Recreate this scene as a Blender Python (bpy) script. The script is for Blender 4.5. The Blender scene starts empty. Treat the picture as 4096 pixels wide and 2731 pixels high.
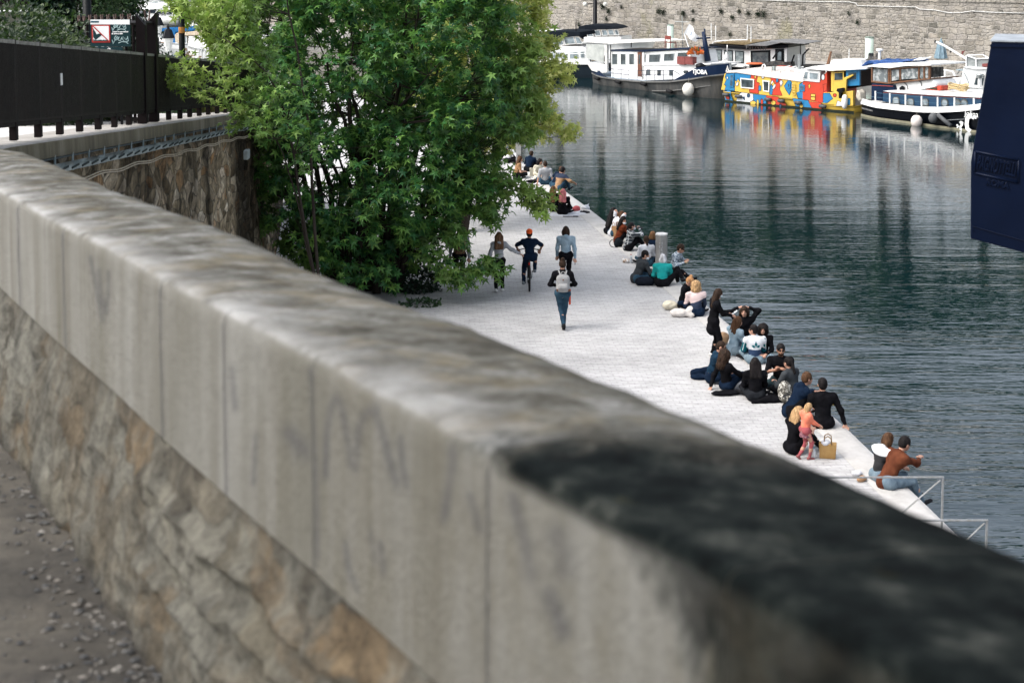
import bpy, bmesh, math, random
import numpy as np
from mathutils import Vector, Matrix, noise
random.seed(7); rng = np.random.default_rng(7)
C = bpy.context.scene.collection
PI = math.pi; R = math.radians
# ---------------------------------------------------------------- camera model
F = 6200.0; TH = R(4.9); CY0 = -280 + F*math.tan(TH); HC = 9.9
FWD = Vector((0, math.cos(TH), -math.sin(TH))); UPV = Vector((0, math.sin(TH), math.cos(TH)))
CAM = Vector((0, 0, HC))
def ray(px, py): return FWD + Vector((1, 0, 0))*((px-2048)/F) + UPV*((CY0-py)/F)
def at(px, py, z=0.0):
    d = ray(px, py); return CAM + d*((z-HC)/d.z)
def atY(px, py, Y):
    d = ray(px, py); return CAM + d*(Y/d.y)
def proj(p):
    d = Vector(p)-CAM; w = d.dot(FWD); return 2048+F*d.x/w, CY0-F*d.dot(UPV)/w
def lerp(a, b, t): return a+(b-a)*t
def interp(x, xs, ys): return float(np.interp(x, xs, ys))
# ---------------------------------------------------------------- objects
def tag(o, label=None, cat=None, group=None, kind=None):
    if label: o['label'] = label
    if cat: o['category'] = cat
    if group: o['group'] = group
    if kind: o['kind'] = kind
    return o
def thing(name, label, cat, loc=(0, 0, 0), rz=0, group=None):
    o = bpy.data.objects.new(name, None); C.objects.link(o); o.location = loc; o.rotation_euler = (0, 0, rz)
    o.empty_display_size = .2
    return tag(o, label, cat, group)
def link(name, me, mats, parent=None, smooth=False, loc=None, rz=0):
    o = bpy.data.objects.new(name, me); C.objects.link(o)
    if not isinstance(mats, (list, tuple)): mats = [mats]
    for m in mats: me.materials.append(m)
    if parent is not None: o.parent = parent
    if loc is not None: o.location = loc
    if rz: o.rotation_euler = (0, 0, rz)
    if smooth: me.polygons.foreach_set('use_smooth', [True]*len(me.polygons))
    return o
class MB:
    """collects simple solids into one mesh"""
    def __init__(s): s.v = []; s.f = []; s.m = []; s.mi = 0
    def add(s, vs, fs, mi=None):
        n = len(s.v); s.v += [tuple(v) for v in vs]; s.f += [[i+n for i in f] for f in fs]
        s.m += [s.mi if mi is None else mi]*len(fs); return s
    def box(s, x0, y0, z0, x1, y1, z1, mi=None, M=None):
        vs = [Vector(p) for p in ((x0,y0,z0),(x1,y0,z0),(x1,y1,z0),(x0,y1,z0),(x0,y0,z1),(x1,y0,z1),(x1,y1,z1),(x0,y1,z1))]
        if M is not None: vs = [M @ v for v in vs]
        return s.add(vs, [(0,3,2,1),(4,5,6,7),(0,1,5,4),(1,2,6,5),(2,3,7,6),(3,0,4,7)], mi)
    def tube(s, pts, r, n=8, mi=None, cap=True):
        pts = [Vector(p) for p in pts]; k = len(pts)
        rs = r if isinstance(r, (list, tuple)) else [r]*k
        vs = []; up = None
        for i, p in enumerate(pts):
            d = (pts[min(i+1, k-1)]-pts[max(i-1, 0)]).normalized()
            if up is None: up = Vector((0,0,1)) if abs(d.z) < .9 else Vector((1,0,0))
            a = d.cross(up).normalized(); b = a.cross(d).normalized(); up = b
            for j in range(n):
                t = 2*PI*j/n; vs.append(p + (a*math.cos(t)+b*math.sin(t))*rs[i])
        fs = [(i*n+j, i*n+(j+1) % n, (i+1)*n+(j+1) % n, (i+1)*n+j) for i in range(k-1) for j in range(n)]
        if cap: fs += [tuple(range(n-1, -1, -1)), tuple((k-1)*n+j for j in range(n))]
        return s.add(vs, fs, mi)
    def lathe(s, prof, n=16, o=(0,0,0), M=None, mi=None):
        vs = []; o = Vector(o)
        for r, z in prof:
            for j in range(n):
                t = 2*PI*j/n; v = Vector((r*math.cos(t), r*math.sin(t), z))
                if M is not None: v = M @ v
                vs.append(v+o)
        k = len(prof)
        fs = [(i*n+j, i*n+(j+1) % n, (i+1)*n+(j+1) % n, (i+1)*n+j) for i in range(k-1) for j in range(n)]
        fs += [tuple(range(n-1, -1, -1)), tuple((k-1)*n+j for j in range(n))]
        return s.add(vs, fs, mi)
    def ball(s, c, r, n=12, mi=None):
        r = r if isinstance(r, (list, tuple)) else (r, r, r); c = Vector(c); vs = []; k = n//2
        prof = [(math.sin(PI*i/k), -math.cos(PI*i/k)) for i in range(1, k)]
        for a, z in prof:
            for j in range(n):
                t = 2*PI*j/n; vs.append(c+Vector((a*math.cos(t)*r[0], a*math.sin(t)*r[1], z*r[2])))
        fs = [(i*n+j, i*n+(j+1) % n, (i+1)*n+(j+1) % n, (i+1)*n+j) for i in range(k-2) for j in range(n)]
        fs += [tuple(range(n-1, -1, -1)), tuple((k-2)*n+j for j in range(n))]
        return s.add(vs, fs, mi)
    def prism(s, poly, y0, y1, mi=None, axis='y'):
        """poly of (a,b) pairs extruded along an axis"""
        n = len(poly)
        f = {'y': lambda a, b, c: (a, c, b), 'z': lambda a, b, c: (a, b, c), 'x': lambda a, b, c: (c, a, b)}[axis]
        vs = [f(a, b, y0) for a, b in poly]+[f(a, b, y1) for a, b in poly]
        fs = [tuple(range(n)), tuple(range(2*n-1, n-1, -1))]+[(i, i+n, (i+1) % n+n, (i+1) % n) for i in range(n)]
        return s.add(vs, fs, mi)
    def build(s, name, mats, parent=None, smooth=False, loc=None, rz=0, bevel=0):
        me = bpy.data.meshes.new(name); me.from_pydata(s.v, [], s.f)
        if len(set(s.m)) > 1 or s.mi: me.polygons.foreach_set('material_index', s.m)
        bm = bmesh.new(); bm.from_mesh(me); bmesh.ops.recalc_face_normals(bm, faces=bm.faces)
        if bevel:
            es = [e for e in bm.edges if len(e.link_faces) == 2 and e.calc_face_angle(0) > .6]
            bmesh.ops.bevel(bm, geom=es, offset=bevel, segments=2, affect='EDGES', profile=.6)
        bm.to_mesh(me); bm.free(); me.update()
        return link(name, me, mats, parent, smooth, loc, rz)
def npmesh(name, V, Fq, mats, parent=None, smooth=True, attr=None):
    me = bpy.data.meshes.new(name); V = np.asarray(V, np.float32); Fq = np.asarray(Fq, np.int32)
    k = Fq.shape[1]; me.vertices.add(len(V)); me.vertices.foreach_set('co', V.ravel())
    me.loops.add(Fq.size); me.loops.foreach_set('vertex_index', Fq.ravel())
    me.polygons.add(len(Fq)); me.polygons.foreach_set('loop_start', np.arange(0, Fq.size, k, dtype=np.int32))
    me.polygons.foreach_set('use_smooth', np.full(len(Fq), smooth)); me.update(calc_edges=True)
    if attr is not None:
        a = me.attributes.new('young', 'FLOAT', 'POINT'); a.data.foreach_set('value', np.asarray(attr, np.float32))  # tone mask: painted light on leaves, edge wear and darkening on stone
    return link(name, me, mats, parent)
def grid(name, fn, nu, nv, mats, parent=None, smooth=True):
    V = [tuple(fn(i/nu, j/nv)) for i in range(nu+1) for j in range(nv+1)]
    idx = np.arange((nu+1)*(nv+1)).reshape(nu+1, nv+1)
    Fq = np.stack([idx[:-1, :-1].ravel(), idx[1:, :-1].ravel(), idx[1:, 1:].ravel(), idx[:-1, 1:].ravel()], 1)
    return npmesh(name, V, Fq, mats, parent, smooth)
# ---------------------------------------------------------------- materials
class NT:
    def __init__(s, name):
        s.m = bpy.data.materials.new(name); s.m.use_nodes = True; s.t = s.m.node_tree; s.b = s.t.nodes['Principled BSDF']
        s.out = s.t.nodes['Material Output']; s.co = s.n('ShaderNodeTexCoord').outputs['Object']
    def n(s, ty, **kw):
        nd = s.t.nodes.new(ty)
        for k, v in kw.items():
            if k in nd.inputs: s.set(nd, k, v)
            else: setattr(nd, k, v)
        return nd
    def set(s, nd, k, v):
        if isinstance(v, bpy.types.NodeSocket): s.t.links.new(v, nd.inputs[k])
        else: nd.inputs[k].default_value = v
    def L(s, a, b): s.t.links.new(a, b)
    def map(s, scale=(1, 1, 1), rot=(0, 0, 0), loc=(0, 0, 0), co=None):
        nd = s.n('ShaderNodeMapping'); s.L(co or s.co, nd.inputs['Vector'])
        nd.inputs['Scale'].default_value = scale; nd.inputs['Rotation'].default_value = rot; nd.inputs['Location'].default_value = loc
        return nd.outputs[0]
    def noise(s, scale, co=None, detail=4, rough=.55, dist=0):
        nd = s.n('ShaderNodeTexNoise'); s.L(co or s.co, nd.inputs['Vector'])
        nd.inputs['Scale'].default_value = scale; nd.inputs['Detail'].default_value = detail
        nd.inputs['Roughness'].default_value = rough; nd.inputs['Distortion'].default_value = dist
        return nd.outputs['Fac']
    def vor(s, scale, co=None, feature='F1', out='Distance', rnd=1):
        nd = s.n('ShaderNodeTexVoronoi', feature=feature); s.L(co or s.co, nd.inputs['Vector'])
        nd.inputs['Scale'].default_value = scale; nd.inputs['Randomness'].default_value = rnd
        return nd.outputs[out]
    def ramp(s, f, stops, interp='LINEAR'):
        nd = s.n('ShaderNodeValToRGB'); s.L(f, nd.inputs[0]); cr = nd.color_ramp; cr.interpolation = interp
        while len(cr.elements) < len(stops): cr.elements.new(.5)
        for e, (p, c) in zip(cr.elements, stops):
            e.position = p; e.color = (*c, 1) if not isinstance(c, (int, float)) else (c, c, c, 1)
        return nd.outputs[0]
    def mix(s, f, a, b, mode='MIX'):
        nd = s.n('ShaderNodeMix', data_type='RGBA', blend_type=mode)
        for k, v in ((0, f), (6, a), (7, b)):
            if isinstance(v, bpy.types.NodeSocket): s.L(v, nd.inputs[k])
            else: nd.inputs[k].default_value = v if k == 0 else ((*v, 1) if not isinstance(v, (int, float)) else (v, v, v, 1))
        return nd.outputs[2]
    def math(s, op, a, b=None, clamp=False):
        nd = s.n('ShaderNodeMath', operation=op, use_clamp=clamp)
        for k, v in ((0, a), (1, b)):
            if v is None: continue
            if isinstance(v, bpy.types.NodeSocket): s.L(v, nd.inputs[k])
            else: nd.inputs[k].default_value = v
        return nd.outputs[0]
    def warp(s, amt, scale, co=None):
        nd = s.n('ShaderNodeTexNoise'); s.L(co or s.co, nd.inputs['Vector']); nd.inputs['Scale'].default_value = scale; nd.inputs['Detail'].default_value = 2
        sub = s.n('ShaderNodeVectorMath', operation='SUBTRACT'); s.L(nd.outputs['Color'], sub.inputs[0]); sub.inputs[1].default_value = (.5, .5, .5)
        sc = s.n('ShaderNodeVectorMath', operation='SCALE'); s.L(sub.outputs[0], sc.inputs[0]); sc.inputs['Scale'].default_value = amt
        ad = s.n('ShaderNodeVectorMath', operation='ADD'); s.L(co or s.co, ad.inputs[0]); s.L(sc.outputs[0], ad.inputs[1])
        return ad.outputs[0]
    def bump(s, h, strength=.4, dist=.02, normal=None):
        nd = s.n('ShaderNodeBump'); s.L(h, nd.inputs['Height']); nd.inputs['Strength'].default_value = strength; nd.inputs['Distance'].default_value = dist
        if normal: s.L(normal, nd.inputs['Normal'])
        s.L(nd.outputs[0], s.b.inputs['Normal']); return nd.outputs[0]
    def fin(s, col=None, rough=None, metal=None, spec=None):
        for k, v in (('Base Color', col), ('Roughness', rough), ('Metallic', metal), ('Specular IOR Level', spec)):
            if v is None: continue
            if isinstance(v, bpy.types.NodeSocket): s.L(v, s.b.inputs[k])
            else: s.b.inputs[k].default_value = (*v, 1) if k == 'Base Color' else v
        return s.m
_mc = {}
def mat(name, c, c2=None, scale=6, rough=.6, bump=.15, bs=40, bd=.01, metal=0, st=(1, 1, 1), lo=.35, hi=.65, spec=.4):
    key = (name, tuple(c))
    if key in _mc: return _mc[key]
    if max(c) < .06: spec = min(spec, .14)
    t = NT(name); c2 = c2 or tuple(x*.72 for x in c)
    f = t.noise(scale, t.map(st)); col = t.ramp(f, [(lo, c), (hi, c2)])
    if bump: t.bump(t.noise(bs, t.map(st), 3), bump, bd)
    rr = t.math('MULTIPLY_ADD', t.noise(scale*3), .2); t.t.nodes[-1].inputs[2].default_value = rough-.1
    _mc[key] = t.fin(col, rr, metal, spec); return _mc[key]
def cloth(c, c2=None, name='fabric', rough=.9, bump=.5, bs=14): return mat(name, c, c2 or tuple(x*.7 for x in c), 7, rough, bump, bs, .02, 0, (1, 1, .6), spec=.06)
def paint(c, name='paint', rough=.35): return mat(name, c, tuple(x*.86 for x in c), 2.5, rough, .05, 30, .004)
def glass(c=(.02, .028, .032), name='window_glass'):
    k = (name, tuple(c))
    if k in _mc: return _mc[k]
    t = NT(name); col = t.ramp(t.noise(1.7, detail=3), [(.4, c), (.62, tuple(x*2.6+.01 for x in c))]); _mc[k] = t.fin(col, .05, 0, .6); return _mc[k]
WHITE = paint((.78, .79, .78), 'white_paint'); STEEL = mat('galvanised_steel', (.42, .45, .45), rough=.4, metal=.7)
BLACKP = paint((.006, .007, .009), 'black_paint'); CHROME = mat('polished_steel', (.6, .6, .6), rough=.2, metal=1, bump=.02)
RUBBER = mat('black_rubber', (.015, .015, .016), rough=.7); WOOD = mat('varnished_wood', (.16, .075, .035), (.09, .04, .02), 3, .4, .2, 30, .005, 0, (1, 1, 8))
# ================================================================ SETTING
ZW = -1.2   # water level
# quay edge in the photograph, unprojected to the quay plane
EDGE = [at(x, y, 0) for x, y in ((4600, 2880), (4096, 2395), (3751, 2065), (3668, 1985), (3387, 1714), (3150, 1503), (2889, 1276), (2650, 1072), (2418, 884), (2349, 830), (2264, 768), (2140, 684), (2040, 612), (1950, 545), (1880, 490))]
EDGE.append(Vector((-9.5, 99, 0))); EDGE.append(Vector((-24, 103, 0))); EDGE.append(Vector((-70, 104, 0)))
def m_paving():
    t = NT('quay_setts')
    co = t.warp(.12, 1.6, t.warp(.06, 7))
    br = t.n('ShaderNodeTexBrick'); t.L(t.map((1, 1, 1), (0, 0, R(-4)), co=co), br.inputs['Vector'])
    for k, v in (('Scale', 1.0), ('Mortar Size', .022), ('Brick Width', .25), ('Row Height', .14), ('Mortar Smooth', 1.0), ('Bias', -.1)): br.inputs[k].default_value = v
    br.inputs['Color1'].default_value = (.50, .495, .495, 1); br.inputs['Color2'].default_value = (.47, .465, .46, 1); br.inputs['Mortar'].default_value = (.40, .395, .39, 1)
    big = t.ramp(t.noise(.35, detail=5, rough=.7), [(.34, .76), (.58, 1.0)])
    col = t.mix(1, br.outputs['Color'], big, 'MULTIPLY')
    fine = t.ramp(t.noise(3.0, t.map((.5, 2, 1)), detail=6, rough=.8), [(.3, .72), (.6, 1.08)])
    col = t.mix(1, col, fine, 'MULTIPLY')
    spot = t.ramp(t.noise(9, detail=3), [(.68, 1.0), (.76, .55)])
    col = t.mix(1, col, spot, 'MULTIPLY')
    h = t.math('ADD', t.math('MULTIPLY', br.outputs['Fac'], -.7), t.noise(14, detail=4))
    t.bump(h, .6, .014); return t.fin(col, .9, 0, .2)
def m_kerb():
    t = NT('quay_kerb_stone'); br = t.n('ShaderNodeTexBrick'); 
    col = t.ramp(t.noise(1.6, detail=8, rough=.75), [(.3, (.33, .32, .305)), (.5, (.42, .41, .395)), (.7, (.48, .47, .46))])
    t.bump(t.noise(8, detail=8, rough=.7), .6, .03); return t.fin(col, .85)
def build_quay():
    left = [Vector((-70, 46, 0)), Vector((-9, 46, 0)), Vector((-6.2, 30, 0)), Vector((-6.2, -4, 0)), Vector((12, -4, 0))]
    poly = [(p.x, p.y) for p in EDGE]; full = poly + [(p.x, p.y) for p in left]
    m = MB(); m.prism(full, -3.0, 0, axis='z'); m.build('quay_pavement', m_paving())['kind'] = 'structure'
    # smooth kerb band along the edge with an eroded lip
    pts = EDGE[:16]; V = []; off = [(-.62, .006), (-.6, .022), (-.12, .024), (-.02, .012), (.03, -.05), (.045, -.3), (.03, -1.6)]
    P = []
    for i in range(len(pts)-1):
        n = max(1, int((pts[i+1]-pts[i]).length/.12))
        P += [pts[i].lerp(pts[i+1], k/n) for k in range(n)]
    P.append(pts[-1])
    S = []
    for i, p in enumerate(P):
        a, b = P[max(0, i-12)], P[min(len(P)-1, i+12)]; d = (b-a).normalized(); nrm = Vector((d.y, -d.x, 0))
        if nrm.x < 0: nrm = -nrm
        S.append((p, nrm))
    k = len(off)
    for i, (p, nrm) in enumerate(S):
        for j, (o, z) in enumerate(off):
            e = noise.noise(Vector((i*.35, j*.7, 0)))*.008*(j > 2)+noise.noise(Vector((i*.06, j*.3, 5)))*.010*(j > 2)
            joint = -.012 if i % 9 == 0 and j in (1, 2, 3) else 0
            V.append(p+nrm*(o+e)+Vector((0, 0, z+joint)))
    idx = np.arange(len(V)).reshape(-1, k)
    Fq = np.stack([idx[:-1, :-1].ravel(), idx[:-1, 1:].ravel(), idx[1:, 1:].ravel(), idx[1:, :-1].ravel()], 1)
    npmesh('quay_kerb', V, Fq, m_kerb())['kind'] = 'structure'
build_quay()
def m_water():
    t = NT('basin_water')
    # ripples: long crests lying across the basin, small close-set chop, calmer patches
    big = t.noise(.55, t.map((.28, 1.7, 1), (0, 0, R(5))), 3, .5)
    mid = t.noise(2.3, t.map((.30, 1.5, 1), (0, 0, R(-3))), 3, .55)
    fine = t.noise(9, t.map((.45, 1.3, 1), (0, 0, R(3))), 2, .5)
    sep = t.n('ShaderNodeSeparateXYZ'); t.L(t.co, sep.inputs[0])
    near = t.n('ShaderNodeMapRange', interpolation_type='SMOOTHSTEP'); t.L(sep.outputs['Y'], near.inputs['Value'])
    near.inputs['From Min'].default_value = 58; near.inputs['From Max'].default_value = 26; near.inputs['To Min'].default_value = .12; near.inputs['To Max'].default_value = 1
    patch = t.ramp(t.noise(.12, t.map((1, 1.4, 1)), 2), [(.35, .45), (.65, 1.0)])
    a = t.math('MULTIPLY', big, 1.0); a = t.math('ADD', a, t.math('MULTIPLY', mid, .42))
    a = t.math('MULTIPLY', a, near.outputs[0]); a = t.math('MULTIPLY', a, patch)
    a = t.math('ADD', a, t.math('MULTIPLY', fine, .022))
    t.bump(a, 1.0, .15)
    t.b.inputs['IOR'].default_value = 1.55
    return t.fin((.002, .013, .016), .03, 0, .9)
m = MB(); m.add([(-400, 20, ZW), (400, 20, ZW), (400, 420, ZW), (-400, 420, ZW)], [(0, 1, 2, 3)]); m.add([(6.5, -40, ZW), (400, -40, ZW), (400, 20, ZW), (6.5, 20, ZW)], [(0, 1, 2, 3)])
m.build('water', m_water())['kind'] = 'structure'
m = MB(); m.add([(-3000, -3000, -3.2), (3000, -3000, -3.2), (3000, 3000, -3.2), (-3000, 3000, -3.2)], [(0, 1, 2, 3)])
m.build('ground', mat('far_earth', (.12, .12, .1), scale=.02, bump=0))['kind'] = 'structure'

# ---- far masonry wall (local x along the wall, z up)
WA = Vector((at(2600, 188, 0).x, at(2600, 188, 0).y, 0)); WB = Vector((at(3800, 268, 0).x, at(3800, 268, 0).y, 0))
WD = (WB-WA).normalized(); WANG = math.atan2(WD.y, WD.x); W0 = WA-WD*62
def m_stone():
    t = NT('coursed_rubble_stone')
    sep = t.n('ShaderNodeSeparateXYZ'); t.L(t.co, sep.inputs[0]); cmb = t.n('ShaderNodeCombineXYZ'); t.L(sep.outputs['X'], cmb.inputs['X']); t.L(sep.outputs['Z'], cmb.inputs['Y'])
    co = t.warp(.42, .7, t.warp(.24, 2.6, cmb.outputs[0]))
    cols = []; facs = []
    for w, hgt, a, b in ((.80, .40, .5, 2), (.50, .26, .6, 3)):
        br = t.n('ShaderNodeTexBrick'); t.L(co, br.inputs['Vector']); br.offset = .37; br.squash = .75; br.squash_frequency = 3
        for k, v in (('Scale', 1.0), ('Mortar Size', .05), ('Brick Width', w), ('Row Height', hgt), ('Mortar Smooth', .8), ('Bias', 0)): br.inputs[k].default_value = v
        br.inputs['Color1'].default_value = (0, 0, 0, 1); br.inputs['Color2'].default_value = (1, 1, 1, 1); br.inputs['Mortar'].default_value = (.5, .5, .5, 1)
        cols.append(br.outputs['Color']); facs.append(br.outputs['Fac'])
    sel = t.ramp(t.noise(.22, cmb.outputs[0], 2), [(.49, 0), (.51, 1)])
    tone = t.mix(sel, cols[0], cols[1]); fac = t.mix(sel, facs[0], facs[1])
    stone = t.ramp(tone, [(0, (.27, .25, .23)), (.25, (.30, .28, .25)), (.5, (.36, .335, .30)), (.68, (.22, .205, .18)), (.8, (.12, .115, .10)), (1, (.32, .29, .25))])
    fine = t.ramp(t.noise(7, co, 6, .7), [(.3, .62), (.65, 1.12)]); stone = t.mix(1, stone, fine, 'MULTIPLY')
    mort = t.ramp(t.noise(1.1, cmb.outputs[0], 4), [(.3, (.28, .265, .24)), (.7, (.38, .36, .33))])
    col = t.mix(fac, stone, mort); col = t.mix(t.ramp(t.noise(.9, t.map((1, 1, 1)), 6, .7), [(.45, 0), (.6, .55)]), col, (.37, .34, .29))
    moss = t.ramp(t.noise(.30, t.map((1, 1, .6)), 5, .65), [(.60, 0), (.70, .55)]); col = t.mix(moss, col, (.20, .19, .10))
    st = t.ramp(t.noise(.5, t.map((1.6, 1, .16)), 4, .6), [(.42, 1.0), (.75, .70)]); col = t.mix(1, col, st, 'MULTIPLY')
    t.bump(t.math('ADD', t.math('MULTIPLY', fac, -.9), t.noise(5, co, 5)), 1.0, .09)
    return t.fin(col, .9, 0, .2)
o = thing('quay_retaining_wall', 'long pale stone block wall rising behind the moored boats', 'wall', (W0.x, W0.y, 0), WANG)
MST = m_stone()
m = MB(); m.box(0, 0, -.6, 130, 1.2, 6.3); m.build('masonry', MST, o)
m = MB(); m.box(0, -.18, 6.3, 130, 1.35, 6.62); m.build('coping', mat('coping_stone', (.5, .47, .43), bump=.4), o)
# narrow towpath in front of it
m = MB(); v = [W0+WD*a+Vector((WD.y, -WD.x, 0))*b for a, b in ((0, -.5), (130, -.5), (130, 4.2), (0, 4.2))]
m.prism([(p.x, p.y) for p in v], -3, -.25, axis='z'); m.build('towpath', mat('towpath_concrete', (.36, .35, .33), scale=1.2, bump=.3))['kind'] = 'structure'
def wall_at(px, py, off=.0):
    """point on the far wall face seen at a pixel; local coordinates of the wall"""
    n = Vector((WD.y, -WD.x, 0)); d = ray(px, py); base = W0+n*off
    tt = (base-CAM).dot(n)/d.dot(n); p = CAM+d*tt; q = p-W0; return q.dot(WD), p.z
# cables on the wall
def wall_cable(pts, r, label, m):
    mb = MB(); mb.tube([(x, -.06, z) for x, z in (wall_at(*p) for p in pts)], r, 6)
    tag(mb.build('wall_cable', m, loc=(W0.x, W0.y, 0), rz=WANG, smooth=True), label, 'cable')
wall_cable([(2950, -4), (3060, 2), (3200, 6), (3400, 9), (3425, 14), (3432, 24), (3560, 27), (3665, 29), (3680, 38), (3740, 41), (3800, 53), (3850, 51), (3890, 45), (3960, 50), (4100, 54)], .035, 'pale conduit sagging along the upper stone wall, above the boats', mat('pale_conduit', (.6, .6, .58)))
wall_cable([(3400, 4), (3730, 7), (3742, 12), (3752, 8), (4100, 14)], .02, 'thin dark cable near the top edge of the stone wall', mat('dark_cable', (.05, .05, .05)))
# plants rooted in the joints
def leaf_tuft(mb, c, r, n):
    for _ in range(n):
        p = Vector(c)+Vector((random.gauss(0, r*.5), -abs(random.gauss(0, r*.35)), random.gauss(0, r*.6)-r*.4)); a = Vector((random.uniform(-1, 1), random.uniform(-1, 0), random.uniform(-1, .6))).normalized()*r*.45
        b = a.cross(Vector((random.random(), random.random(), random.random()))).normalized()*r*.16
        mb.add([p, p+a*.5+b, p+a, p+a*.5-b], [(0, 1, 2, 3)])
MIVY = mat('wall_plant_green', (.008, .02, .012), (.02, .035, .016), 8)
for i, (x, y, r, w) in enumerate([(2414, 20, .5, 'in the stone wall beside the lamp post'), (2437, 40, .45, 'trailing below the tuft beside the lamp post'), (2428, 72, .35, 'low on the wall left of the centre boats'), (2318, 96, .35, 'above the dark bimini of the far cruiser'), (2488, 25, .3, 'high in the wall above the white barge'), (2637, 42, .45, 'left one of a pair above the flag'), (2658, 44, .5, 'right one of a pair above the flag'), (2736, 50, .45, 'in the wall above and right of the flag'), (2774, 42, .3, 'between the flag and the houseboat roof'), (2773, 78, .3, 'in the wall just above the blue mast'), (2887, 42, .4, 'above the houseboat roof, leftmost'), (2932, 66, .4, 'above the middle of the moss roof'), (2959, 43, .35, 'above the right part of the moss roof'), (2996, 50, .35, 'left of a pair above the awning'), (3036, 50, .5, 'rounder one of a pair above the awning'), (3058, 52, .45, 'pointed one above the grey awning'), (2924, 135, .35, 'low in the wall above the houseboat'), (3397, 50, .3, 'in the wall above the second mooring post'), (3434, 84, .35, 'close left above the second mooring post')]):
    lx, lz = wall_at(x, y); mb = MB(); leaf_tuft(mb, (0, -.05, 0), r*.5, 150)
    tag(mb.build('wall_plant', MIVY, loc=tuple(W0+WD*lx+Vector((0, 0, lz))), rz=WANG), 'small dark fern tuft '+w, 'plant', 'plants growing from the far wall')
# mooring posts of the pontoons
def mooring_post(x, ytop, ybase, wpx, label):
    p = at(x, ybase, ZW); d = p.y/ F; r = wpx/2*d; ztop = atY(x, ytop, p.y).z
    o = thing('mooring_post', label, 'mooring post', (p.x, p.y, ZW), 0, 'tubular mooring posts among the boats')
    m = MB(); m.lathe([(r, -1), (r, ztop-ZW-.06)], 20); m.build('tube', mat('pale_green_paint', (.50, .60, .53), (.42, .52, .46), 1.5), o, True)
    m = MB(); m.lathe([(r*1.04, ztop-ZW-.06), (r*1.04, ztop-ZW), (r*.9, ztop-ZW+.03)], 20); m.build('cap', mat('post_cap', (.2, .25, .22)), o)
mooring_post(2681, 100, 268, 26, 'pale green tubular mooring post behind the white barge with the flag')
mooring_post(3475, 149, 320, 34, 'pale green tubular mooring post beside the wooden wheelhouse')
mooring_post(625, 127, 262, 27, 'pale green mooring post in the marina beside the blue canopy boat')
# slim lamp post by the far wall
def street_lamp(px, ytop, Y, z0, r, label, arms=True):
    p = atY(px, ytop, Y); o = thing('street_lamp', label, 'lamp post', (p.x, Y, z0)); H = p.z-z0
    m = MB(); m.lathe([(r*1.8, 0), (r*1.8, .5), (r*1.2, .6), (r, H)], 12); m.build('pole', BLACKP, o, True)
    if arms:
        m = MB(); m.tube([(-.9, 0, H*.62), (.8, 0, H*.64)], .035, 6); m.build('cross_arm', BLACKP, o)
        for s in (-1, 1):
            m = MB(); m.lathe([(.03, 0), (.16, .05), (.2, .22), (.12, .34), (.03, .36)], 12, (s*.85, 0, H*.62-.18)); m.build('lamp_globe', mat('frosted_glass', (.8, .8, .74)), o, True)
street_lamp(2381, -95, 131, -.25, .16, 'slim black lamp post with white globes before the far wall')

# ---- rubble wall carrying the ramp, its coping and the iron fence
FP = [(-250, 618), (-60, 577), (56, 562), (154, 549), (240, 538), (319, 527), (393, 518), (458, 509), (517, 500), (576, 493), (618, 487), (675, 480), (720, 475), (759, 469), (797, 464), (833, 459), (868, 455), (902, 452), (936, 449), (968, 447), (1000, 445)]
FPW = [atY(x, y, F/(341-.191*x)) for x, y in FP]
def ramp_z(Y): return float(np.interp(Y, [p.y for p in FPW]+[60, 80], [p.z for p in FPW]+[4.2, 3.4]))
LINE = [Vector((-6.5, -2, ramp_z(0)+.3)), Vector((FPW[0].x, 12, ramp_z(12)+.1))]+FPW+[Vector((-7.6, 48, ramp_z(48))), Vector((-8.6, 56, ramp_z(56)))]
def m_rubble():
    t = NT('old_rubble_wall'); co = t.warp(.4, 1.2)
    v = t.vor(2.4, t.map((1, .9, 1.5), co=co), out='Color'); sx = t.n('ShaderNodeSeparateXYZ'); t.L(v, sx.inputs[0])
    stone = t.ramp(sx.outputs[0], [(0, (.13, .10, .06)), (.3, (.42, .34, .22)), (.5, (.24, .19, .12)), (.72, (.58, .49, .35)), (.85, (.34, .20, .09)), (1, (.68, .60, .46))])
    e = t.vor(2.4, t.map((1, .9, 1.5), co=co), 'DISTANCE_TO_EDGE'); em = t.ramp(e, [(0, 1), (.07, 0)])
    col = t.mix(em, stone, (.16, .14, .10))
    col = t.mix(1, col, t.ramp(t.noise(5, co, 8, .75), [(.32, .25), (.62, 1.2)]), 'MULTIPLY')
    st = t.ramp(t.noise(.8, t.map((1, 1.2, .10)), 5, .7), [(.36, .25), (.54, 1.15)]); col = t.mix(1, col, st, 'MULTIPLY')
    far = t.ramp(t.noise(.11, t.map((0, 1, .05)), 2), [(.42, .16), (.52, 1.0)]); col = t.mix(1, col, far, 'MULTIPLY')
    t.bump(t.math('ADD', t.math('MULTIPLY', e, 2.0), t.noise(6, co, 7, .7)), 1.0, .12); return t.fin(col, .92, 0, .15)
wall = thing('ramp_wall', 'tall stained rubble wall under the iron fence, with stone coping', 'wall', (0, 0, 0))
def off_line(o): return [Vector((p.x+o, p.y, p.z)) for p in LINE]
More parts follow.
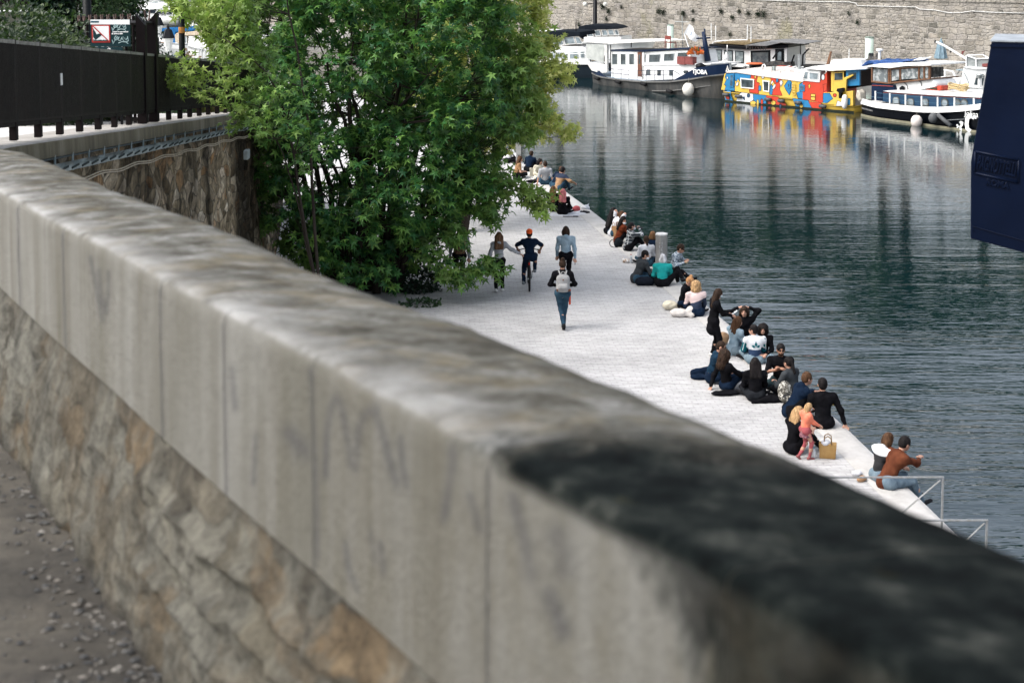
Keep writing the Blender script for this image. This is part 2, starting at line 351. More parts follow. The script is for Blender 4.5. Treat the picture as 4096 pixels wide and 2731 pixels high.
def strip(name, prof, mats, parent, jit=0, step=.2, line=None):
    L_ = line or LINE; P = []
    for i in range(len(L_)-1):
        n = max(1, int((L_[i+1]-L_[i]).length/step)); P += [L_[i].lerp(L_[i+1], k/n) for k in range(n)]
    P.append(L_[-1]); V = []
    for p in P:
        for o, z, ab in prof:
            q = Vector((p.x+o, p.y, z if ab else p.z+z))
            if jit: q.x += noise.fractal(Vector((q.y*1.3, q.z*1.8, o)), 1, 2, 4)*jit
            V.append(q)
    k = len(prof); idx = np.arange(len(V)).reshape(-1, k)
    Fq = np.stack([idx[:-1, :-1].ravel(), idx[:-1, 1:].ravel(), idx[1:, 1:].ravel(), idx[1:, :-1].ravel()], 1)
    return npmesh(name, V, Fq, mats, parent, smooth=not jit)
# wall face: many rows so that the stones can stand out
rows = [(.16+.035*i/28*28*(1/28)*i*.25, -.24-(i/28)*7.6, False) for i in range(29)]
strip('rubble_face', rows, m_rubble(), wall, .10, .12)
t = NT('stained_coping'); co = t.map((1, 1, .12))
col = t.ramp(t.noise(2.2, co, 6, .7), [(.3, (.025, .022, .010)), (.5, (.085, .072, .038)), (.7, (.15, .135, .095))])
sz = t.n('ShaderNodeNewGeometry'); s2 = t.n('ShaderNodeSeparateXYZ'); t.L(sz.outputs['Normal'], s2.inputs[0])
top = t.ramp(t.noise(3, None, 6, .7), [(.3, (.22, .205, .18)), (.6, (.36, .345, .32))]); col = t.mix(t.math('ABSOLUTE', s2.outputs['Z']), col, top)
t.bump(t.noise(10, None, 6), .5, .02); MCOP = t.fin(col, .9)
[o_.data.polygons.foreach_set('use_smooth', [False]*len(o_.data.polygons)) for o_ in [strip('coping', [(-.55, -.012, False), (.285, -.02, False), (.305, -.035, False), (.31, -.24, False), (.10, -.245, False)], MCOP, wall, 0, .3)]]
# cable tray and cables under the coping
def follow(dx, dz, a=0, wob=0, amp=0, i0=3, i1=23):
    P = []; L_ = LINE[i0:i1]
    for i in range(len(L_)-1):
        for k in range(6):
            p = L_[i].lerp(L_[i+1], k/6); P.append(Vector((p.x+dx, p.y, p.z+dz+math.sin(p.y*wob)*amp)))
    return P
tray = thing('cable_tray', 'galvanised steel cable tray slung under the coping of the rubble wall', 'cable tray')
strip('channel', [(.26, -.35, False), (.46, -.36, False), (.47, -.30, False), (.46, -.36, False), (.46, -.42, False), (.26, -.43, False)], mat('zinc', (.33, .38, .38), (.2, .25, .25), 4, .5, metal=.3), tray, 0, .3, LINE[2:23])
for p in follow(.47, -.37)[::3]: m = MB(); m.box(p.x-.002, p.y-.17, p.z-.02, p.x+.006, p.y+.17, p.z+.008); m.build('slot', mat('slot_dark', (.02, .03, .03)), tray)
for p in follow(.2, -.2)[::5]: m = MB(); m.tube([(p.x+.1, p.y, p.z-.02), (p.x+.1, p.y, p.z-.26)], .015, 6); m.build('hanger', mat('zinc', (.33, .38, .38)), tray)
for k, (dx, dz, r, c, lab) in enumerate([(.24, -.27, .014, (.16, .19, .2), 'thin grey cable running above the steel cable tray'), (.26, -.60, .011, (.50, .44, .33), 'upper beige cable sagging below the cable tray'), (.27, -.632, .011, (.46, .40, .30), 'lower beige cable sagging below the cable tray')]):
    m = MB(); m.tube(follow(dx, dz, 0, 2.6 if k else 0, .018 if k else 0), r, 6); tag(m.build('wall_cable', mat('cable_sheath', c), smooth=True), lab, 'cable')
m = MB(); p = atY(845, 618, 36.4); p.x = -6.32
m.box(-.02, -.16, -.11, .09, .16, .11); tag(m.build('junction_box', mat('grey_box', (.26, .3, .29)), loc=tuple(p), bevel=.02), 'small grey electrical box fixed on the dark rubble wall', 'electrical box')
# upper paved ramp + garden
tp = [p for p in LINE[:-1]]
V = []; 
for p in tp: V += [(p.x-.5, p.y, p.z-.03), (p.x-5.2, p.y, p.z-.03), (p.x-5.2, p.y, -.2), ]
idx = np.arange(len(V)).reshape(-1, 3); Fq = np.concatenate([np.stack([idx[:-1, j], idx[:-1, j+1], idx[1:, j+1], idx[1:, j]], 1) for j in (0, 1)])
npmesh('upper_path', V, Fq, mat('pale_path_paving', (.56, .55, .53), (.44, .43, .42), 3, .85, .3, 12, .02), None, False)['kind'] = 'structure'
V = []
for p in tp: V += [(p.x-5.1, p.y, p.z+.05), (p.x-9, p.y, p.z+.25), (-32, p.y, p.z+.2), (-32, p.y, 0)]
V += [(V[-4][0], V[-4][1]+.4, 0)]*1+[(V[-3][0], V[-3][1]+.4, 0)]+[(-32, V[-2][1]+.4, 0), (-32, V[-2][1]+.4, 0)]
idx = np.arange(len(V)).reshape(-1, 4); Fq = np.concatenate([np.stack([idx[:-1, j], idx[:-1, j+1], idx[1:, j+1], idx[1:, j]], 1) for j in (0, 1, 2)])
npmesh('garden_ground', V, Fq, mat('garden_soil', (.05, .06, .03), (.03, .045, .02), 2, .95, .6, 8, .05), None, False)['kind'] = 'structure'

# ---- the iron fence
MIRON = mat('brown_black_iron', (.004, .003, .0035), (.010, .0065, .0065), 2.2, .55, .25, 30, .004, .0, (1, 1, .3), spec=.10)
MBARS = mat('worn_dark_bars', (.006, .0048, .005), (.013, .009, .009), 5, .5, .25, 30, .004, .0, (1, 1, .2), spec=.2)
fence = thing('iron_fence', 'long dark brown iron fence of close bars along the ramp wall', 'fence')
FW = FPW[:]; FH = 1.03
def seg_box(mb, a, b, z0a, z1a, z0b, z1b, w):
    d = Vector((b.x-a.x, b.y-a.y, 0)).normalized(); n = Vector((d.y, -d.x, 0))*w/2
    mb.add([Vector((a.x, a.y, z0a))-n, Vector((b.x, b.y, z0b))-n, Vector((b.x, b.y, z0b))+n, Vector((a.x, a.y, z0a))+n, Vector((a.x, a.y, z1a))-n, Vector((b.x, b.y, z1b))-n, Vector((b.x, b.y, z1b))+n, Vector((a.x, a.y, z1a))+n],
           [(0, 3, 2, 1), (4, 5, 6, 7), (0, 1, 5, 4), (1, 2, 6, 5), (2, 3, 7, 6), (3, 0, 4, 7)])
for i, p in enumerate(FW):
    tall = i in (9, 10)
    if not tall:
        m = MB(); m.box(-.045, -.045, 0, .045, .045, .2+FH); m.build('post', MIRON, fence, loc=(p.x, p.y, p.z), bevel=.006)
for i in range(len(FW)-1):
    a, b = FW[i], FW[i+1]; g = .17
    m = MB(); seg_box(m, a, b, a.z+g, a.z+g+.06, b.z+g, b.z+g+.06, .07); m.build('bottom_rail', MIRON, fence)
    m = MB(); seg_box(m, a, b, a.z+FH+g-.02, a.z+FH+g+.025, b.z+FH+g-.02, b.z+FH+g+.025, .09)
    m.build('top_rail', mat('worn_iron_rail', (.16, .15, .14), (.34, .33, .31), 9, .4, metal=.4), fence)
    m = MB(); n = 26; seg_box(m, a, b, a.z+g+.06, a.z+FH+g-.10, b.z+g+.06, b.z+FH+g-.10, .012)
    for k in range(n):
        q = a.lerp(b, (k+.5)/n); m.box(q.x+.01, q.y-.013, q.z+g+.05, q.x+.045, q.y+.013, q.z+g+FH-.02)
        m.add([(q.x+.045, q.y-.02, q.z+g+.06), (q.x+.045, q.y+.02, q.z+g+.06), (q.x+.04, q.y, q.z+g+.2)], [(0, 1, 2)])
    m.build('bar_panel', MBARS, fence)
m = MB(); q = FW[4].lerp(FW[4], 0)+Vector((.05, -.06, .68)); m.box(0, -.04, 0, .012, .04, .16); tag(m.build('paper_sticker', mat('sticker_paper', (.7, .7, .66)), loc=tuple(q)), 'small white sticker on the iron fence', 'sticker')
gate = thing('iron_gate', 'dark iron gate of tall posts with crescent finials across the ramp behind the fence', 'gate')
def tallpost(px, py0, Y, ytop, w=.10, nm='gate_post', flip=1):
    p = atY(px, py0, Y); H = atY(px, ytop, Y).z-p.z; m = MB()
    m.prism([(-w/2, 0), (w/2, 0), (w/2, H-(w*1.2 if flip > 0 else 0)), (-w/2, H-(0 if flip > 0 else w*1.2))], -w/2, w/2); m.build(nm, MIRON, gate, loc=tuple(p), bevel=.006); return p
g1 = tallpost(573, 493, FW[9].y-.05, 56, .16, flip=1); g2 = tallpost(617, 487, FW[10].y-.05, 50, .16, flip=-1)
g3 = tallpost(290, 300, 34.5, 58, .15, flip=1); g4 = tallpost(330, 300, 34.3, 56, .12, flip=-1)
gz = atY(600, 92, FW[9].y).z
gtop = [Vector((g1.x+.02, g1.y, atY(575, 92, g1.y).z)), Vector((g2.x, g2.y, atY(612, 92, g2.y).z))]
m = MB(); m.tube(gtop, .035, 6); m.build('top_bar', MIRON, gate)
h3 = Vector((g3.x, g3.y, atY(290, 92, g3.y).z)); h4 = Vector((g1.x, g1.y, atY(560, 92, g1.y).z))
m = MB(); m.tube([h3, h4], .045, 6); m.tube([h3-Vector((0, 0, 2.0)), h4-Vector((0, 0, 1.7))], .045, 6); m.build('top_bar', MIRON, gate)
n = 11
for k in range(1, n):
    a = h3.lerp(h4, k/n); m = MB(); m.tube([a-Vector((0, 0, 1.85)), a+Vector((0, 0, .12))], .028, 6); m.build('gate_bar', MIRON, gate)
    b = h3.lerp(h4, (k-.5)/n); d = (h4-h3).normalized(); m = MB()
    m.tube([b+d*(math.cos(u)*.12)+Vector((0, 0, .16-math.sin(u)*.14)) for u in np.linspace(0, PI, 9)], .014, 5); m.build('crescent', mat('rust_iron', (.10, .06, .05)), gate)
b = (gtop[0]+gtop[1])/2; d = (gtop[1]-gtop[0]).normalized()
m = MB(); m.tube([b+d*(math.cos(u)*.24)+Vector((0, 0, .22-math.sin(u)*.2)) for u in np.linspace(0, PI, 9)], .016, 5); m.build('crescent', mat('rust_iron', (.10, .06, .05)), gate)
# dark poles standing in the garden
def plain_pole(px, y0, y1, Y, r, label):
    p = atY(px, y0, Y); z = ramp_z(Y)-.6; m = MB(); o = thing('dark_pole', label, 'pole', (p.x, Y, z))
    H = atY(px, y1, Y).z-z; m.lathe([(r*1.5, 0), (r*1.5, .3), (r, .35), (r*.9, H)], 12); m.build('shaft', mat('pole_black', (.003, .005, .006), rough=.5), o, True); return o
plain_pole(352, 210, -200, 33, .10, 'thick black lamp pole behind the gate, left of the sign')
o = plain_pole(729, 235, -160, 41, .085, 'black pole with orange sticker in front of the marina boats')
m = MB(); m.lathe([(.088, 0), (.088, .16)], 12, (0, 0, atY(729, 133, 41).z-o.location.z)); m.build('orange_sticker', mat('orange_sticker', (.75, .33, .08)), o)
plain_pole(857, 245, 145, 46, .035, 'thin dark pole among the tree branches before the white boats')
plain_pole(948, 235, 100, 47, .07, 'short dark post seen through the tree branches, before the marina')
# lanterns on the far quay
def lantern(px, ytop, Y, hw, label):
    p = atY(px, ytop, Y); o = thing('quay_lantern', label, 'lantern', (p.x, Y, 0), 0, 'old style lanterns on the far quay'); H = p.z; s = hw
    m = MB(); m.lathe([(.14, 0), (.14, .5), (.08, .6), (.055, 2.2), (.045, H-1.15*s*2)], 12); m.build('pole', BLACKP, o, True)
    zb = H-1.15*s*2
    m = MB(); m.lathe([(.10*s*2, zb), (.22*s*2, zb+.55*s*2)], 6); m.build('lamp_glass', mat('lantern_glass', (.72, .74, .70)), o)
    m = MB(); m.lathe([(.27*s*2, zb+.55*s*2), (.25*s*2, zb+.62*s*2), (.14*s*2, zb+.9*s*2), (.05*s*2, zb+.95*s*2), (.07*s*2, zb+1.02*s*2), (.01, H)], 6); m.build('lamp_roof', BLACKP, o)
lantern(631, 50, 88, .62, 'black lantern on a slim pole, farther of the two before the marina')
lantern(672, 95, 84, .66, 'black lantern with white glass, nearer of the two, by the blue canopy boat')
# stone parapet block at far left
m = MB(); p = atY(0, 52, 50); q = atY(146, 40, 50)
o = thing('far_parapet', 'grey stone parapet with dark top above the hedge, far left', 'wall')
m.box(p.x-6, 50, 5, q.x, 51, atY(70, 18, 50).z); m.build('stone_block', mat('grey_parapet', (.17, .17, .14), (.10, .10, .08), 3, .9, .4), o)
m = MB(); m.box(p.x-6, 49.8, atY(70, 18, 50).z, q.x-.1, 51.2, 12); m.build('dark_panel', MIRON, o)
m = MB(); m.tube([(p.x-6, 49.7, p.z-.12), (q.x, 49.7, atY(130, 38, 50).z-.02)], .04, 6); m.build('pale_pipe', WHITE, o)
# ================================================================ FOREGROUND PARAPET
PXS = [-700, -400, 0, 199, 453, 651, 916, 1281, 1656, 1954, 2400, 2800, 3300, 3800, 4400, 5200]
PYS = [380, 545, 763, 876, 1003, 1120, 1255, 1437, 1636, 1806, 2035, 2225, 2480, 2745, 3075, 3500]
def front(x):
    s = 1063+1.06*x; y = interp(x, PXS, PYS); return atY(x, y, F/s)
_sx = [(-300, 560), (0, 592), (105, 610), (261, 670), (488, 766), (731, 853), (975, 940), (1219, 1062), (1480, 1167), (1750, 1252), (1877, 1295), (2021, 1350), (2200, 1424), (2379, 1500), (2600, 1588), (2797, 1665), (2971, 1737), (3360, 1900), (3576, 1990), (3761, 2070), (4096, 2212), (4700, 2470), (5600, 2850)]
def sil(x): return interp(x, [a for a, b in _sx], [b for a, b in _sx])
NRM = Vector((.902, .431, 0)).normalized(); PW = .40
_raw = [(x, front(x)) for x in range(-700, 5201, 50)]
_arc = [0.0]
for (xa, a), (xb, b) in zip(_raw[:-1], _raw[1:]): _arc.append(_arc[-1]+(b-a).length)
_px = [x for x, _ in _raw]
def back_z(f):
    p = f+NRM*PW; x, _ = proj(p); y = sil(x); return atY(x, y, p.y).z if -300 < x < 5600 else f.z
def fz_smooth(x):  # front edge height, smoothed along the arch of the bridge
    xs = [-700, 0, 651, 1281, 1954, 2800, 3800, 5200]; return interp(x, xs, [front(v).z for v in xs])
PROF = [(-.003*(1-i/30), -.38+.35*i/30) for i in range(31)]+[ (.004, -.010), (.014, 0), (.06, .003), (.13, .005), (.20, .004), (.28, .0), (.34, -.006), (.385, -.015), (.40, -.035), (.402, -.5), (.402, -1.2)]
NF = 31
def pnt(x, j, u=None):
    f = front(x); f.z = f.z; bz = max(-.12, min(.10, back_z(f)-f.z))
    o, z = PROF[j]; q = f+NRM*o*(PW/.40); k = max(0, min(1, o/.385)); q.z += z+(bz+.012)*k if j >= NF else z
    return q
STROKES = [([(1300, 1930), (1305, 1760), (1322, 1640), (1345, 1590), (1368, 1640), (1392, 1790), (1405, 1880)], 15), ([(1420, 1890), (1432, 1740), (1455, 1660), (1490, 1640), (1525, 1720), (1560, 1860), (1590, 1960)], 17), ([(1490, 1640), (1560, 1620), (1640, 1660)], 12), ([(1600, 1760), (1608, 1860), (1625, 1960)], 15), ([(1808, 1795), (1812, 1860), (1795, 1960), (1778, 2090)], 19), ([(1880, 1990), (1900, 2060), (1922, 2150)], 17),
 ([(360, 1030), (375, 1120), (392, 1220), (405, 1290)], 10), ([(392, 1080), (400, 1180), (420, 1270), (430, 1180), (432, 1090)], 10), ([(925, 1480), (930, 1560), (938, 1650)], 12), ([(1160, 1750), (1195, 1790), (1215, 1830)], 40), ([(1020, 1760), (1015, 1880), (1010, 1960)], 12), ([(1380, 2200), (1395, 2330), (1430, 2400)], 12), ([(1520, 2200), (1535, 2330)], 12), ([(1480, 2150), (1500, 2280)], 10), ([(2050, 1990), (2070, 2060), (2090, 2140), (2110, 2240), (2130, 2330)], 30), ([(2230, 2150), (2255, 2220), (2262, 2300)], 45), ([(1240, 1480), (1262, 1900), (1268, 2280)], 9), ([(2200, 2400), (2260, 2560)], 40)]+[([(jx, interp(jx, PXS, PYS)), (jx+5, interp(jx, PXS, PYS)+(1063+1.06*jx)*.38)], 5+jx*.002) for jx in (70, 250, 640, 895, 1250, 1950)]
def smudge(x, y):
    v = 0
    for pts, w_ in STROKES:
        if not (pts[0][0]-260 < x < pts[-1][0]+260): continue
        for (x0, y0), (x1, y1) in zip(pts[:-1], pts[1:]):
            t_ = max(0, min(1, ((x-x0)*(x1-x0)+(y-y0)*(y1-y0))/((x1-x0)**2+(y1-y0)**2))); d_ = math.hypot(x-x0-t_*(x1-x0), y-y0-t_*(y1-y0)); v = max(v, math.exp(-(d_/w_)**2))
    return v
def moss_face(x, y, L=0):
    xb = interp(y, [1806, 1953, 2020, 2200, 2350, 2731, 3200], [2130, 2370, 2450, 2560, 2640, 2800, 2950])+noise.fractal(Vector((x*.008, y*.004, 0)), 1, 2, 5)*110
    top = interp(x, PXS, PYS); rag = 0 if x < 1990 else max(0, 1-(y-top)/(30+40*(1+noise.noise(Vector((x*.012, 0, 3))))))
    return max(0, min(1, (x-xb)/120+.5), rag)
def m_coping_near():
    t = NT('parapet_stone')
    g = t.n('ShaderNodeNewGeometry'); s2 = t.n('ShaderNodeSeparateXYZ'); t.L(g.outputs['Normal'], s2.inputs[0]); up = t.ramp(s2.outputs['Z'], [(.35, 0), (.8, 1)])
    # dressed face: pale grey-beige with run-off streaks
    face = t.ramp(t.noise(3.2, t.map((1, 1, .22)), 5, .6), [(.3, (.165, .160, .137)), (.5, (.225, .221, .200)), (.7, (.27, .268, .250))])
    stn = t.ramp(t.noise(5, t.map((1, 1, .10), loc=(3, 1, 2)), 4, .6), [(.50, 0), (.70, .6)]); face = t.mix(stn, face, (.12, .11, .085))
    br_ = t.ramp(t.noise(2.6, t.map((1, 1, .45), loc=(5, 0, 0)), 7, .72), [(.44, 0), (.62, 1)]); sy = t.n('ShaderNodeSeparateXYZ'); t.L(t.co, sy.inputs[0]); ny = t.n('ShaderNodeMapRange'); t.L(sy.outputs['Y'], ny.inputs['Value']); ny.inputs['From Min'].default_value = 2.6; ny.inputs['From Max'].default_value = 1.5; ny.inputs['To Min'].default_value = .15; ny.inputs['To Max'].default_value = .85
    face = t.mix(t.math('MULTIPLY', br_, ny.outputs[0]), face, (.12, .105, .07))
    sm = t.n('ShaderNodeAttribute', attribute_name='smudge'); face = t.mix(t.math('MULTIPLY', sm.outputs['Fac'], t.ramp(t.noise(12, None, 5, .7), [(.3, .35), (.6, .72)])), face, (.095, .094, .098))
    # weathered top: grey with whitish worn patches running across the wall, ochre lichen towards the water
    co = t.map((1.5, 2.0, 1), (0, 0, R(25)))
    topc = t.ramp(t.noise(4.2, co, 9, .76, .3), [(.30, (.036, .034, .027)), (.44, (.085, .080, .066)), (.55, (.165, .163, .147)), (.65, (.32, .32, .31)), (.75, (.58, .58, .57))])
    lich = t.ramp(t.noise(6, None, 5, .7), [(.5, 0), (.68, .35)]); topc = t.mix(lich, topc, (.27, .215, .12))
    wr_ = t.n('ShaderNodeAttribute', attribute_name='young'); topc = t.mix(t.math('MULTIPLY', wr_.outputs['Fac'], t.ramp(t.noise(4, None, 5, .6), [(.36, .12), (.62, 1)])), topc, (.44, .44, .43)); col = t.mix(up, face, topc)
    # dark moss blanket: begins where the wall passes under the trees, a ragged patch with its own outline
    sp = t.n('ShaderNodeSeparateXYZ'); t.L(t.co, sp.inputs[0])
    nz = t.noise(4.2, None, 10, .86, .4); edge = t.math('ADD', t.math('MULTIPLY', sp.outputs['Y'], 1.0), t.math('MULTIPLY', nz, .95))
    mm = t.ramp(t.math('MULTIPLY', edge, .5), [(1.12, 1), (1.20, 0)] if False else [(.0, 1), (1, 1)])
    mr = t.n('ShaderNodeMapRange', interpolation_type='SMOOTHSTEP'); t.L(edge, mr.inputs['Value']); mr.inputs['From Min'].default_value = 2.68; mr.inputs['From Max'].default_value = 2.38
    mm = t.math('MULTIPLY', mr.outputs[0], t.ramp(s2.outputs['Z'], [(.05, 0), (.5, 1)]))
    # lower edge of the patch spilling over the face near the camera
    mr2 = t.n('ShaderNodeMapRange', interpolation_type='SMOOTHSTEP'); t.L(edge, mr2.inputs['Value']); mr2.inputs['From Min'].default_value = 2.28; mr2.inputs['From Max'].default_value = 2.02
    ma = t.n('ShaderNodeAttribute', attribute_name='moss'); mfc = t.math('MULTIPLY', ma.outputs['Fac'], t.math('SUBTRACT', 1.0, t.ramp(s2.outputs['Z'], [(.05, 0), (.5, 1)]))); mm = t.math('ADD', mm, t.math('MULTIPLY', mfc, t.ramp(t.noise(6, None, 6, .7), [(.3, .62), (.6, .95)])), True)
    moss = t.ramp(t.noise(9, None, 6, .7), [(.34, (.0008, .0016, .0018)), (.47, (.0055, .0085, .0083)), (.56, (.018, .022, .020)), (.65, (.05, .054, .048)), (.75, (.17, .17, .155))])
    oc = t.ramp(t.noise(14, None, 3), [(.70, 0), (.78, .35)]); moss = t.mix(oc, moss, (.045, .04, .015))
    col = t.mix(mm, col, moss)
    t.bump(t.noise(18, None, 8, .8), 1.0, .02); return t.fin(col, .9, 0, .06)
MPAR = m_coping_near()
par = thing('parapet_wall', 'blurred stone bridge parapet sweeping across the foreground, pale face and mossy dark end', 'wall')
JX = [-700, -140, 70, 250, 640, 895, 1250, 1950, 2900, 3900, 5200]
for a, b in zip(JX[:-1], JX[1:]):
    n = max(8, int((b-a)/(9 if a < 2900 else 24))); k = len(PROF); V = []; SM = []; MS = []
    for i in range(n+1):
        x = lerp(a, b, i/n); e = .0
        if i == 0: x += 1.6*(.4+b/3000)
        if i == n: x -= 1.6*(.4+b/3000)
        for j in range(k):
            q = pnt(x, j); nn = noise.fractal(q*6, 1, 2, 5)*.005+noise.noise(q*2.2)*.003*(1 if NF < j < NF+8 else 0)
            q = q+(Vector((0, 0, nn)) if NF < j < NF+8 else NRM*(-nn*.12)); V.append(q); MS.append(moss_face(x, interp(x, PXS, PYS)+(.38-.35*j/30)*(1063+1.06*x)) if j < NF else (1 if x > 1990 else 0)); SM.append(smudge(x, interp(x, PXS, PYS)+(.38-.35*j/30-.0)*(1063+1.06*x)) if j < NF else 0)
    idx = np.arange(len(V)).reshape(-1, k)
    Fq = np.stack([idx[:-1, :-1].ravel(), idx[:-1, 1:].ravel(), idx[1:, 1:].ravel(), idx[1:, :-1].ravel()], 1)
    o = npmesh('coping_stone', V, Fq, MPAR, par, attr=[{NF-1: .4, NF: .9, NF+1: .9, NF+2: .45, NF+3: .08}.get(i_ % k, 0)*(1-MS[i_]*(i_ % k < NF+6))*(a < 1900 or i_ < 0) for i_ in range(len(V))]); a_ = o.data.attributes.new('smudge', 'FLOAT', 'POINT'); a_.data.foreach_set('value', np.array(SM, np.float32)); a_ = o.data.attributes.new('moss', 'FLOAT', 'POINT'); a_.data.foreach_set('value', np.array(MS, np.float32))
    # close the ends of each slab
    V2 = V[:k]+V[-k:]; m = MB(); m.add(V2[:k], [tuple(range(k))]); m.add(V2[k:], [tuple(range(k))]); m.build('slab_end', MPAR, o)
def m_rub_near():
    t = NT('parapet_rubble'); co = t.warp(.3, 3)
    al = t.map((1, 1, 1), (0, 0, R(-115.6)), co=co); al = t.map((.62, 1, 1.7), co=al); v = t.vor(4.0, al, out='Color'); sx = t.n('ShaderNodeSeparateXYZ'); t.L(v, sx.inputs[0])
    col = t.ramp(sx.outputs[0], [(0, (.07, .064, .05)), (.22, (.14, .127, .098)), (.42, (.095, .082, .06)), (.60, (.155, .115, .07)), (.66, (.175, .17, .145)), (.85, (.12, .108, .08)), (1, (.17, .152, .118))])
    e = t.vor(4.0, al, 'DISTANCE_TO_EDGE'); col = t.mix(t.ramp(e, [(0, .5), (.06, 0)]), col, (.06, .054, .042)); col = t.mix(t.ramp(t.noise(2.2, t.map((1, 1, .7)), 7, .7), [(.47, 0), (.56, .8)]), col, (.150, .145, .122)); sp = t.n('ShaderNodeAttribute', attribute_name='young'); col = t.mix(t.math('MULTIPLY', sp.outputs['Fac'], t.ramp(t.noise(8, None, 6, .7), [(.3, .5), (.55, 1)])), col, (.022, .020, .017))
    col = t.mix(1, col, t.ramp(t.noise(7, co, 9, .85), [(.34, .18), (.64, 1.12)]), 'MULTIPLY')
    t.bump(t.math('ADD', t.math('MULTIPLY', e, .6), t.noise(16, None, 8, .7)), .9, .03); return t.fin(col, .9, 0, .2)
def rub(u, v):
    x = lerp(-690, 4600, u**1.25); f = front(x); L = interp(x, _px, _arc)
    q = f-NRM*(.0+.10*v**.7)+Vector((0, 0, -.375-.50*v))
    c = noise.cell(Vector((L*4.2+noise.noise(Vector((L*3, v*4, 0)))*.8, v*2.6, 3)))*.018
    d = noise.fractal(Vector((L*7, v*4.5, 1)), 1, 2, 5)*.012+noise.fractal(Vector((L*20, v*14, 1)), 1, 2, 5)*.018+c
    rg = .030*max(0, math.sin(v*34+noise.noise(Vector((L*3, 0, 2)))*1.5))*max(0, min(1, (x-560)/150, (1500-x)/200))*(.1 < v < .62); return q-NRM*((d*.6+rg*.8)*(.25+min(1, v*5)*.75)-.012)
rb_ = grid('rubble_base', rub, 520, 44, m_rub_near(), par); at_ = rb_.data.attributes.new('young', 'FLOAT', 'POINT'); at_.data.foreach_set('value', np.array([max(0, ((i % 45)/44-.86)/.14)*.95+max(0, (.10-(i % 45)/44)/.10)*.45 for i in range(521*45)], np.float32))  # attribute darkens the base towards its foot and its top edge
# ---- street side: bare earth with loose stones at the foot of the wall
def gnd(u, v):
    x = lerp(-690, 4400, u**1.2); f = front(x); q = f-NRM*(.03+(v**1.3)*2.2); z = f.z-.845+.03*noise.fractal(Vector((q.x*2, q.y*2, 0)), 1, 2, 6)
    q.z = z-.02*math.exp(-v*20); return q
t = NT('bare_earth'); col = t.ramp(t.noise(7, None, 8, .75), [(.3, (.04, .035, .03)), (.5, (.095, .085, .068)), (.68, (.125, .110, .088))]); t.bump(t.noise(30, None, 8, .8), 1, .02)
dk = t.ramp(t.noise(1.6, None, 4), [(.4, .5), (.6, 1.0)]); col = t.mix(1, col, dk, 'MULTIPLY'); MEARTH = t.fin(col, .95)
grid('street_ground', gnd, 260, 90, MEARTH)['kind'] = 'structure'
V = []; Fc = []
ico = [(0, 0, 1), (.9, 0, .3), (.3, .85, .25), (-.7, .5, .3), (-.75, -.5, .2), (.25, -.9, .3), (0, 0, -.6)]
icf = [(0, 1, 2), (0, 2, 3), (0, 3, 4), (0, 4, 5), (0, 5, 1), (6, 2, 1), (6, 3, 2), (6, 4, 3), (6, 5, 4), (6, 1, 5)]
for i in range(5200):
    u = random.random(); v = abs(random.gauss(0, .12)) if random.random() < .62 else random.random()*.9
    q = gnd(u, min(v, .98)); s = random.uniform(.003, .012)*(1.5 if random.random() < .06 else 1); rr = random.random()*6.28; n0 = len(V)
    sx, sy, sz = s*random.uniform(.7, 1.5), s*random.uniform(.7, 1.3), s*random.uniform(.4, .9)
    for a, b, c_ in ico:
        a, b = a*math.cos(rr)-b*math.sin(rr), a*math.sin(rr)+b*math.cos(rr); V.append((q.x+a*sx+random.gauss(0, s*.1), q.y+b*sy+random.gauss(0, s*.1), q.z+c_*sz+s*.2))
    Fc += [(x+n0, y+n0, z+n0) for x, y, z in icf]
t = NT('loose_stone'); g = t.n('ShaderNodeNewGeometry'); MG = t.fin(t.ramp(g.outputs['Random Per Island'], [(0, (.02, .022, .025)), (.55, (.07, .068, .062)), (.93, (.11, .10, .088)), (1, (.22, .21, .19))]), .9)
npmesh('gravel', V, Fc, MG, None, False)['kind'] = 'stuff'
# ================================================================ TREES
def leaf_template(lobes=5):
    # palmate star leaf in the xy plane, stalk at the origin, pointing +y; quads [centre, notch, tip, notch]
    c = (0, .38, .03); V = [c]; tips = []
    angs = [-128, -62, 0, 62, 128]; rad = [.50, .70, .80, .70, .50]
    notch = [-165, -95, -31, 31, 95, 165]
    for a, r in zip(angs, rad): tips.append((math.sin(R(a))*r, .38+math.cos(R(a))*r, -.22*r))
    nt = [(math.sin(R(a))*.24, .38+math.cos(R(a))*.24, .0) for a in notch]
    V = [c]+nt+tips; Fq = [(0, 1+i, 7+i, 2+i) for i in range(5)]
    return np.array(V, np.float32), np.array(Fq, np.int32)
def leaf_simple():
    V = np.array([(0, 0, 0), (.35, .5, .06), (0, 1, -.1), (-.35, .5, .06)], np.float32); return V, np.array([(0, 1, 2, 3)], np.int32)
def scatter_leaves(name, P, D, S, mats, parent, tmpl, young=None):
    """P positions, D pointing directions, S sizes; blades hang with random roll"""
    TV, TF = tmpl; n = len(P); D = D/np.linalg.norm(D, axis=1)[:, None]
    upish = rng.normal(0, .55, (n, 3)); upish[:, 2] += 1.0
    X = np.cross(D, upish); X /= np.linalg.norm(X, axis=1)[:, None]+1e-9; Z = np.cross(X, D)
    V = (P[:, None, :]+S[:, None, None]*(TV[None, :, 0, None]*X[:, None, :]+TV[None, :, 1, None]*D[:, None, :]+TV[None, :, 2, None]*Z[:, None, :])).reshape(-1, 3)
    Fq = (TF[None]+np.arange(n)[:, None, None]*len(TV)).reshape(-1, TF.shape[1])
    return npmesh(name, V, Fq, mats, parent, False, None if young is None else np.repeat(young, len(TV)))
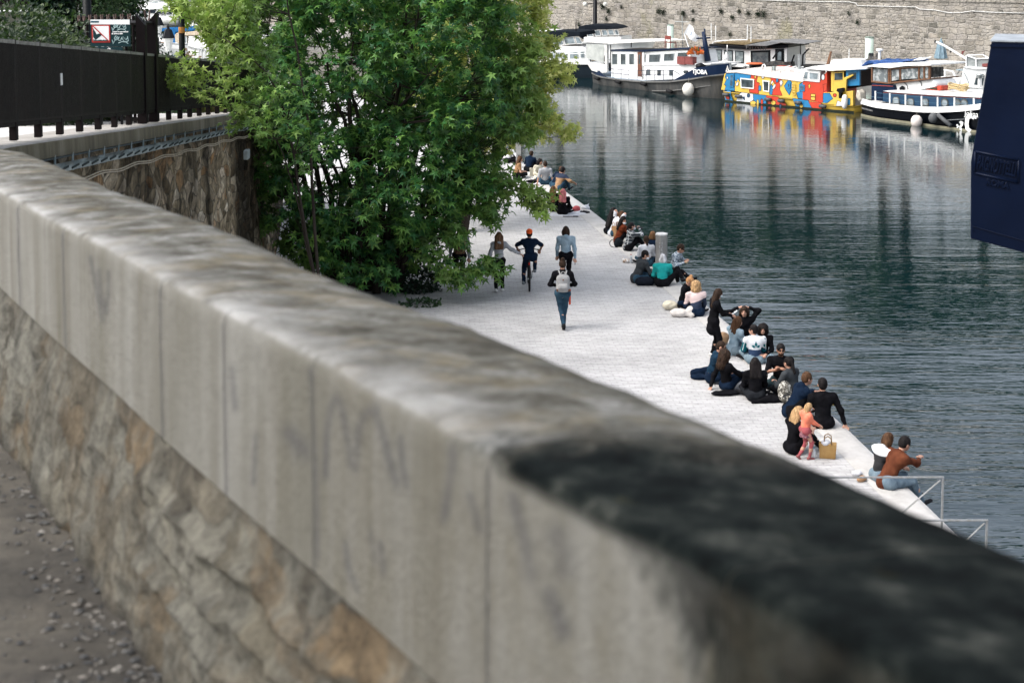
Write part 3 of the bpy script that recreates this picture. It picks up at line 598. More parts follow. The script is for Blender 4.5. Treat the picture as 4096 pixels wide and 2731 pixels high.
def m_leaf(name, stops, trans=.35, young=None, rough=.45, tc=(.16, .36, .045)):
    t = NT(name); g = t.n('ShaderNodeNewGeometry'); r = g.outputs['Random Per Island']
    big = t.noise(.8, None, 3); f = t.math('ADD', t.math('MULTIPLY', r, .55), t.math('MULTIPLY', big, .45))
    col = t.ramp(f, stops)
    if young:
        at_ = t.n('ShaderNodeAttribute', attribute_name='young'); col = t.mix(at_.outputs['Fac'], col, young)  # mixes leaves paler to imitate light shining through the crown
    t.fin(col, rough, 0, .35); tr = t.n('ShaderNodeBsdfTranslucent'); t.L(t.mix(.5, col, tc, 'MIX'), tr.inputs['Color'])
    mx = t.n('ShaderNodeMixShader'); mx.inputs[0].default_value = trans; t.L(t.b.outputs[0], mx.inputs[1]); t.L(tr.outputs[0], mx.inputs[2]); t.L(mx.outputs[0], t.out.inputs['Surface'])
    return t.m
MBARK = mat('dark_bark', (.022, .017, .015), (.045, .038, .030), 6, .9, .7, 18, .03, 0, (1, 1, .3))
def bez(a, b, c, n): return [a*(1-t)**2+b*2*t*(1-t)+c*t*t for t in [i/n for i in range(n+1)]]
def in_poly(x, y, P):
    c = False; j = len(P)-1
    for i in range(len(P)):
        if (P[i][1] > y) != (P[j][1] > y) and x < (P[j][0]-P[i][0])*(y-P[i][1])/(P[j][1]-P[i][1])+P[i][0]: c = not c
        j = i
    return c
def edge_dist(x, y, P):
    return min((Vector((x, y))-Vector(a)-(Vector(b)-Vector(a))*max(0, min(1, (Vector((x, y))-Vector(a)).dot(Vector(b)-Vector(a))/max(1e-6, (Vector(b)-Vector(a)).length_squared)))).length for a, b in zip(P, P[1:]+P[:1]))
def crown_tree(name, label, cat, base, Y, poly, depth, ncl, per, leafS, mats, tmpl, nlimb, trunk_r, group=None, young_rule=None, holes=0, forks=None, droop=.5, cl_r=.42, sprays=(), mid_=(.35, .62)):
    """crown filled with shoots of leaves; poly = crown section across the view at depth Y, its thickness grows with the distance from the outline"""
    base = Vector(base); o = thing(name, label, cat, tuple(base), 0, group)
    W = [(atY(x, y, Y).x-base.x, atY(x, y, Y).z-base.z) for x, y in poly]
    xs = [a for a, b in W]; zs = [b for a, b in W]; maxd = 0; cl = []
    tries = 0
    while len(cl) < ncl and tries < ncl*40:
        tries += 1; x = random.uniform(min(xs), max(xs)); z = random.uniform(min(zs), max(zs))
        if not in_poly(x, z, W): continue
        d = edge_dist(x, z, W); th = depth*min(1, (d/1.9)**.6+.12)
        # clumps and gaps: reject by a 3-D noise so that sky or whatever is behind shows through
        yy = random.uniform(-1, 1); yy = th*(abs(yy)**.6)*(1 if yy > 0 else -1)
        if noise.noise(Vector((x*1.05+7, yy*.6, z*1.05)))+.35*noise.noise(Vector((x*2.6, yy*2, z*2.6))) < -.10 and random.random() < holes: continue
        cl.append((Vector((x, yy+(Y-base.y), z)), d))
    for sp, yo in sprays:
        for (xa, ya), (xb, yb) in zip(sp[:-1], sp[1:]):
            for q in range(3):
                f = (q+random.random())/3; p_ = atY(lerp(xa, xb, f)+random.gauss(0, 9), lerp(ya, yb, f)+random.gauss(0, 12), Y+yo); cl.append((Vector((p_.x-base.x, p_.y-base.y+random.gauss(0, .2), p_.z-base.z)), .2))
    # limbs
    top = max(zs); skel = []; mb = MB()
    targets = sorted(cl, key=lambda c: -c[0].z)
    forks = forks or [(0, 0)]*1
    limb_t = []
    md = max(q[1] for q in cl); pool = [c for c in cl if c[1] > min(.5, md*.3)]; random.shuffle(pool)
    for c, d in pool:
        if all((c-q).length > top*.16 for q in limb_t): limb_t.append(c)
        if len(limb_t) >= nlimb: break
    for c in limb_t:
        f = random.choice(forks); s = Vector((f[0], f[1], 0)); mid = Vector((lerp(s.x, c.x, mid_[0]), lerp(s.y, c.y, .3), c.z*mid_[1]+.3)); L_ = bez(s, mid, c, 12)
        for i in range(1, 12): L_[i] = L_[i]+Vector((noise.noise(L_[i]*.8)*.25, noise.noise(L_[i]*.8+Vector((9, 0, 0)))*.25, 0))
        r0 = trunk_r*random.uniform(.75, 1); mb.tube(L_, [max(.012, r0*(1-i/12)**.8) for i in range(13)], 7)
        skel += [(p, max(.012, r0*(1-i/12)**.8)) for i, p in enumerate(L_) if i > 2]
    SK = np.array([tuple(p) for p, r in skel])
    for c, d in cl:
        dd = np.linalg.norm(SK-np.array(c), axis=1)+(SK[:, 2] > c.z)*1.2; k = int(np.argmin(dd)); a = skel[k][0]; r = min(skel[k][1]*.6, .045)
        if (c-a).length < .15: continue
        if d == .2: SK = np.vstack([SK, [tuple(c)]]); skel.append((c, max(.012, r*.95)))
        mid = a.lerp(c, .5)+Vector((0, 0, -.10*(c-a).length*droop)); mb.tube(bez(a, mid, c, 5), [max(.006, r*(1-i/6.5)) for i in range(6)], 4, cap=False)
    mb.build('trunk', MBARK, o, True)
    CP = np.array([tuple(c) for c, d in cl]); CD = np.array([d for c, d in cl]); n = len(cl)*per; k = np.repeat(np.arange(len(cl)), per)
    ctr = np.array([np.mean(xs), Y-base.y, np.mean(zs)*.8]); out = CP-ctr; out /= np.linalg.norm(out, axis=1)[:, None]
    # leaves sit in drooping whorls on a few shoots of each cluster
    nsh = 4; sh = rng.normal(0, 1, (len(cl), nsh, 3)); sh /= np.linalg.norm(sh, axis=2)[..., None]; sh = sh*.8+out[:, None, :]*.7; sh[..., 2] += .25
    which = rng.integers(0, nsh, n); tt = rng.uniform(.1, 1, n)**.7; axis = sh[k, which]
    P = CP[k]+axis*(tt*cl_r)[:, None]+rng.normal(0, cl_r*.13, (n, 3))
    D = axis*.5+rng.normal(0, .75, (n, 3)); D[:, 2] -= .55
    S = leafS*rng.uniform(.6, 1.15, n)*(.75+.35*(1-tt))
    yg = None
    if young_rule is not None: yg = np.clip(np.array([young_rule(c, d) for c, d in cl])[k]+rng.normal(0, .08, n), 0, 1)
    scatter_leaves('crown', P, D, S, mats, o, tmpl, yg)
    return o
LT = leaf_template()
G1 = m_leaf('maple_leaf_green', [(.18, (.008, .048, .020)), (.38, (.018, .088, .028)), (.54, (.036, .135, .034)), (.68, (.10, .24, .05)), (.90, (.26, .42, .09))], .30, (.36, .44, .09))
G2 = m_leaf('maple_leaf_yellow_green', [(.2, (.24, .34, .08)), (.5, (.46, .52, .16)), (.8, (.66, .66, .28))], .5, tc=(.6, .62, .15))
bA = at(1545, 1168, 0); YA = bA.y
polyA = [(740, -260), (735, 0), (715, 40), (800, 90), (800, 160), (880, 190), (900, 250), (900, 330), (940, 380), (960, 430), (905, 395), (830, 370), (780, 300), (700, 330), (690, 350), (740, 420), (800, 450), (860, 520), (960, 590), (1000, 640), (1060, 700), (1060, 790), (1070, 880), (1140, 960), (1270, 1040), (1400, 1120), (1500, 1185), (1620, 1180), (1700, 1165), (1660, 1110), (1650, 1020), (1700, 950), (1760, 900), (1830, 850), (1900, 830), (1980, 800), (2040, 750), (2080, 760), (2040, 710), (1960, 670), (1930, 610), (2010, 565), (2090, 545), (2120, 520), (2130, 440), (2100, 330), (2110, 220), (2070, 100), (2070, -60), (2040, -260)]
def yA(c, d):  # light painted into the leaves at left, right, outer and rear crown
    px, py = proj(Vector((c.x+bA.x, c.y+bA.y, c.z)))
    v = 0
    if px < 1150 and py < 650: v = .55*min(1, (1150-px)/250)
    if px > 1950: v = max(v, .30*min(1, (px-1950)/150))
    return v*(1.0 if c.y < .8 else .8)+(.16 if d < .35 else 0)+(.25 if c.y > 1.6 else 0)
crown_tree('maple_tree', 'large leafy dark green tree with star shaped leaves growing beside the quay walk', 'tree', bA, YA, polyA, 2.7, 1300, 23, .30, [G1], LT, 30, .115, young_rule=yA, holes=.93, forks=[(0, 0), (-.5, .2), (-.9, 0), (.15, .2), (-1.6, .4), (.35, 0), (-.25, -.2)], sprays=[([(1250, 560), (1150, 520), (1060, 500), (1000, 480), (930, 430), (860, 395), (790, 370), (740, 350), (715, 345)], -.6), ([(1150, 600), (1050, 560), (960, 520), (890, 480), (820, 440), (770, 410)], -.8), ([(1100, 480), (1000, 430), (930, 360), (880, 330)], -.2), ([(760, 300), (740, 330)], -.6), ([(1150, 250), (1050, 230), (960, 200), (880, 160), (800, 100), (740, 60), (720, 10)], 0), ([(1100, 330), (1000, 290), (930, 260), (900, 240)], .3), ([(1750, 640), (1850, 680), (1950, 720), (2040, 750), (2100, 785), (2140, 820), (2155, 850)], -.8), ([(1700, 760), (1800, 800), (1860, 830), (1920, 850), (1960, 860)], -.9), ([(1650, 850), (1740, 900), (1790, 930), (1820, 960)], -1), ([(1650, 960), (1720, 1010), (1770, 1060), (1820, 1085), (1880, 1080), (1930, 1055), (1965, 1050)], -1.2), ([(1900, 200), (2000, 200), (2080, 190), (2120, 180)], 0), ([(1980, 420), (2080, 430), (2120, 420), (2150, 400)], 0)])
bB = at(1860, 930, 0)
polyB = [(1500, -200), (1500, 200), (1620, 460), (1750, 560), (1900, 600), (2040, 560), (2110, 540), (2160, 530), (2150, 500), (2230, 500), (2262, 550), (2285, 545), (2270, 510), (2225, 490), (2190, 460), (2160, 380), (2210, 370), (2200, 330), (2258, 312), (2215, 290), (2150, 260), (2190, 215), (2165, 170), (2190, 130), (2140, 80), (2165, 40), (2130, 10), (2120, -200)]
crown_tree('maple_tree', 'paler yellow green tree standing behind the large dark green one', 'tree', bB, bB.y+1.5, polyB, 1.8, 520, 24, .27, [G2], LT, 12, .12, holes=.5, sprays=[([(2090, 20), (2150, 30), (2185, 60)], 0), ([(2120, 300), (2180, 280), (2215, 290)], 0), ([(2110, 420), (2170, 440), (2205, 470)], 0), ([(2120, 250), (2180, 225), (2200, 200)], 0), ([(2130, 380), (2190, 380)], .2), ([(2080, 480), (2150, 500), (2210, 515), (2250, 530), (2275, 540)], 0), ([(2100, 360), (2170, 340), (2220, 325), (2250, 312)], 0), ([(2080, 100), (2130, 80), (2160, 60)], 0), ([(2100, 230), (2160, 190), (2185, 150)], 0)])
bC = at(1290, 1770, 0)
polyC = [(1050, -260), (1010, 60), (1060, 170), (1130, 200), (1190, 330), (1240, 480), (1250, 620), (1180, 660), (1120, 620), (1060, 580), (1000, 560), (950, 500), (1010, 440), (1060, 380), (1000, 290), (960, 180), (930, 60), (940, -260)]
def yC(c, d):  # light painted into the leaves, stronger towards the left tips
    px, py = proj(Vector((c.x+bC.x, c.y+bC.y, c.z))); return min(.62, .05+.57*max(0, min(1, (1150-px)/300)))
crown_tree('maple_tree', 'slender bright green tree in front of the ramp wall, branches reaching over the iron fence', 'tree', bC, bC.y, polyC, 1.1, 80, 14, .19, [G1], LT, 5, .042, young_rule=yC, holes=.6, cl_r=.28, mid_=(.06, .9), sprays=[([(1200, 560), (1120, 520), (1040, 490), (970, 450), (900, 410), (840, 385), (780, 365), (730, 350), (705, 345)], -.3), ([(1100, 470), (1000, 420), (930, 350), (890, 320)], 0), ([(800, 300), (760, 290), (740, 315)], -.3), ([(1100, 250), (1000, 215), (920, 180), (850, 130), (790, 90), (740, 40), (720, 5)], 0), ([(1100, 330), (1010, 300), (930, 265), (890, 240)], .2), ([(1000, 120), (920, 60), (860, 20)], 0)])
polyL = [(1010, 140), (1120, 330), (1000, 470), (960, 560), (1180, 640), (1300, 520), (1420, 300), (1300, 100), (1150, 20)]
# low shrub at the tree foot
def bush(name, label, cat, base, rx, ry, rz_, n, leafS, m, group=None, tmpl=None, stem=True):
    o = thing(name, label, cat, tuple(base), 0, group); P = rng.normal(0, 1, (n, 3)); P /= np.linalg.norm(P, axis=1)[:, None]
    P *= (rng.uniform(.35, 1, n)**.45)[:, None]; lump = np.array([noise.noise(Vector(p*2.3+base.x)) for p in P]); P *= (1+lump*.45)[:, None]
    D = P+rng.normal(0, .7, (n, 3)); P = P*np.array([rx, ry, rz_]); P[:, 2] = np.abs(P[:, 2]+rz_*.55)
    scatter_leaves('foliage', P, D, leafS*rng.uniform(.6, 1.2, n), m, o, tmpl or leaf_simple())
    if stem:
        m_ = MB()
        for k in range(7):
            a = random.random()*6.28; m_.tube(bez(Vector((0, 0, -.05)), Vector((math.cos(a)*rx*.2, math.sin(a)*ry*.2, rz_*.6)), Vector((math.cos(a)*rx*.6, math.sin(a)*ry*.6, rz_*1.1)), 5), [.03, .025, .02, .016, .012, .008], 5)
        m_.build('stems', MBARK, o)
    return o
GD = m_leaf('shrub_leaf_dark', [(.2, (.010, .028, .014)), (.55, (.022, .055, .022)), (.85, (.07, .12, .04))], .15)
GH = m_leaf('hedge_leaf', [(.2, (.008, .018, .010)), (.5, (.022, .040, .018)), (.85, (.08, .11, .04))], .12)
GR = m_leaf('russet_leaf', [(.2, (.05, .03, .012)), (.5, (.16, .09, .03)), (.8, (.10, .14, .05))], .2)
GP = m_leaf('pink_grey_flower', [(.2, (.20, .11, .08)), (.5, (.45, .30, .24)), (.85, (.62, .50, .44))], .2)
GC = m_leaf('conifer_needle', [(.2, (.004, .012, .008)), (.6, (.010, .028, .016)), (.9, (.02, .045, .02))], .05)
bush('low_shrub', 'dark juniper like shrub on the paving at the foot of the big tree', 'shrub', at(1655, 1160, 0), .8, .6, .45, 1500, .12, GC)
bush('grass_tuft', 'sparse grass tuft at the edge of the paving below the tree', 'plant', at(1690, 1222, 0), .5, .3, .10, 220, .12, GD, stem=False)
def bz(px, Y): return Vector((atY(px, 200, Y).x, Y, ramp_z(Y)+.0))
bush('hedge_shrub', 'dark round hedge shrub at the far left behind the iron fence', 'shrub', bz(30, 27), 1.7, 1.2, 1.35, 9000, .10, GH, 'garden shrubs')
bush('hedge_shrub', 'grey green hedge shrub just left of the conifer', 'shrub', bz(165, 29), 1.3, 1.2, 1.25, 8000, .10, GH, 'garden shrubs')
bush('hedge_shrub', 'low yellowish hedge shrub between conifer and gate', 'shrub', bz(235, 30), 1.5, .8, .55, 6000, .09, m_leaf('yellow_hedge_leaf', [(.2, (.02, .035, .012)), (.5, (.06, .08, .03)), (.85, (.20, .21, .08))], .2), 'garden shrubs')
bush('flowering_shrub', 'russet and green shrub right of the tall gate posts', 'shrub', bz(690, 39.5), 1.3, .8, .78, 2600, .10, GR, 'garden shrubs')
bush('flowering_shrub', 'green shrub between the sign and the black pole', 'shrub', bz(655, 38.5), .9, .8, .92, 1800, .10, GD, 'garden shrubs')
bush('flowering_shrub', 'pink grey blossom shrub beside the black pole with the orange sticker', 'shrub', bz(722, 42), .85, .6, .95, 2000, .11, GP, 'garden shrubs')
bush('flowering_shrub', 'low red leaved shrub right of the blossom shrub', 'shrub', bz(795, 42), .9, .5, .42, 1200, .11, m_leaf('red_leaf', [(.2, (.06, .02, .015)), (.6, (.16, .05, .03)), (.9, (.30, .2, .16))], .2), 'garden shrubs')
def conifer(px, Y, ytop, w, label):
    b = bz(px, Y); H = atY(px, ytop, Y).z-b.z; o = thing('conifer', label, 'tree', tuple(b)); n = 7000
    h = rng.uniform(0.02, 1, n); a = rng.uniform(0, 6.283, n); r = (1-h*.72)*w*rng.uniform(.4, 1, n)**.5*(1+.18*np.sin(h*40+a*2))
    P = np.stack([np.cos(a)*r, np.sin(a)*r, h*H], 1); D = np.stack([np.cos(a), np.sin(a), np.full(n, -.25)], 1)+rng.normal(0, .35, (n, 3))
    scatter_leaves('crown', P, D, .17*rng.uniform(.6, 1.2, n), GC, o, leaf_simple()); m = MB(); m.tube([(0, 0, -.2), (0, 0, H*.9)], [.12, .03], 8); m.build('trunk', MBARK, o)
conifer(212, 34, -150, .85, 'tall black green conifer between the hedge and the gate')
def small_tree(px, Y, pts, label, m, n=230, per=26, leaf=.13):
    crown_tree('garden_tree', label, 'tree', bz(px, Y), Y, pts, 1.1, n, per, leaf, [m], leaf_simple(), 7, .06, 'garden trees', holes=.8, cl_r=.33)
small_tree(330, 38, [(250, -80), (262, 40), (300, 75), (340, 60), (390, 90), (440, 60), (430, 10), (380, -60)], 'loose dark green tree behind the gate, left of the sign', GD)
small_tree(450, 40, [(400, -60), (395, 40), (430, 95), (480, 110), (520, 75), (545, 60), (530, 20), (500, -10), (530, -50)], 'loose dark green tree above and behind the sign board', GD)
small_tree(556, 40, [(530, 90), (520, 180), (540, 240), (585, 240), (592, 180), (575, 110), (560, 60)], 'narrow dark shrub tree beside the right edge of the sign', GC, 120)
# ---- plane trees standing on the street above the far wall: seen only as reflections in the water
GF = m_leaf('plane_tree_leaf', [(.2, (.012, .030, .016)), (.55, (.030, .060, .028)), (.85, (.10, .15, .05))], .15)
def street_tree(s, off, H, w, label):
    p = W0+WD*s+Vector((WD.y, -WD.x, 0))*-off; o = thing('plane_tree', label, 'tree', (p.x, p.y, 6.3), 0, 'street trees above the far wall'); m = MB()
    m.tube([(0, 0, -.3), (.1, 0, H*.4), (0, .1, H*.8)], [.38, .3, .1], 9)
    for k in range(7):
        a = k*.9; m.tube(bez(Vector((0, 0, H*.3)), Vector((math.cos(a)*w*.4, math.sin(a)*w*.4, H*.5)), Vector((math.cos(a)*w*.75, math.sin(a)*w*.75, H*.8)), 5), [.16, .13, .1, .08, .05, .03], 6)
    m.build('trunk', MBARK, o, True); n = 5200; P = rng.normal(0, 1, (n, 3)); P /= np.linalg.norm(P, axis=1)[:, None]; P *= (rng.uniform(.2, 1, n)**.5)[:, None]
    P *= (1+np.array([noise.noise(Vector(q*2.1+s)) for q in P])*.6)[:, None]; D = rng.normal(0, 1, (n, 3)); P = P*np.array([w, w, H*.36])+np.array([0, 0, H*.66])
    scatter_leaves('crown', P, D, .95*rng.uniform(.6, 1.2, n), GF, o, leaf_simple())
for i in range(19): street_tree(28+i*4.7+random.uniform(-1, 1), 5+random.uniform(-1, 2), random.uniform(10, 17.5), random.uniform(3.8, 5.6), 'dark street tree reflected in the water below the far wall')
# ================================================================ BOATS
NAVY = paint((.005, .015, .042), 'navy_paint'); NAVYD = paint((.0012, .002, .004), 'black_hull_paint', .3); GREYH = mat('weathered_grey_hull', (.040, .043, .044), (.075, .074, .070), 3, .6, .3, 12, .01, 0, (1, 1, .25))
CANVAS = cloth((.012, .016, .022), name='dark_canvas'); CREAM = cloth((.52, .45, .35), (.38, .31, .23), name='beige_canvas'); BLUEC = cloth((.02, .12, .30), name='blue_canvas'); GLS = glass(); GLSL = glass((.10, .12, .13), 'pale_window_glass')
TEAK = mat('teak', (.30, .17, .09), bump=.2); CLEAR = mat('clear_plastic_sheet', (.42, .44, .42), (.28, .30, .29), 2, .25)
class Boat:
    """local frame: x along the near waterline from left to right, y away from the camera, z up"""
    def __init__(s, name, label, A, B, zoom=(0, 0, 1), group=None, cat='boat'):
        s.zm = zoom; a = at(*s.px(A), ZW); b = at(*s.px(B), ZW); s.A = a; s.ang = math.atan2(b.y-a.y, b.x-a.x); s.len = (b-a).length
        s.d = Vector((math.cos(s.ang), math.sin(s.ang), 0)); s.n = Vector((-math.sin(s.ang), math.cos(s.ang), 0)); s.o = thing(name, label, cat, tuple(a), s.ang, group)
    def px(s, p): return p[0]/s.zm[2]+s.zm[0], p[1]/s.zm[2]+s.zm[1]
    def l(s, u, v, y=0):
        """pixel -> local (x, z) on the vertical plane lying y inboard of the near side"""
        x, yy = s.px((u, v)); d = ray(x, yy); q0 = s.A+s.n*y; tt = (q0-CAM).dot(s.n)/d.dot(s.n); p = CAM+d*tt-s.A; return p.dot(s.d), p.z
    def hull(s, x0, x1, top, beam, mat_, bow='R', stern=.85, below=.5, rake=.5, name='hull', flare=.12, deckm=None, sheer_drop=.02, y0=0, n=36, fine=.30):
        """top: function of x giving the gunwale height"""
        st = []
        for i in range(n+1):
            t = i/n; x = lerp(x0, x1, t); u = t if bow == 'R' else 1-t
            w = 1.0
            if u > 1-fine: w = max(.02, 1-((u-(1-fine))/fine)**2.2)
            elif u < .18: w = lerp(stern, 1, math.sin(u/.18*PI/2))
            st.append((x, w, u))
        V = []; k = 7
        for x, w, u in st:
            zt = top(x); hw = beam/2*w; r = rake*max(0, (u-.8)/.2) if bow == 'R' else -rake*max(0, (u-.8)/.2)
            for sd in (-1, 1):
                for j, (f, z) in enumerate(((.15, -below), (.84, -below*.7), (.93, 0), (.96, .25*zt), (1-flare*.2, .6*zt), (1, zt-.08), (1.02, zt-.08), (1.02, zt))[:k+1]):
                    V.append((x+r*(z/ max(.3, zt)), y0+beam/2+sd*hw*f, z))
        kk = 8; idx = np.arange(len(V)).reshape(-1, 2, kk); fs = []
        for i in range(n):
            for sd in (0, 1):
                for j in range(kk-1):
                    a, b, c, d = idx[i, sd, j], idx[i+1, sd, j], idx[i+1, sd, j+1], idx[i, sd, j+1]; fs.append((a, b, c, d) if sd == 0 else (d, c, b, a))
            fs.append((idx[i, 0, 0], idx[i, 1, 0], idx[i+1, 1, 0], idx[i+1, 0, 0]))
        for i in (0, n): fs.append([int(q) for q in list(idx[i, 0, :])+list(idx[i, 1, ::-1])])
        m = MB(); m.add(V, [[int(q) for q in f] for f in fs]); h = m.build(name, mat_, s.o, True)
        for p in h.data.polygons: p.use_smooth = abs(p.normal.z) < .5
        m = MB(); dv = []
        for i in range(n+1): dv += [Vector(V[int(idx[i, 0, 7])])-Vector((0, 0, sheer_drop)), Vector(V[int(idx[i, 1, 7])])-Vector((0, 0, sheer_drop))]
        m.add(dv, [(2*i, 2*i+1, 2*i+3, 2*i+2) for i in range(n)]); m.build('deck', deckm or WHITE, s.o)
        s.st = st; s.beam = beam; s.top = top; s.y0 = y0; return h
    def side_y(s, x):
        xs = [a for a, _, _ in s.st]; ws = [b for _, b, _ in s.st]
        if xs[0] > xs[-1]: xs = xs[::-1]; ws = ws[::-1]
        return s.y0+s.beam/2-s.beam/2*float(np.interp(x, xs, ws))*1.02
    def rail(s, za, zb, mat_, name, t=.03, x0=None, x1=None):
        """a band running round the near side of the hull between two heights"""
        xs = [a for a, _, _ in s.st]; lo_, hi = min(xs), max(xs); x0 = lo_ if x0 is None else x0; x1 = hi if x1 is None else x1; V = []; n = 48
        for i in range(n+1):
            x = lerp(x0, x1, i/n); y = s.side_y(x)-t; a = za(x) if callable(za) else za; b = zb(x) if callable(zb) else zb
            V += [(x, y+t, a), (x, y, a), (x, y, b), (x, y+t+.05, b)]
        m = MB(); m.add(V, [(4*i+j, 4*i+j+1, 4*i+j+5, 4*i+j+4) for i in range(n) for j in range(3)]); return m.build(name, mat_, s.o)
    def block(s, name, pts, y0, y1, mat_, yp=None, parent=None, bevel=.02):
        """solid whose side outline is given in pixels, from y0 to y1 inboard"""
        P = [s.l(u, v, y0 if yp is None else yp) for u, v in pts]; m = MB(); m.prism(P, y0, y1); return m.build(name, mat_, parent or s.o, bevel=bevel)
    def win(s, pts, y, frame=WHITE, pane=GLS, t=.035, parent=None, rim=.06, name='window'):
        P = [s.l(u, v, y) for u, v in pts]; cx = sum(p[0] for p in P)/len(P); cz = sum(p[1] for p in P)/len(P)
        m = MB(); m.prism(P, y-t, y+.01); f = m.build(name, frame, parent or s.o)
        sx = max(abs(p[0]-cx) for p in P); sz = max(abs(p[1]-cz) for p in P); kx = max(.3, 1-rim/sx); kz = max(.3, 1-rim/sz)
        m = MB(); m.prism([(cx+(a-cx)*kx, cz+(b-cz)*kz) for a, b in P], y-t-.006, y-t+.004); m.build('pane', pane, f); return f
    def rect(s, u0, v0, u1, v1, sl=0): return [(u0, v0), (u1, v0+sl*(u1-u0)), (u1, v1+sl*(u1-u0)), (u0, v1)]
    def fender(s, u, v, r, mat_, long=False, name='fender'):
        x, z = s.l(u, v, -.15); y = s.side_y(x)-r; m = MB(); m.ball((x, y, z), (r, r, r*1.15) if not long else (r, r, r*2.4), 14)
        f = m.build(name, mat_, s.o, True); m = MB(); m.tube([(x, y, z+r), (x, y+.05, s.top(x)+.05)], .012, 5); m.build('rope', mat('rope', (.3, .28, .24)), f); return f
    def tubes(s, name, lines, r, mat_, y=0, parent=None):
        m = MB()
        for ln in lines: m.tube([(s.l(u, v, y)[0], y, s.l(u, v, y)[1]) for u, v in ln], r, 6)
        return m.build(name, mat_, parent or s.o)
def text(body, size, loc, rz, mat_, parent=None, name='lettering', ext=.006, rx=R(90), bold=0, bevel=0):
    cu = bpy.data.curves.new(name, 'FONT'); cu.body = body; cu.size = size; cu.extrude = ext; cu.align_x = 'CENTER'; cu.align_y = 'CENTER'; cu.offset = bold; cu.bevel_depth = bevel
    o = bpy.data.objects.new(name, cu); C.objects.link(o); bpy.context.view_layer.update(); dg = bpy.context.evaluated_depsgraph_get(); me = bpy.data.meshes.new_from_object(o.evaluated_get(dg)); C.objects.unlink(o); bpy.data.objects.remove(o)
    p = link(name, me, mat_, parent); p.location = loc; p.rotation_euler = (rx, 0, rz); return p
def curve_top(B, pts, y=0):
    Q = sorted(B.l(u, v, y) for u, v in pts); xs = [a for a, b in Q]; zs = [b for a, b in Q]; off = -ZW
    return lambda x: float(np.interp(x, xs, zs))-0
# local z of Boat.l is relative to the waterline because s.A.z = ZW

# ---- blue and white barge (zoom 2100,0 scale 2.94)
Z1 = (2100, 0, 2.94)
T = Boat('live_aboard_barge', 'long white and navy barge with grey hull, white flag and name at the bow', (735, 985), (2250, 1178), Z1)
xe, _ = T.l(2510, 1000, 1.8); xe -= .1; xs0, _ = T.l(690, 900)
T.hull(xs0, xe+.6, curve_top(T, [(690, 858), (860, 893), (1100, 930), (1400, 955), (1700, 955), (1950, 925), (2150, 890), (2352, 860), (2560, 800)]), 3.6, GREYH, rake=.9, stern=.55, deckm=mat('blue_deck', (.25, .32, .40)), fine=.20)
rub_ = lambda d: (lambda x: T.top(x)+d)
T.rail(rub_(-.10), rub_(.0), mat('grey_rubbing_strake', (.13, .13, .125)), 'rubbing_strake', .06)
T.rail(lambda x: T.top(x)-.70, lambda x: T.top(x)-.64, mat('grey_rubbing_strake', (.13, .13, .125)), 'rubbing_strake', .03, x0=T.l(1500, 1000)[0])
bx, _ = T.l(1750, 940); hb = lambda x: T.top(x)+.02+max(0, min(1, (x-bx)/2.2))*.62
T.rail(rub_(0), hb, NAVY, 'bow_bulwark', .03, x0=bx, x1=xe)
sx_, _ = T.l(960, 905); T.rail(rub_(0), lambda x: T.top(x)+.02+max(0, min(1, (sx_-x)/1.0))*.32, NAVY, 'stern_bulwark', .03, x1=sx_)
# bow bulwark lettering
lx = xe-1.65; lz = T.top(lx)+.32; text('TJOBA', .40, (lx, T.side_y(lx)-.10, lz), math.atan2(T.side_y(lx+.6)-T.side_y(lx-.6), 1.2), WHITE, T.o, 'name_lettering', .01, bold=.012)
T.block('lower_trunk', [(1370, 760), (2090, 752), (2090, 905), (1950, 930), (1370, 950)], .45, 3.1, WHITE)
T.block('deckhouse', [(1012, 598), (1400, 612), (1400, 945), (1012, 915)], .45, 3.1, WHITE)
T.block('deckhouse_roof', [(1000, 586), (1440, 596), (1440, 612), (1000, 602)], .35, 3.2, NAVY)
T.block('wheelhouse', [(1400, 612), (1930, 590), (1960, 750), (1400, 770)], .55, 3.0, WHITE)
T.block('wheelhouse_roof', [(1380, 590), (1700, 572), (1940, 568), (1940, 584), (1700, 590), (1380, 610)], .40, 3.15, NAVY)
T.block('trunk_ledge', [(1380, 760), (2180, 748), (2180, 764), (1380, 776)], .38, 3.2, WHITE)
for u in (1060, 1158, 1258): T.win(T.rect(u-34, 628, u+34, 768), .45, paint((.62, .64, .62), 'window_frame_white'), GLS)
T.win([(1385, 630), (1432, 632), (1432, 750), (1385, 748)], .55)
dr = T.block('door', [(1322, 612), (1370, 614), (1370, 905), (1322, 900)], .41, .47, mat('brown_door_wood', (.14, .055, .03), rough=.4)); T.win(T.rect(1334, 640, 1360, 760), .41, WOOD, GLS, .01, dr, .03, 'door_window')
for P in ([(1462, 640), (1600, 634), (1592, 738), (1455, 742)], [(1636, 632), (1765, 624), (1758, 722), (1630, 728)], [(1796, 618), (1912, 612), (1935, 700), (1790, 712)]): T.win(P, .55, paint((.5, .53, .53), 'window_frame_grey'), GLS)
for u, v in ((1455, 852), (1580, 855), (1720, 856)): T.win(T.rect(u-22, v-34, u+22, v+34), .45, CHROME, GLS, rim=.04, name='porthole')
T.win([(1865, 838), (1880, 830), (1915, 832), (1922, 850), (1905, 866), (1872, 866)], .45, BLACKP, GLS, name='porthole')
T.win(T.rect(1978, 832, 2000, 862), .45, BLACKP, GLS, name='porthole')
T.block('awning_roof', [(700, 498), (1000, 520), (1520, 492), (1340, 474), (1000, 478)], .15, 3.3, paint((.74, .73, .70), 'awning_white'))
T.block('clear_side_curtain', [(718, 520), (930, 530), (925, 740), (720, 690)], .18, .2, CLEAR, bevel=0)
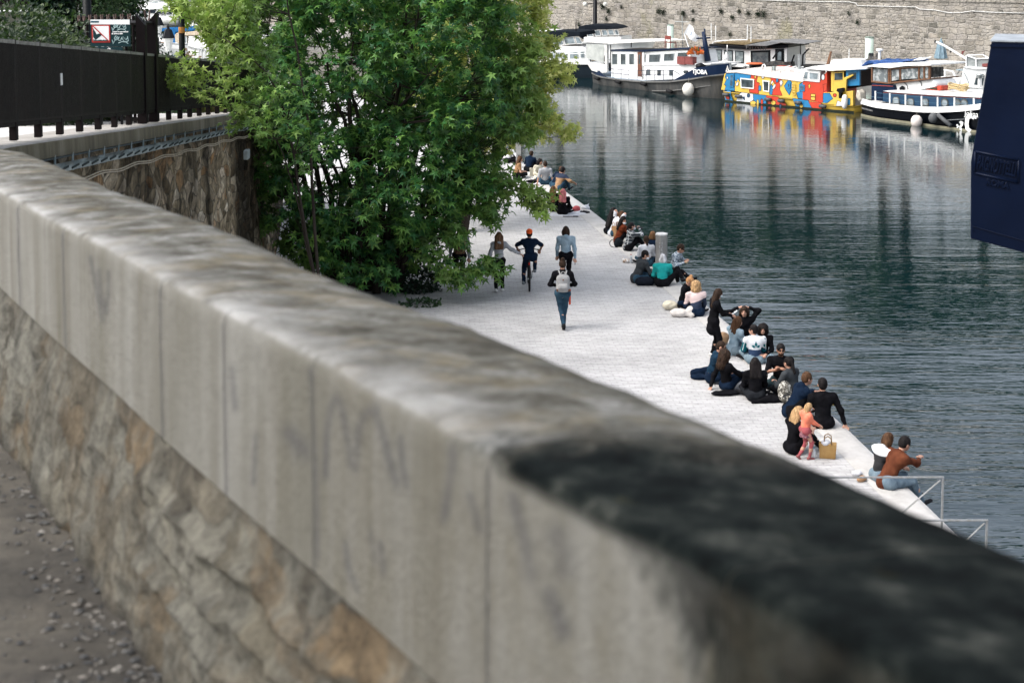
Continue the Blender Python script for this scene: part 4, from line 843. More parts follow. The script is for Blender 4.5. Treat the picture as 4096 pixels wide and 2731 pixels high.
T.block('rear_curtain', [(930, 530), (965, 532), (968, 850), (945, 850)], .18, .32, mat('greyed_canvas', (.55, .55, .53)), bevel=0)
T.block('hanging_cloth', [(720, 700), (780, 740), (960, 760), (965, 855), (900, 865), (840, 850), (780, 830), (722, 740)], .16, .24, mat('white_cloth_sheet', (.60, .60, .58), scale=9, bump=.8, bs=6))
T.block('coiled_net', [(780, 650), (920, 660), (920, 730), (780, 720)], .28, .5, mat('tan_rope_coil', (.30, .22, .13), (.10, .08, .05), 30, bump=1))
T.tubes('awning_poles', [[(770, 520), (770, 830)], [(1008, 530), (1000, 800)], [(1250, 500), (1250, 560)]], .035, BLACKP, .3)
T.tubes('deck_handrail', [[(980, 808), (1222, 830), (1222, 930)], [(1035, 815), (1035, 920)], [(1130, 822), (1130, 930)], [(1325, 832), (1740, 830), (1825, 880)], [(1325, 832), (1325, 935)], [(1425, 832), (1425, 945)], [(1527, 832), (1527, 948)], [(1628, 832), (1628, 945)], [(1738, 832), (1738, 940)], [(1000, 860), (1222, 882)], [(1325, 885), (1735, 885)]], .022, NAVY, .12)
for u, v in ((842, 925), (1118, 965), (1418, 990), (1725, 1075)):
    x, z = T.l(u, v, 0); m = MB(); m.tube([(x-.25, T.side_y(x)-.16, z+.05), (x+.25, T.side_y(x)-.16, z-.03)], .12, 10); m.build('fender', RUBBER, T.o, True)
T.fender(1957, 1050, .40, paint((.72, .70, .64), 'white_ball'))
m_ = MB(); x, z = T.l(2150, 722, 1.8); x2, z2 = T.l(2098, 375, 1.8); m_.tube([(x, 1.8, z), (x2, 1.8, z2)], [.22, .12], 8); x3, z3 = T.l(2175, 448, 1.8); x4, z4 = T.l(2020, 455, 1.8); m_.tube([(x4, 1.8, z4), (x3, 1.8, z3)], .06, 6); x5, z5 = T.l(2112, 340, 1.8); m_.tube([(x5, 1.8, z5), (x2+.2, 1.8, z2-1.2)], .06, 6); m_.build('mast', NAVY, T.o, True)
for u in (1815, 1910):
    x, z = T.l(u, 755, .42); x1, z1 = T.l(u+92, 675, .42); m = MB(); m.box(x, .2, z, x1, .55, z1)
    fb = m.build('flower_crate', mat('red_brown_crate', (.20, .05, .045)), loc=(0, 0, 0)); fb.matrix_world = T.o.matrix_basis.copy() if False else Matrix.Translation(T.A) @ Matrix.Rotation(T.ang, 4, 'Z')
    tag(fb, ('left' if u == 1815 else 'right')+' red brown crate of the pair on the white barge wheelhouse ledge', 'crate', 'crates on the barge')
M4 = Matrix.Translation(T.A) @ Matrix.Rotation(T.ang, 4, 'Z')
def on(B, mb, name, mats, label, cat, smooth=False, group=None):
    o = mb.build(name, mats, smooth=smooth, loc=tuple(B.A), rz=B.ang); tag(o, label, cat, group); return o
def tuft(mb, c, r, n):
    for _ in range(n):
        d = Vector((random.gauss(0, 1), random.gauss(0, 1), abs(random.gauss(0, 1)))).normalized(); p = Vector(c)+d*r*random.uniform(.3, 1); s = d.cross(Vector((random.random(), random.random(), .3))).normalized()*r*.2
        mb.add([p, p+d*r*.35+s, p+d*r*.6, p+d*r*.35-s], [(0, 1, 2, 3)])
x, z = T.l(2005, 640, .4); mb = MB(); tuft(mb, (x, .38, z), .42, 160); on(T, mb, 'potted_flowers', m_leaf('orange_blossom', [(.3, (.55, .10, .02)), (.6, (.65, .2, .05)), (.7, (.06, .12, .03))], .1), 'orange flowers standing in the right crate on the white barge', 'flowers')
x, z = T.l(2065, 790, .3); m = MB(); m.lathe([(.05, -.22), (.28, -.12), (.34, .05), (.30, .18), (.05, .26)], 16, (x, .3, z)); bq = thing('barbecue', 'small black kettle barbecue on the foredeck of the white barge', 'barbecue', tuple(T.A), T.ang); m.build('kettle', BLACKP, bq, True)
m = MB(); [m.tube([(x+a*.15, .3+b*.15, z-.15), (x+a*.28, .3+b*.28, z-.75)], .02, 5) for a, b in ((1, 0), (-.6, .8), (-.6, -.8))]; m.build('legs', STEEL, bq)
# flag
fx, fz = T.l(1925, 560, 2.6); fx2, fz2 = T.l(1872, 400, 2.6)
flag = thing('flag', 'white flag with a blurred blue emblem flying over the white barge', 'flag', tuple(T.A), T.ang)
m = MB(); m.tube([(fx, 2.6, fz), (fx2, 2.6, fz2)], .035, 6); m.build('flag_pole', WHITE, flag)
Q = [T.l(u, v, 2.6) for u, v in ((1868, 398), (1930, 282), (2050, 440), (2000, 498))]
def fl(u, v):
    a = Vector((lerp(Q[0][0], Q[1][0], v), 0, lerp(Q[0][1], Q[1][1], v))); b = Vector((lerp(Q[3][0], Q[2][0], v), 0, lerp(Q[3][1], Q[2][1], v))); p = a.lerp(b, u); p.y = 2.6+math.sin(u*7)*.12; return p
grid('flag_cloth', fl, 14, 8, cloth((.72, .74, .75), name='flag_cloth'), flag)
def em(u, v): p = fl(.32+u*.3, .3+v*.4); p.y -= .012; return p
m = MB(); 
for (a, b, c_, d) in ((.1, .1, .9, .25), (.2, .35, .8, .5), (.1, .6, .9, .75), (.4, .0, .55, .95), (.2, .82, .6, .98)):
    m.add([em(a, b), em(c_, b), em(c_, d), em(a, d)], [(0, 1, 2, 3)])
m.build('emblem', mat('emblem_blue', (.10, .16, .25)), flag)
m = MB(); x, z = T.l(1855, 560, 3.4); x2, z2 = T.l(1848, 190, 3.4); m.tube([(x, 3.4, z), (x2, 3.4, z2)], .03, 6); x3, z3 = T.l(1760, 258, 3.4); x4, z4 = T.l(1925, 262, 3.4); m.tube([(x3, 3.4, z3), (x4, 3.4, z4)], .02, 5); m.build('aerial', STEEL, T.o)
x, z = T.l(1635, 575, .7); m = MB(); s_ = .55
for a in (0, 1):
    m.tube([(x+a*s_, .8, z), (x+a*s_, .8, z+.9)], .03, 5); m.tube([(x+a*s_, 1.3, z), (x+a*s_, 1.3, z+.45)], .03, 5)
m.box(x, .78, z+.42, x+s_, 1.32, z+.46); m.box(x, .78, z+.65, x+s_, .82, z+.9); on(T, m, 'folding_chair', mat('red_wood', (.22, .04, .03)), 'small red chair on the roof of the white barge', 'chair')

# ---- generic motor cruiser
def cruiser(label, A, B, zoom, beam, side, cab, wind, canopy, hullm, canm, roofpts=None, wins=(), bow='R', ext=(0, 0), extra=None, band=None, cs=1, hullpart='hull'):
    b = Boat('motor_cruiser', label, A, B, zoom); x0 = b.l(A[0], A[1])[0]-ext[0]; x1 = b.len+ext[1]
    b.hull(x0, x1, curve_top(b, side), beam, hullm, bow=bow, rake=.8, stern=.8)
    if band: b.rail(lambda x: b.top(x)-.14*cs, lambda x: b.top(x)+.05, band, 'gunwale_band', .04)
    if cab: b.block('cabin', cab, .3, beam-.3, WHITE, bevel=.05)
    if wind:
        for P in wind: b.win(P, .42, paint((.72, .73, .72), 'window_frame_light'), GLSL, name='windscreen_pane')
    if canopy: b.block('canopy', canopy, .25, beam-.25, canm, bevel=.06)
    if roofpts: b.block('roof', roofpts, .2, beam-.2, WHITE, bevel=.03)
    for P in wins: b.win(P, .3, paint((.55, .57, .56), 'window_frame_mid'), GLSL)
    return b
c1 = cruiser('navy hulled white cabin cruiser with dark canvas hood, partly behind the tree leaves', (215, 900), (760, 925), Z1, 3.4,
   [(180, 715), (400, 728), (640, 738), (760, 740), (900, 745)], [(290, 728), (300, 600), (420, 545), (690, 555), (740, 600), (745, 740)],
   [[(330, 470), (440, 440), (462, 528), (345, 550)], [(448, 440), (572, 432), (600, 520), (470, 528)], [(585, 432), (640, 440), (680, 520), (610, 520)]],
   [(170, 388), (300, 372), (480, 366), (640, 380), (655, 425), (560, 432), (330, 460), (300, 545), (235, 560), (200, 590), (180, 500)], paint((.008, .015, .022), 'dark_slate_hull'), CANVAS,
   wins=[[(310, 612), (365, 608), (362, 688), (306, 688)], [(378, 612), (436, 614), (430, 694), (372, 690)], [(450, 618), (500, 622), (505, 698), (440, 696)], [(528, 616), (622, 608), (640, 690), (524, 698)], [(646, 606), (700, 602), (712, 688), (655, 690)]], ext=(.4, 2.2), band=WHITE)
c1.block('hatch_cover', [(500, 558), (560, 545), (690, 560), (640, 575)], .9, 2.2, TEAK); c1.block('white_roof_back', [(75, 372), (300, 366), (170, 390), (80, 400)], .4, 3.0, WHITE)
for u, v in ((325, 825), (500, 845)): c1.fender(u, v, .22, RUBBER, True)
c1.tubes('pulpit_rail', [[(300, 640), (740, 632)], [(430, 650), (470, 730)], [(560, 640), (600, 735)]], .02, STEEL, .1); c1.tubes('stern_poles', [[(600, 260), (600, 380)]], .04, BLACKP, .6)
m = MB(); x, z = c1.l(190, 845, -.3); m.ball((x, -.35, z), .38, 14); m.build('fender', paint((.72, .70, .64), 'white_ball'), c1.o, True)
c2 = cruiser('white cruiser with dark blue bimini top, farthest behind the white barge', (660, 760), (1180, 780), Z1, 3.2,
   [(640, 500), (900, 492), (1240, 500)], [(690, 500), (690, 440), (1125, 436), (1135, 500)],
   [[(720, 362), (795, 358), (808, 434), (735, 436)], [(812, 358), (880, 354), (898, 424), (826, 430)], [(900, 354), (958, 352), (982, 420), (912, 424)], [(974, 350), (1034, 350), (1058, 418), (990, 420)], [(1050, 350), (1090, 352), (1112, 418), (1066, 418)]],
   [(615, 370), (630, 315), (700, 300), (940, 296), (1040, 318), (1095, 345), (940, 350), (720, 352), (650, 345), (660, 440), (680, 470), (625, 430)], WHITE, CANVAS, ext=(.3, 1.2))

# ---- houseboat with moss roof (zoom 2800,0 scale 3.267)
Z2 = (2800, 0, 3.2671)
H = Boat('houseboat', 'white houseboat with black flat roof, mossy top and grey awning, behind the painted boat', (140, 1090), (1150, 1150), Z2)
H.hull(H.l(90, 1090)[0], H.l(1500, 1150)[0], curve_top(H, [(90, 850), (600, 890), (1500, 900)]), 4.2, BLACKP, bow='L', rake=.3, stern=.9, deckm=mat('dark_deck', (.06, .06, .06)))
H.block('cabin_front', [(150, 620), (660, 650), (660, 900), (160, 880)], .5, 3.9, WHITE); H.block('cabin_side', [(640, 640), (1135, 628), (1135, 890), (640, 905)], .42, 3.8, WHITE)
H.block('roof', [(115, 580), (640, 612), (1152, 590), (1152, 628), (640, 652), (118, 618)], .2, 4.0, BLACKP)
H.block('roof_moss', [(165, 566), (600, 594), (700, 560), (300, 548)], .4, 3.7, mat('brown_moss', (.12, .09, .045), (.20, .15, .08), 14, .95, 1, 10, .04))
H.block('awning', [(570, 598), (850, 545), (1060, 543), (1380, 572), (1375, 580), (1060, 562), (860, 606)], -.3, 2.8, mat('grey_awning', (.13, .135, .14), (.2, .2, .2), 3))
H.tubes('awning_post', [[(1312, 578), (1312, 720)]], .04, BLACKP, 0); H.tubes('roof_pipes', [[(160, 575), (190, 545), (420, 528), (620, 525)], [(148, 310), (148, 530)], [(206, 340), (206, 530)], [(622, 325), (618, 520)], [(668, 350), (666, 550)]], .035, WHITE, 1.2)
curt = mat('net_curtain_glass', (.30, .34, .34), (.14, .17, .18), 5, .25)
for P in ([(168, 645), (288, 652), (286, 795), (172, 790)], [(318, 655), (430, 662), (430, 815), (322, 805)], [(460, 665), (576, 672), (574, 830), (460, 820)]): H.win(P, .5, BLACKP, curt)
H.win([(664, 668), (920, 658), (920, 860), (668, 862)], .42, BLACKP, mat('dim_window', (.16, .19, .19), (.05, .06, .07), 2, .15), rim=.15); dd = H.block('door', [(980, 645), (1098, 640), (1098, 830), (980, 835)], .38, .44, BLACKP); H.win(H.rect(1004, 668, 1074, 800), .38, BLACKP, GLSL, .01, dd, .06, 'door_window')
lx, lz = H.l(740, 628, .2); text('P017919F', .42, (lx, .185, lz), 0, mat('grey_lettering', (.16, .16, .16)), H.o, 'registration_lettering', .008)
H.block('dark_machinery', [(640, 850), (760, 835), (960, 800), (1100, 820), (1200, 810), (1210, 900), (900, 940), (650, 920)], -.2, .3, mat('dark_clutter', (.03, .035, .04), (.10, .09, .08), 5, .6, .8, 6, .05)); H.tubes('rail', [[(570, 875), (700, 870), (960, 850)], [(600, 870), (600, 915)], [(700, 870), (700, 920)], [(1090, 815), (1205, 812)]], .03, BLACKP, -.3)
x, z = H.l(710, 834, -.6); m = MB(); m.lathe([(.55, 0), (.62, .04), (.55, .09)], 18, (x, -.6, z-.04)); on(H, m, 'round_table', mat('orange_plastic', (.62, .14, .05)), 'round orange table top on the houseboat deck', 'table')
H.block('red_chest', [(1002, 862), (1110, 872), (1180, 880), (1180, 915), (1004, 912)], -.9, -.3, mat('red_paint', (.35, .05, .03)))
[H.tubes('davit', [q_], .06, BLACKP, -.3) for q_ in ([(950, 770), (1035, 655)], [(1340, 850), (1345, 720), (1420, 640)], [(1190, 840), (1232, 720)])]
m = MB(); x, z = H.l(345, 800, -1.2); m.lathe([(.16, 0), (.18, .35), (.07, .55), (.06, .62)], 12, (x, -1.2, z)); m.lathe([(.05, .62), (.03, 1.15)], 8, (x+.05, -1.2, z)); on(H, m, 'white_gas_bottle', WHITE, 'white bottle shaped float on the bow before the houseboat window', 'float', True)
x, z = H.l(340, 835, -1.3); m = MB(); m.ball((x, -1.3, z), (.85, .3, .2), 16); on(H, m, 'inflatable_float', WHITE, 'white inflatable float lying beside the barge bow', 'float', True)

# ---- painted boat
P = Boat('painted_boat', 'houseboat painted all over in yellow, red and blue patches with black outlines', (238, 1318), (1592, 1442), Z2)
YEL = paint((.62, .42, .07), 'mural_yellow'); RED = paint((.50, .045, .020), 'mural_red'); BLU = paint((.015, .17, .36), 'mural_blue'); WHT = paint((.60, .62, .64), 'mural_white'); BLK = paint((.012, .012, .014), 'mural_black'); NVB = paint((.02, .06, .13), 'mural_navy')
xs1, _ = P.l(205, 1200); xe1 = P.l(2000, 1470)[0]
P.hull(xs1-.1, xe1, curve_top(P, [(200, 1185), (700, 1235), (1250, 1290), (1600, 1345), (2000, 1390)]), 3.9, YEL, bow='L', rake=.15, stern=.92, deckm=paint((.35, .33, .3), 'painted_deck'), fine=.10)
P.rail(-.03, .10, mat('algae_waterline', (.02, .025, .015)), 'waterline_algae', .015)
side = [(320, 965), (470, 950), (760, 990), (1050, 1030), (1340, 1075), (1340, 1330), (1250, 1290), (950, 1258), (600, 1215), (275, 1175), (300, 1050)]
P.block('cabin_side', side, .12, 3.6, YEL)
P.block('cabin_roof', [(330, 955), (380, 925), (640, 915), (1400, 1000), (1380, 1040), (1340, 1075), (760, 995), (470, 952)], .05, 3.7, paint((.66, .60, .56), 'pinkish_roof'))
P.block('wheelhouse_lower', [(1340, 1060), (1560, 1080), (1660, 930), (1660, 1340), (1540, 1345), (1340, 1300)], .10, 3.6, RED)
P.block('wheelhouse_roof', [(1355, 895), (1480, 868), (1700, 850), (2190, 885), (2190, 905), (1700, 930), (1370, 905)], -.15, 3.9, WHITE)
P.block('wheelhouse_window_frame', [(1385, 915), (1575, 930), (1560, 1080), (1330, 1055)], .05, .5, WHITE)
for Q in ([(1378, 935), (1415, 938), (1408, 1040), (1345, 1034)], [(1432, 945), (1552, 958), (1545, 1045), (1428, 1038)]): P.win(Q, .05, WHITE, GLSL, rim=.03)
# stern shelter
P.block('stern_shelter_back', [(1660, 930), (2090, 905), (2090, 1140), (1660, 1200)], 1.4, 3.4, mat('dark_interior', (.03, .02, .02)))
P.block('stern_post', [(1712, 930), (1745, 930), (1745, 1200), (1712, 1195)], .1, .3, YEL); P.block('stern_panel_yellow', [(1745, 1060), (1880, 1050), (1880, 1215), (1745, 1205)], .1, .25, YEL); P.block('stern_panel_blue', [(1905, 925), (2085, 910), (2085, 1120), (1905, 1130)], .12, .3, BLU)
P.win([(1752, 950), (1882, 940), (1880, 1055), (1750, 1062)], .12, YEL, GLS); P.win([(1930, 945), (2060, 935), (2058, 1050), (1932, 1060)], .12, BLU, GLS); P.block('roof_trim', [(1700, 915), (1905, 905), (1905, 930), (1700, 935)], -.1, .1, YEL); P.block('roof_trim_blue', [(1905, 905), (2170, 895), (2170, 915), (1905, 930)], -.1, .1, BLU)
P.block('stern_bulwark', [(1610, 1215), (1800, 1205), (2000, 1190), (2000, 1385), (1800, 1395), (1605, 1375)], -.02, .25, YEL)
P.block('yellow_davit', [(1875, 1020), (1990, 975), (1998, 990), (1915, 1040), (1900, 1210), (1872, 1210)], -.1, .05, YEL)
# mural: coloured patches with black outlines on cabin side and hull
def patch(poly, m, y, out=5, nm='mural_patch', k=0):
    cx = sum(p[0] for p in poly)/len(poly); cy = sum(p[1] for p in poly)/len(poly)
    big = [(cx+(u-cx)*(1+out/max(8, abs(u-cx))) if abs(u-cx) > 2 else u, cy+(v-cy)*(1+out/max(8, abs(v-cy))) if abs(v-cy) > 2 else v) for u, v in poly]
    Pb = [P.l(u, v, y) for u, v in big]; Pf = [P.l(u, v, y) for u, v in poly]; return Pb, Pf, m
cabin_p = [([(345, 965), (450, 960), (455, 1040), (450, 1190), (325, 1175), (340, 1120), (318, 1105), (345, 1050), (330, 1020)], BLU), ([(455, 955), (670, 985), (655, 1030), (535, 1020), (530, 1075), (500, 1030), (480, 1065), (455, 1040)], BLU), ([(670, 985), (755, 992), (735, 1075), (775, 1090), (765, 1225), (650, 1210), (648, 1165), (710, 1160), (715, 1035), (665, 1028)], RED),
    ([(920, 1012), (1065, 1030), (1050, 1100), (1040, 1160), (1075, 1250), (945, 1245), (965, 1130), (940, 1090)], RED), ([(925, 1110), (960, 1130), (940, 1240), (910, 1235)], BLU), ([(1160, 1040), (1198, 1080), (1200, 1160), (1165, 1245), (1130, 1180), (1102, 1130)], BLU), ([(770, 1125), (798, 1125), (795, 1185), (768, 1182)], BLU),
    ([(1345, 1075), (1480, 1085), (1480, 1115), (1545, 1130), (1530, 1200), (1420, 1190), (1390, 1300), (1285, 1285), (1265, 1215), (1310, 1185), (1300, 1110)], BLU), ([(1455, 1205), (1530, 1215), (1535, 1330), (1425, 1320)], RED)]
hull_p = [([(280, 1180), (410, 1195), (405, 1240), (440, 1325), (330, 1312), (320, 1250)], BLU), ([(545, 1212), (700, 1230), (705, 1300), (660, 1350), (480, 1330), (500, 1260)], WHT), ([(700, 1232), (870, 1250), (870, 1370), (730, 1360), (705, 1300)], BLU), ([(870, 1250), (1025, 1270), (1040, 1310), (1100, 1320), (1145, 1400), (1000, 1385), (900, 1372)], RED),
    ([(1215, 1288), (1420, 1315), (1450, 1380), (1470, 1430), (1270, 1408), (1240, 1350)], BLU), ([(1425, 1330), (1590, 1345), (1600, 1440), (1480, 1430)], RED)]
def mural(name, lst, y, ysf=None):
    m = MB(); mats = [BLK, YEL, RED, BLU, WHT, NVB]
    for k, (poly, mt) in enumerate(lst):
        Pb, Pf, _ = patch(poly, mt, y)
        yy = lambda x: (P.side_y(x) if ysf else y)
        e = .006+.0016*k
        m.add([(a, yy(a)-e, b) for a, b in Pb], [tuple(range(len(Pb)))], 0); m.add([(a, yy(a)-e-.0008, b) for a, b in Pf], [tuple(range(len(Pf)))], mats.index(mt))
    return m.build(name, mats, P.o)
def disc(u, v, a, b, mt, rot=0, n=14): return ([(u+math.cos(t)*a*math.cos(rot)-math.sin(t)*b*math.sin(rot), v+math.cos(t)*a*math.sin(rot)+math.sin(t)*b*math.cos(rot)) for t in [2*PI*i/n for i in range(n)]], mt)
cabin_x = [disc(488, 1100, 14, 26, WHT, .4), disc(725, 1010, 9, 18, YEL), disc(945, 1080, 11, 24, WHT, .3), disc(960, 1100, 11, 24, YEL, .5), disc(970, 1135, 13, 34, WHT, .5), disc(824, 1008, 15, 18, WHT), disc(360, 1020, 7, 14, WHT), ([(1000, 1035), (1024, 1025), (1024, 1070), (1000, 1080)], BLU), ([(1045, 1080), (1062, 1050), (1085, 1075), (1062, 1130)], WHT),
    ([(1420, 1125), (1432, 1100), (1446, 1125), (1432, 1160)], YEL), ([(1455, 1230), (1508, 1235), (1508, 1265), (1455, 1262)], YEL), ([(1455, 1272), (1506, 1275), (1504, 1312), (1455, 1305)], YEL)]
hull_x = [disc(760, 1345, 12, 40, YEL), disc(700, 1345, 36, 22, YEL), disc(815, 1330, 14, 34, RED), disc(640, 1250, 16, 22, NVB), disc(965, 1345, 30, 26, YEL), disc(1057, 1385, 12, 22, NVB), ([(560, 1280), (585, 1265), (590, 1310)], NVB), disc(1330, 1385, 20, 24, YEL), ([(330, 1240), (390, 1270), (385, 1300), (350, 1290)], RED)]
mural('cabin_mural', cabin_p+cabin_x, .12); mural('hull_mural', hull_p+hull_x, 0, True)
mural('stern_mural', [([(1612, 1222), (1690, 1222), (1735, 1290), (1665, 1345), (1608, 1350)], BLU), disc(1762, 1248, 20, 20, RED), ([(1780, 1385), (1800, 1320), (1850, 1340), (1880, 1385)], WHT), ([(1870, 1300), (1960, 1290), (1960, 1370), (1890, 1380)], BLU)], -.02)
mural('wheelhouse_mural', [disc(1608, 1012, 19, 36, WHT), ([(1610, 1110), (1655, 1100), (1655, 1180), (1620, 1200)], RED)], .10)
for Q, fr in (([(392, 970), (445, 975), (440, 1140), (385, 1135)], BLU), ([(530, 1020), (708, 1040), (704, 1165), (535, 1150)], WHITE), ([(820, 1050), (910, 1060), (906, 1205), (828, 1195)], WHITE), ([(1145, 1085), (1182, 1090), (1180, 1155), (1142, 1150)], BLU), ([(1300, 1105), (1370, 1112), (1368, 1195), (1298, 1188)], BLU)):
    P.win(Q, .09, fr, GLS if fr is WHITE else glass((.03, .06, .09), 'bluish_glass'), rim=.07)
P.tubes('boarding_ladder', [[(1205, 1090), (1205, 1245)], [(1240, 1095), (1240, 1248)]]+[[(1203, 1100+k*34), (1243, 1103+k*34)] for k in range(5)], .025, YEL, .02)
for u, v in ((200, 1208), (345, 1238), (510, 1262), (895, 1300), (1068, 1320), (1290, 1345), (1610, 1390)):
    x, z = P.l(u, v, -.1); m = MB(); m.tube([(x-.22, P.side_y(x)-.13, z), (x+.22, P.side_y(x)-.13, z)], .11, 10); m.build('fender', mat('grey_rubber_fender', (.07, .075, .08)), P.o, True)
P.tubes('roof_hoops', [[(805, 915), (820, 850), (838, 845), (852, 860), (855, 920)], [(345, 940), (360, 865), (375, 940)], [(1130, 960), (1140, 885), (1160, 890), (1165, 960)]], .045, WHITE, 1.0)
P.tubes('roof_pipes', [[(1295, 960), (1298, 715)]], .10, STEEL, 1.6); P.tubes('wires', [[(590, 930), (590, 850)], [(820, 980), (822, 870)], [(1055, 1020), (1055, 930)], [(940, 1000), (942, 880)]], .012, BLACKP, .3)
P.block('roof_box', [(1700, 830), (1710, 790), (1745, 785), (2090, 785), (2105, 830), (2100, 880), (1704, 885)], .8, 2.4, WHITE, bevel=.08)
P.block('plank', [(1648, 845), (1695, 680), (1712, 672), (1680, 850)], 2.2, 2.35, WOOD); P.tubes('aerial', [[(1945, 785), (1950, 640)]], .02, WHITE, 1.5)
P.fender(1890, 1330, .20, WHITE, True); P.block('outboard_motor', [(1790, 1160), (1860, 1150), (1870, 1190), (1840, 1215), (1825, 1290), (1812, 1290), (1810, 1210), (1780, 1195)], -.35, -.08, BLACKP)
P.block('roof_vents', [(935, 900), (935, 870), (970, 872), (970, 935), (938, 932)], .9, 1.1, mat('grey_box', (.26, .3, .29)))
x, z = P.l(1000, 905, 1.5); m = MB(); [m.tube([(x+i*.5, 1.5, z+.02*i), (x+i*.5+.9, 1.7, z+.25)], .03, 5) for i in range(3)]; m.box(x+1.5, 1.3, z-.1, x+3.2, 2.2, z+.1); on(P, m, 'deck_lumber', paint((.6, .62, .62), 'pale_boards'), 'pale boards and poles lying on the painted boat roof', 'boards')

# ---- black hulled barge with wooden wheelhouse (zoom 3400,0 scale 2.8)
Z3 = (3400, 0, 2.8003)
K = Boat('live_aboard_barge', 'black hulled barge with white gunwale, navy cabin side and wooden wheelhouse', (78, 1308), (1350, 1478), Z3)
K.hull(K.l(60, 1200)[0], K.len+4.5, curve_top(K, [(70, 1140), (300, 1180), (600, 1212), (800, 1228), (1000, 1232), (1250, 1218), (1430, 1200), (1700, 1150)]), 3.7, NAVYD, rake=.6, stern=.72, deckm=WHITE, fine=.28)
K.rail(lambda x: K.top(x)-.16, lambda x: K.top(x)+.16, WHITE, 'gunwale', .05); K.rail(-.02, .12, mat('algae_boot_line', (.20, .19, .13)), 'waterline_strip', .012); K.rail(lambda x: K.top(x)-.62, lambda x: K.top(x)-.58, mat('grey_line', (.16, .17, .18)), 'hull_line', .012, x0=K.l(1040, 1320)[0])
K.block('trunk_cabin', [(355, 1025), (460, 1030), (900, 1075), (1465, 1100), (1465, 1200), (900, 1210), (360, 1140)], .55, 3.1, paint((.012, .045, .095), 'deep_blue_paint'))
K.block('trunk_roof', [(360, 1022), (480, 1012), (800, 1015), (1450, 1060), (1462, 1098), (900, 1068), (460, 1038)], .42, 3.25, WHITE, bevel=.03)
K.block('red_line', [(370, 1038), (900, 1074), (1462, 1104), (1462, 1108), (900, 1078), (370, 1042)], .50, .56, mat('red_paint', (.35, .05, .03)), bevel=0)
K.block('stern_cabin', [(240, 935), (480, 955), (505, 1030), (360, 1030), (355, 1135), (238, 1120)], .5, 3.1, NAVY); K.block('red_trim', [(243, 955), (478, 966), (478, 972), (243, 961)], .46, .52, mat('red_paint', (.35, .05, .03)), bevel=0)
K.block('wheelhouse_base', [(238, 905), (430, 930), (430, 945), (238, 925)], .5, 3.0, WOOD); K.block('wheelhouse_base', [(430, 925), (890, 878), (890, 892), (430, 945)], .5, 3.0, WOOD)
for u, a, b in ((243, 760, 925), (432, 765, 940), (452, 765, 930), (560, 762, 905), (770, 750, 890), (828, 748, 885), (884, 742, 885)): K.block('window_post', [(u-7, a), (u+7, a), (u+7, b), (u-7, b)], .52, .66, WOOD, bevel=0)
K.block('window_rail', [(430, 768), (890, 740), (890, 752), (430, 782)], .5, .7, WOOD, bevel=0)
K.block('wheelhouse_interior', [(250, 770), (430, 780), (880, 760), (880, 870), (440, 920), (250, 905)], 1.6, 2.9, mat('dim_wheelhouse', (.06, .06, .06), (.22, .22, .21), 3, .8, lo=.45, hi=.6), bevel=0)
for Q in ([(255, 775), (420, 782), (420, 925), (255, 905)], [(465, 785), (548, 780), (548, 895), (465, 910)], [(575, 778), (760, 765), (760, 880), (575, 892)], [(785, 762), (820, 760), (820, 875), (785, 880)], [(840, 760), (875, 757), (875, 872), (840, 876)]):
    Qp = [K.l(u, v, .58) for u, v in Q]; mm = MB(); mm.prism(Qp, .575, .59); mm.build('window_pane', mat('reflective_pane', (.14, .16, .165), (.40, .42, .42), 4, .06, 0, lo=.48, hi=.62, spec=.8), K.o)
K.block('wheelhouse_roof', [(208, 735), (330, 715), (620, 705), (905, 718), (905, 738), (620, 742), (440, 768), (215, 748)], .3, 3.3, WHITE, bevel=.03)
K.block('engine_cover', [(450, 945), (500, 920), (900, 888), (935, 900), (955, 940), (960, 975), (700, 1025), (500, 1028), (492, 970)], .75, 2.6, WHITE, bevel=.12); K.tubes('cover_strap', [[(762, 898), (795, 925), (805, 970)], [(600, 920), (640, 960), (648, 1010)]], .03, mat('grey_strap', (.2, .2, .2)), .72)
K.tubes('stanchions', [[(285, 1022), (285, 1130)], [(447, 1045), (447, 1160)], [(622, 1062), (622, 1178)], [(802, 1078), (802, 1190)], [(982, 1088), (982, 1195)], [(1170, 1095), (1170, 1195)], [(1387, 1100), (1387, 1180)]], .05, WHITE, .08)
K.tubes('stanchion_wires', [[(285, 1040), (622, 1075), (982, 1100), (1387, 1108)], [(240, 1085), (622, 1130), (982, 1160), (1387, 1160)]], .014, mat('blue_rope', (.03, .10, .16)), .08)
for u, v, w_ in ((518, 1128, 38), (680, 1145, 40), (845, 1148, 38)): K.win([(u-w_, v+42), (u-w_, v-20), (u-w_*.6, v-42), (u+w_*.6, v-42), (u+w_, v-20), (u+w_, v+42)], .55, mat('bronze_frame', (.07, .075, .07)), GLSL)
for u, v in ((1065, 1155), (1205, 1162), (1283, 1162)):
    x, z = K.l(u, v, .55); m = MB(); m.lathe([(.26, -.02), (.26, .03)], 16, (x, .53, z), Matrix.Rotation(R(90), 3, 'X')); f = m.build('porthole', mat('bronze_frame', (.07, .075, .07)), K.o); m = MB(); m.lathe([(.19, .03), (.19, .036)], 16, (x, .53, z), Matrix.Rotation(R(90), 3, 'X')); m.build('pane', GLSL, f)
K.fender(774, 1358, .33, paint((.66, .60, .56), 'pinkish_ball')); K.fender(950, 1322, .26, mat('dark_fender', (.08, .085, .09)))
m = MB(); x, z = K.l(1045, 1350, -.2); m.tube([(x-.45, K.side_y(x)-.13, z+.28), (x+.5, K.side_y(x)-.13, z-.25)], .12, 8); m.build('fender', mat('dark_fender', (.08, .085, .09)), K.o, True)
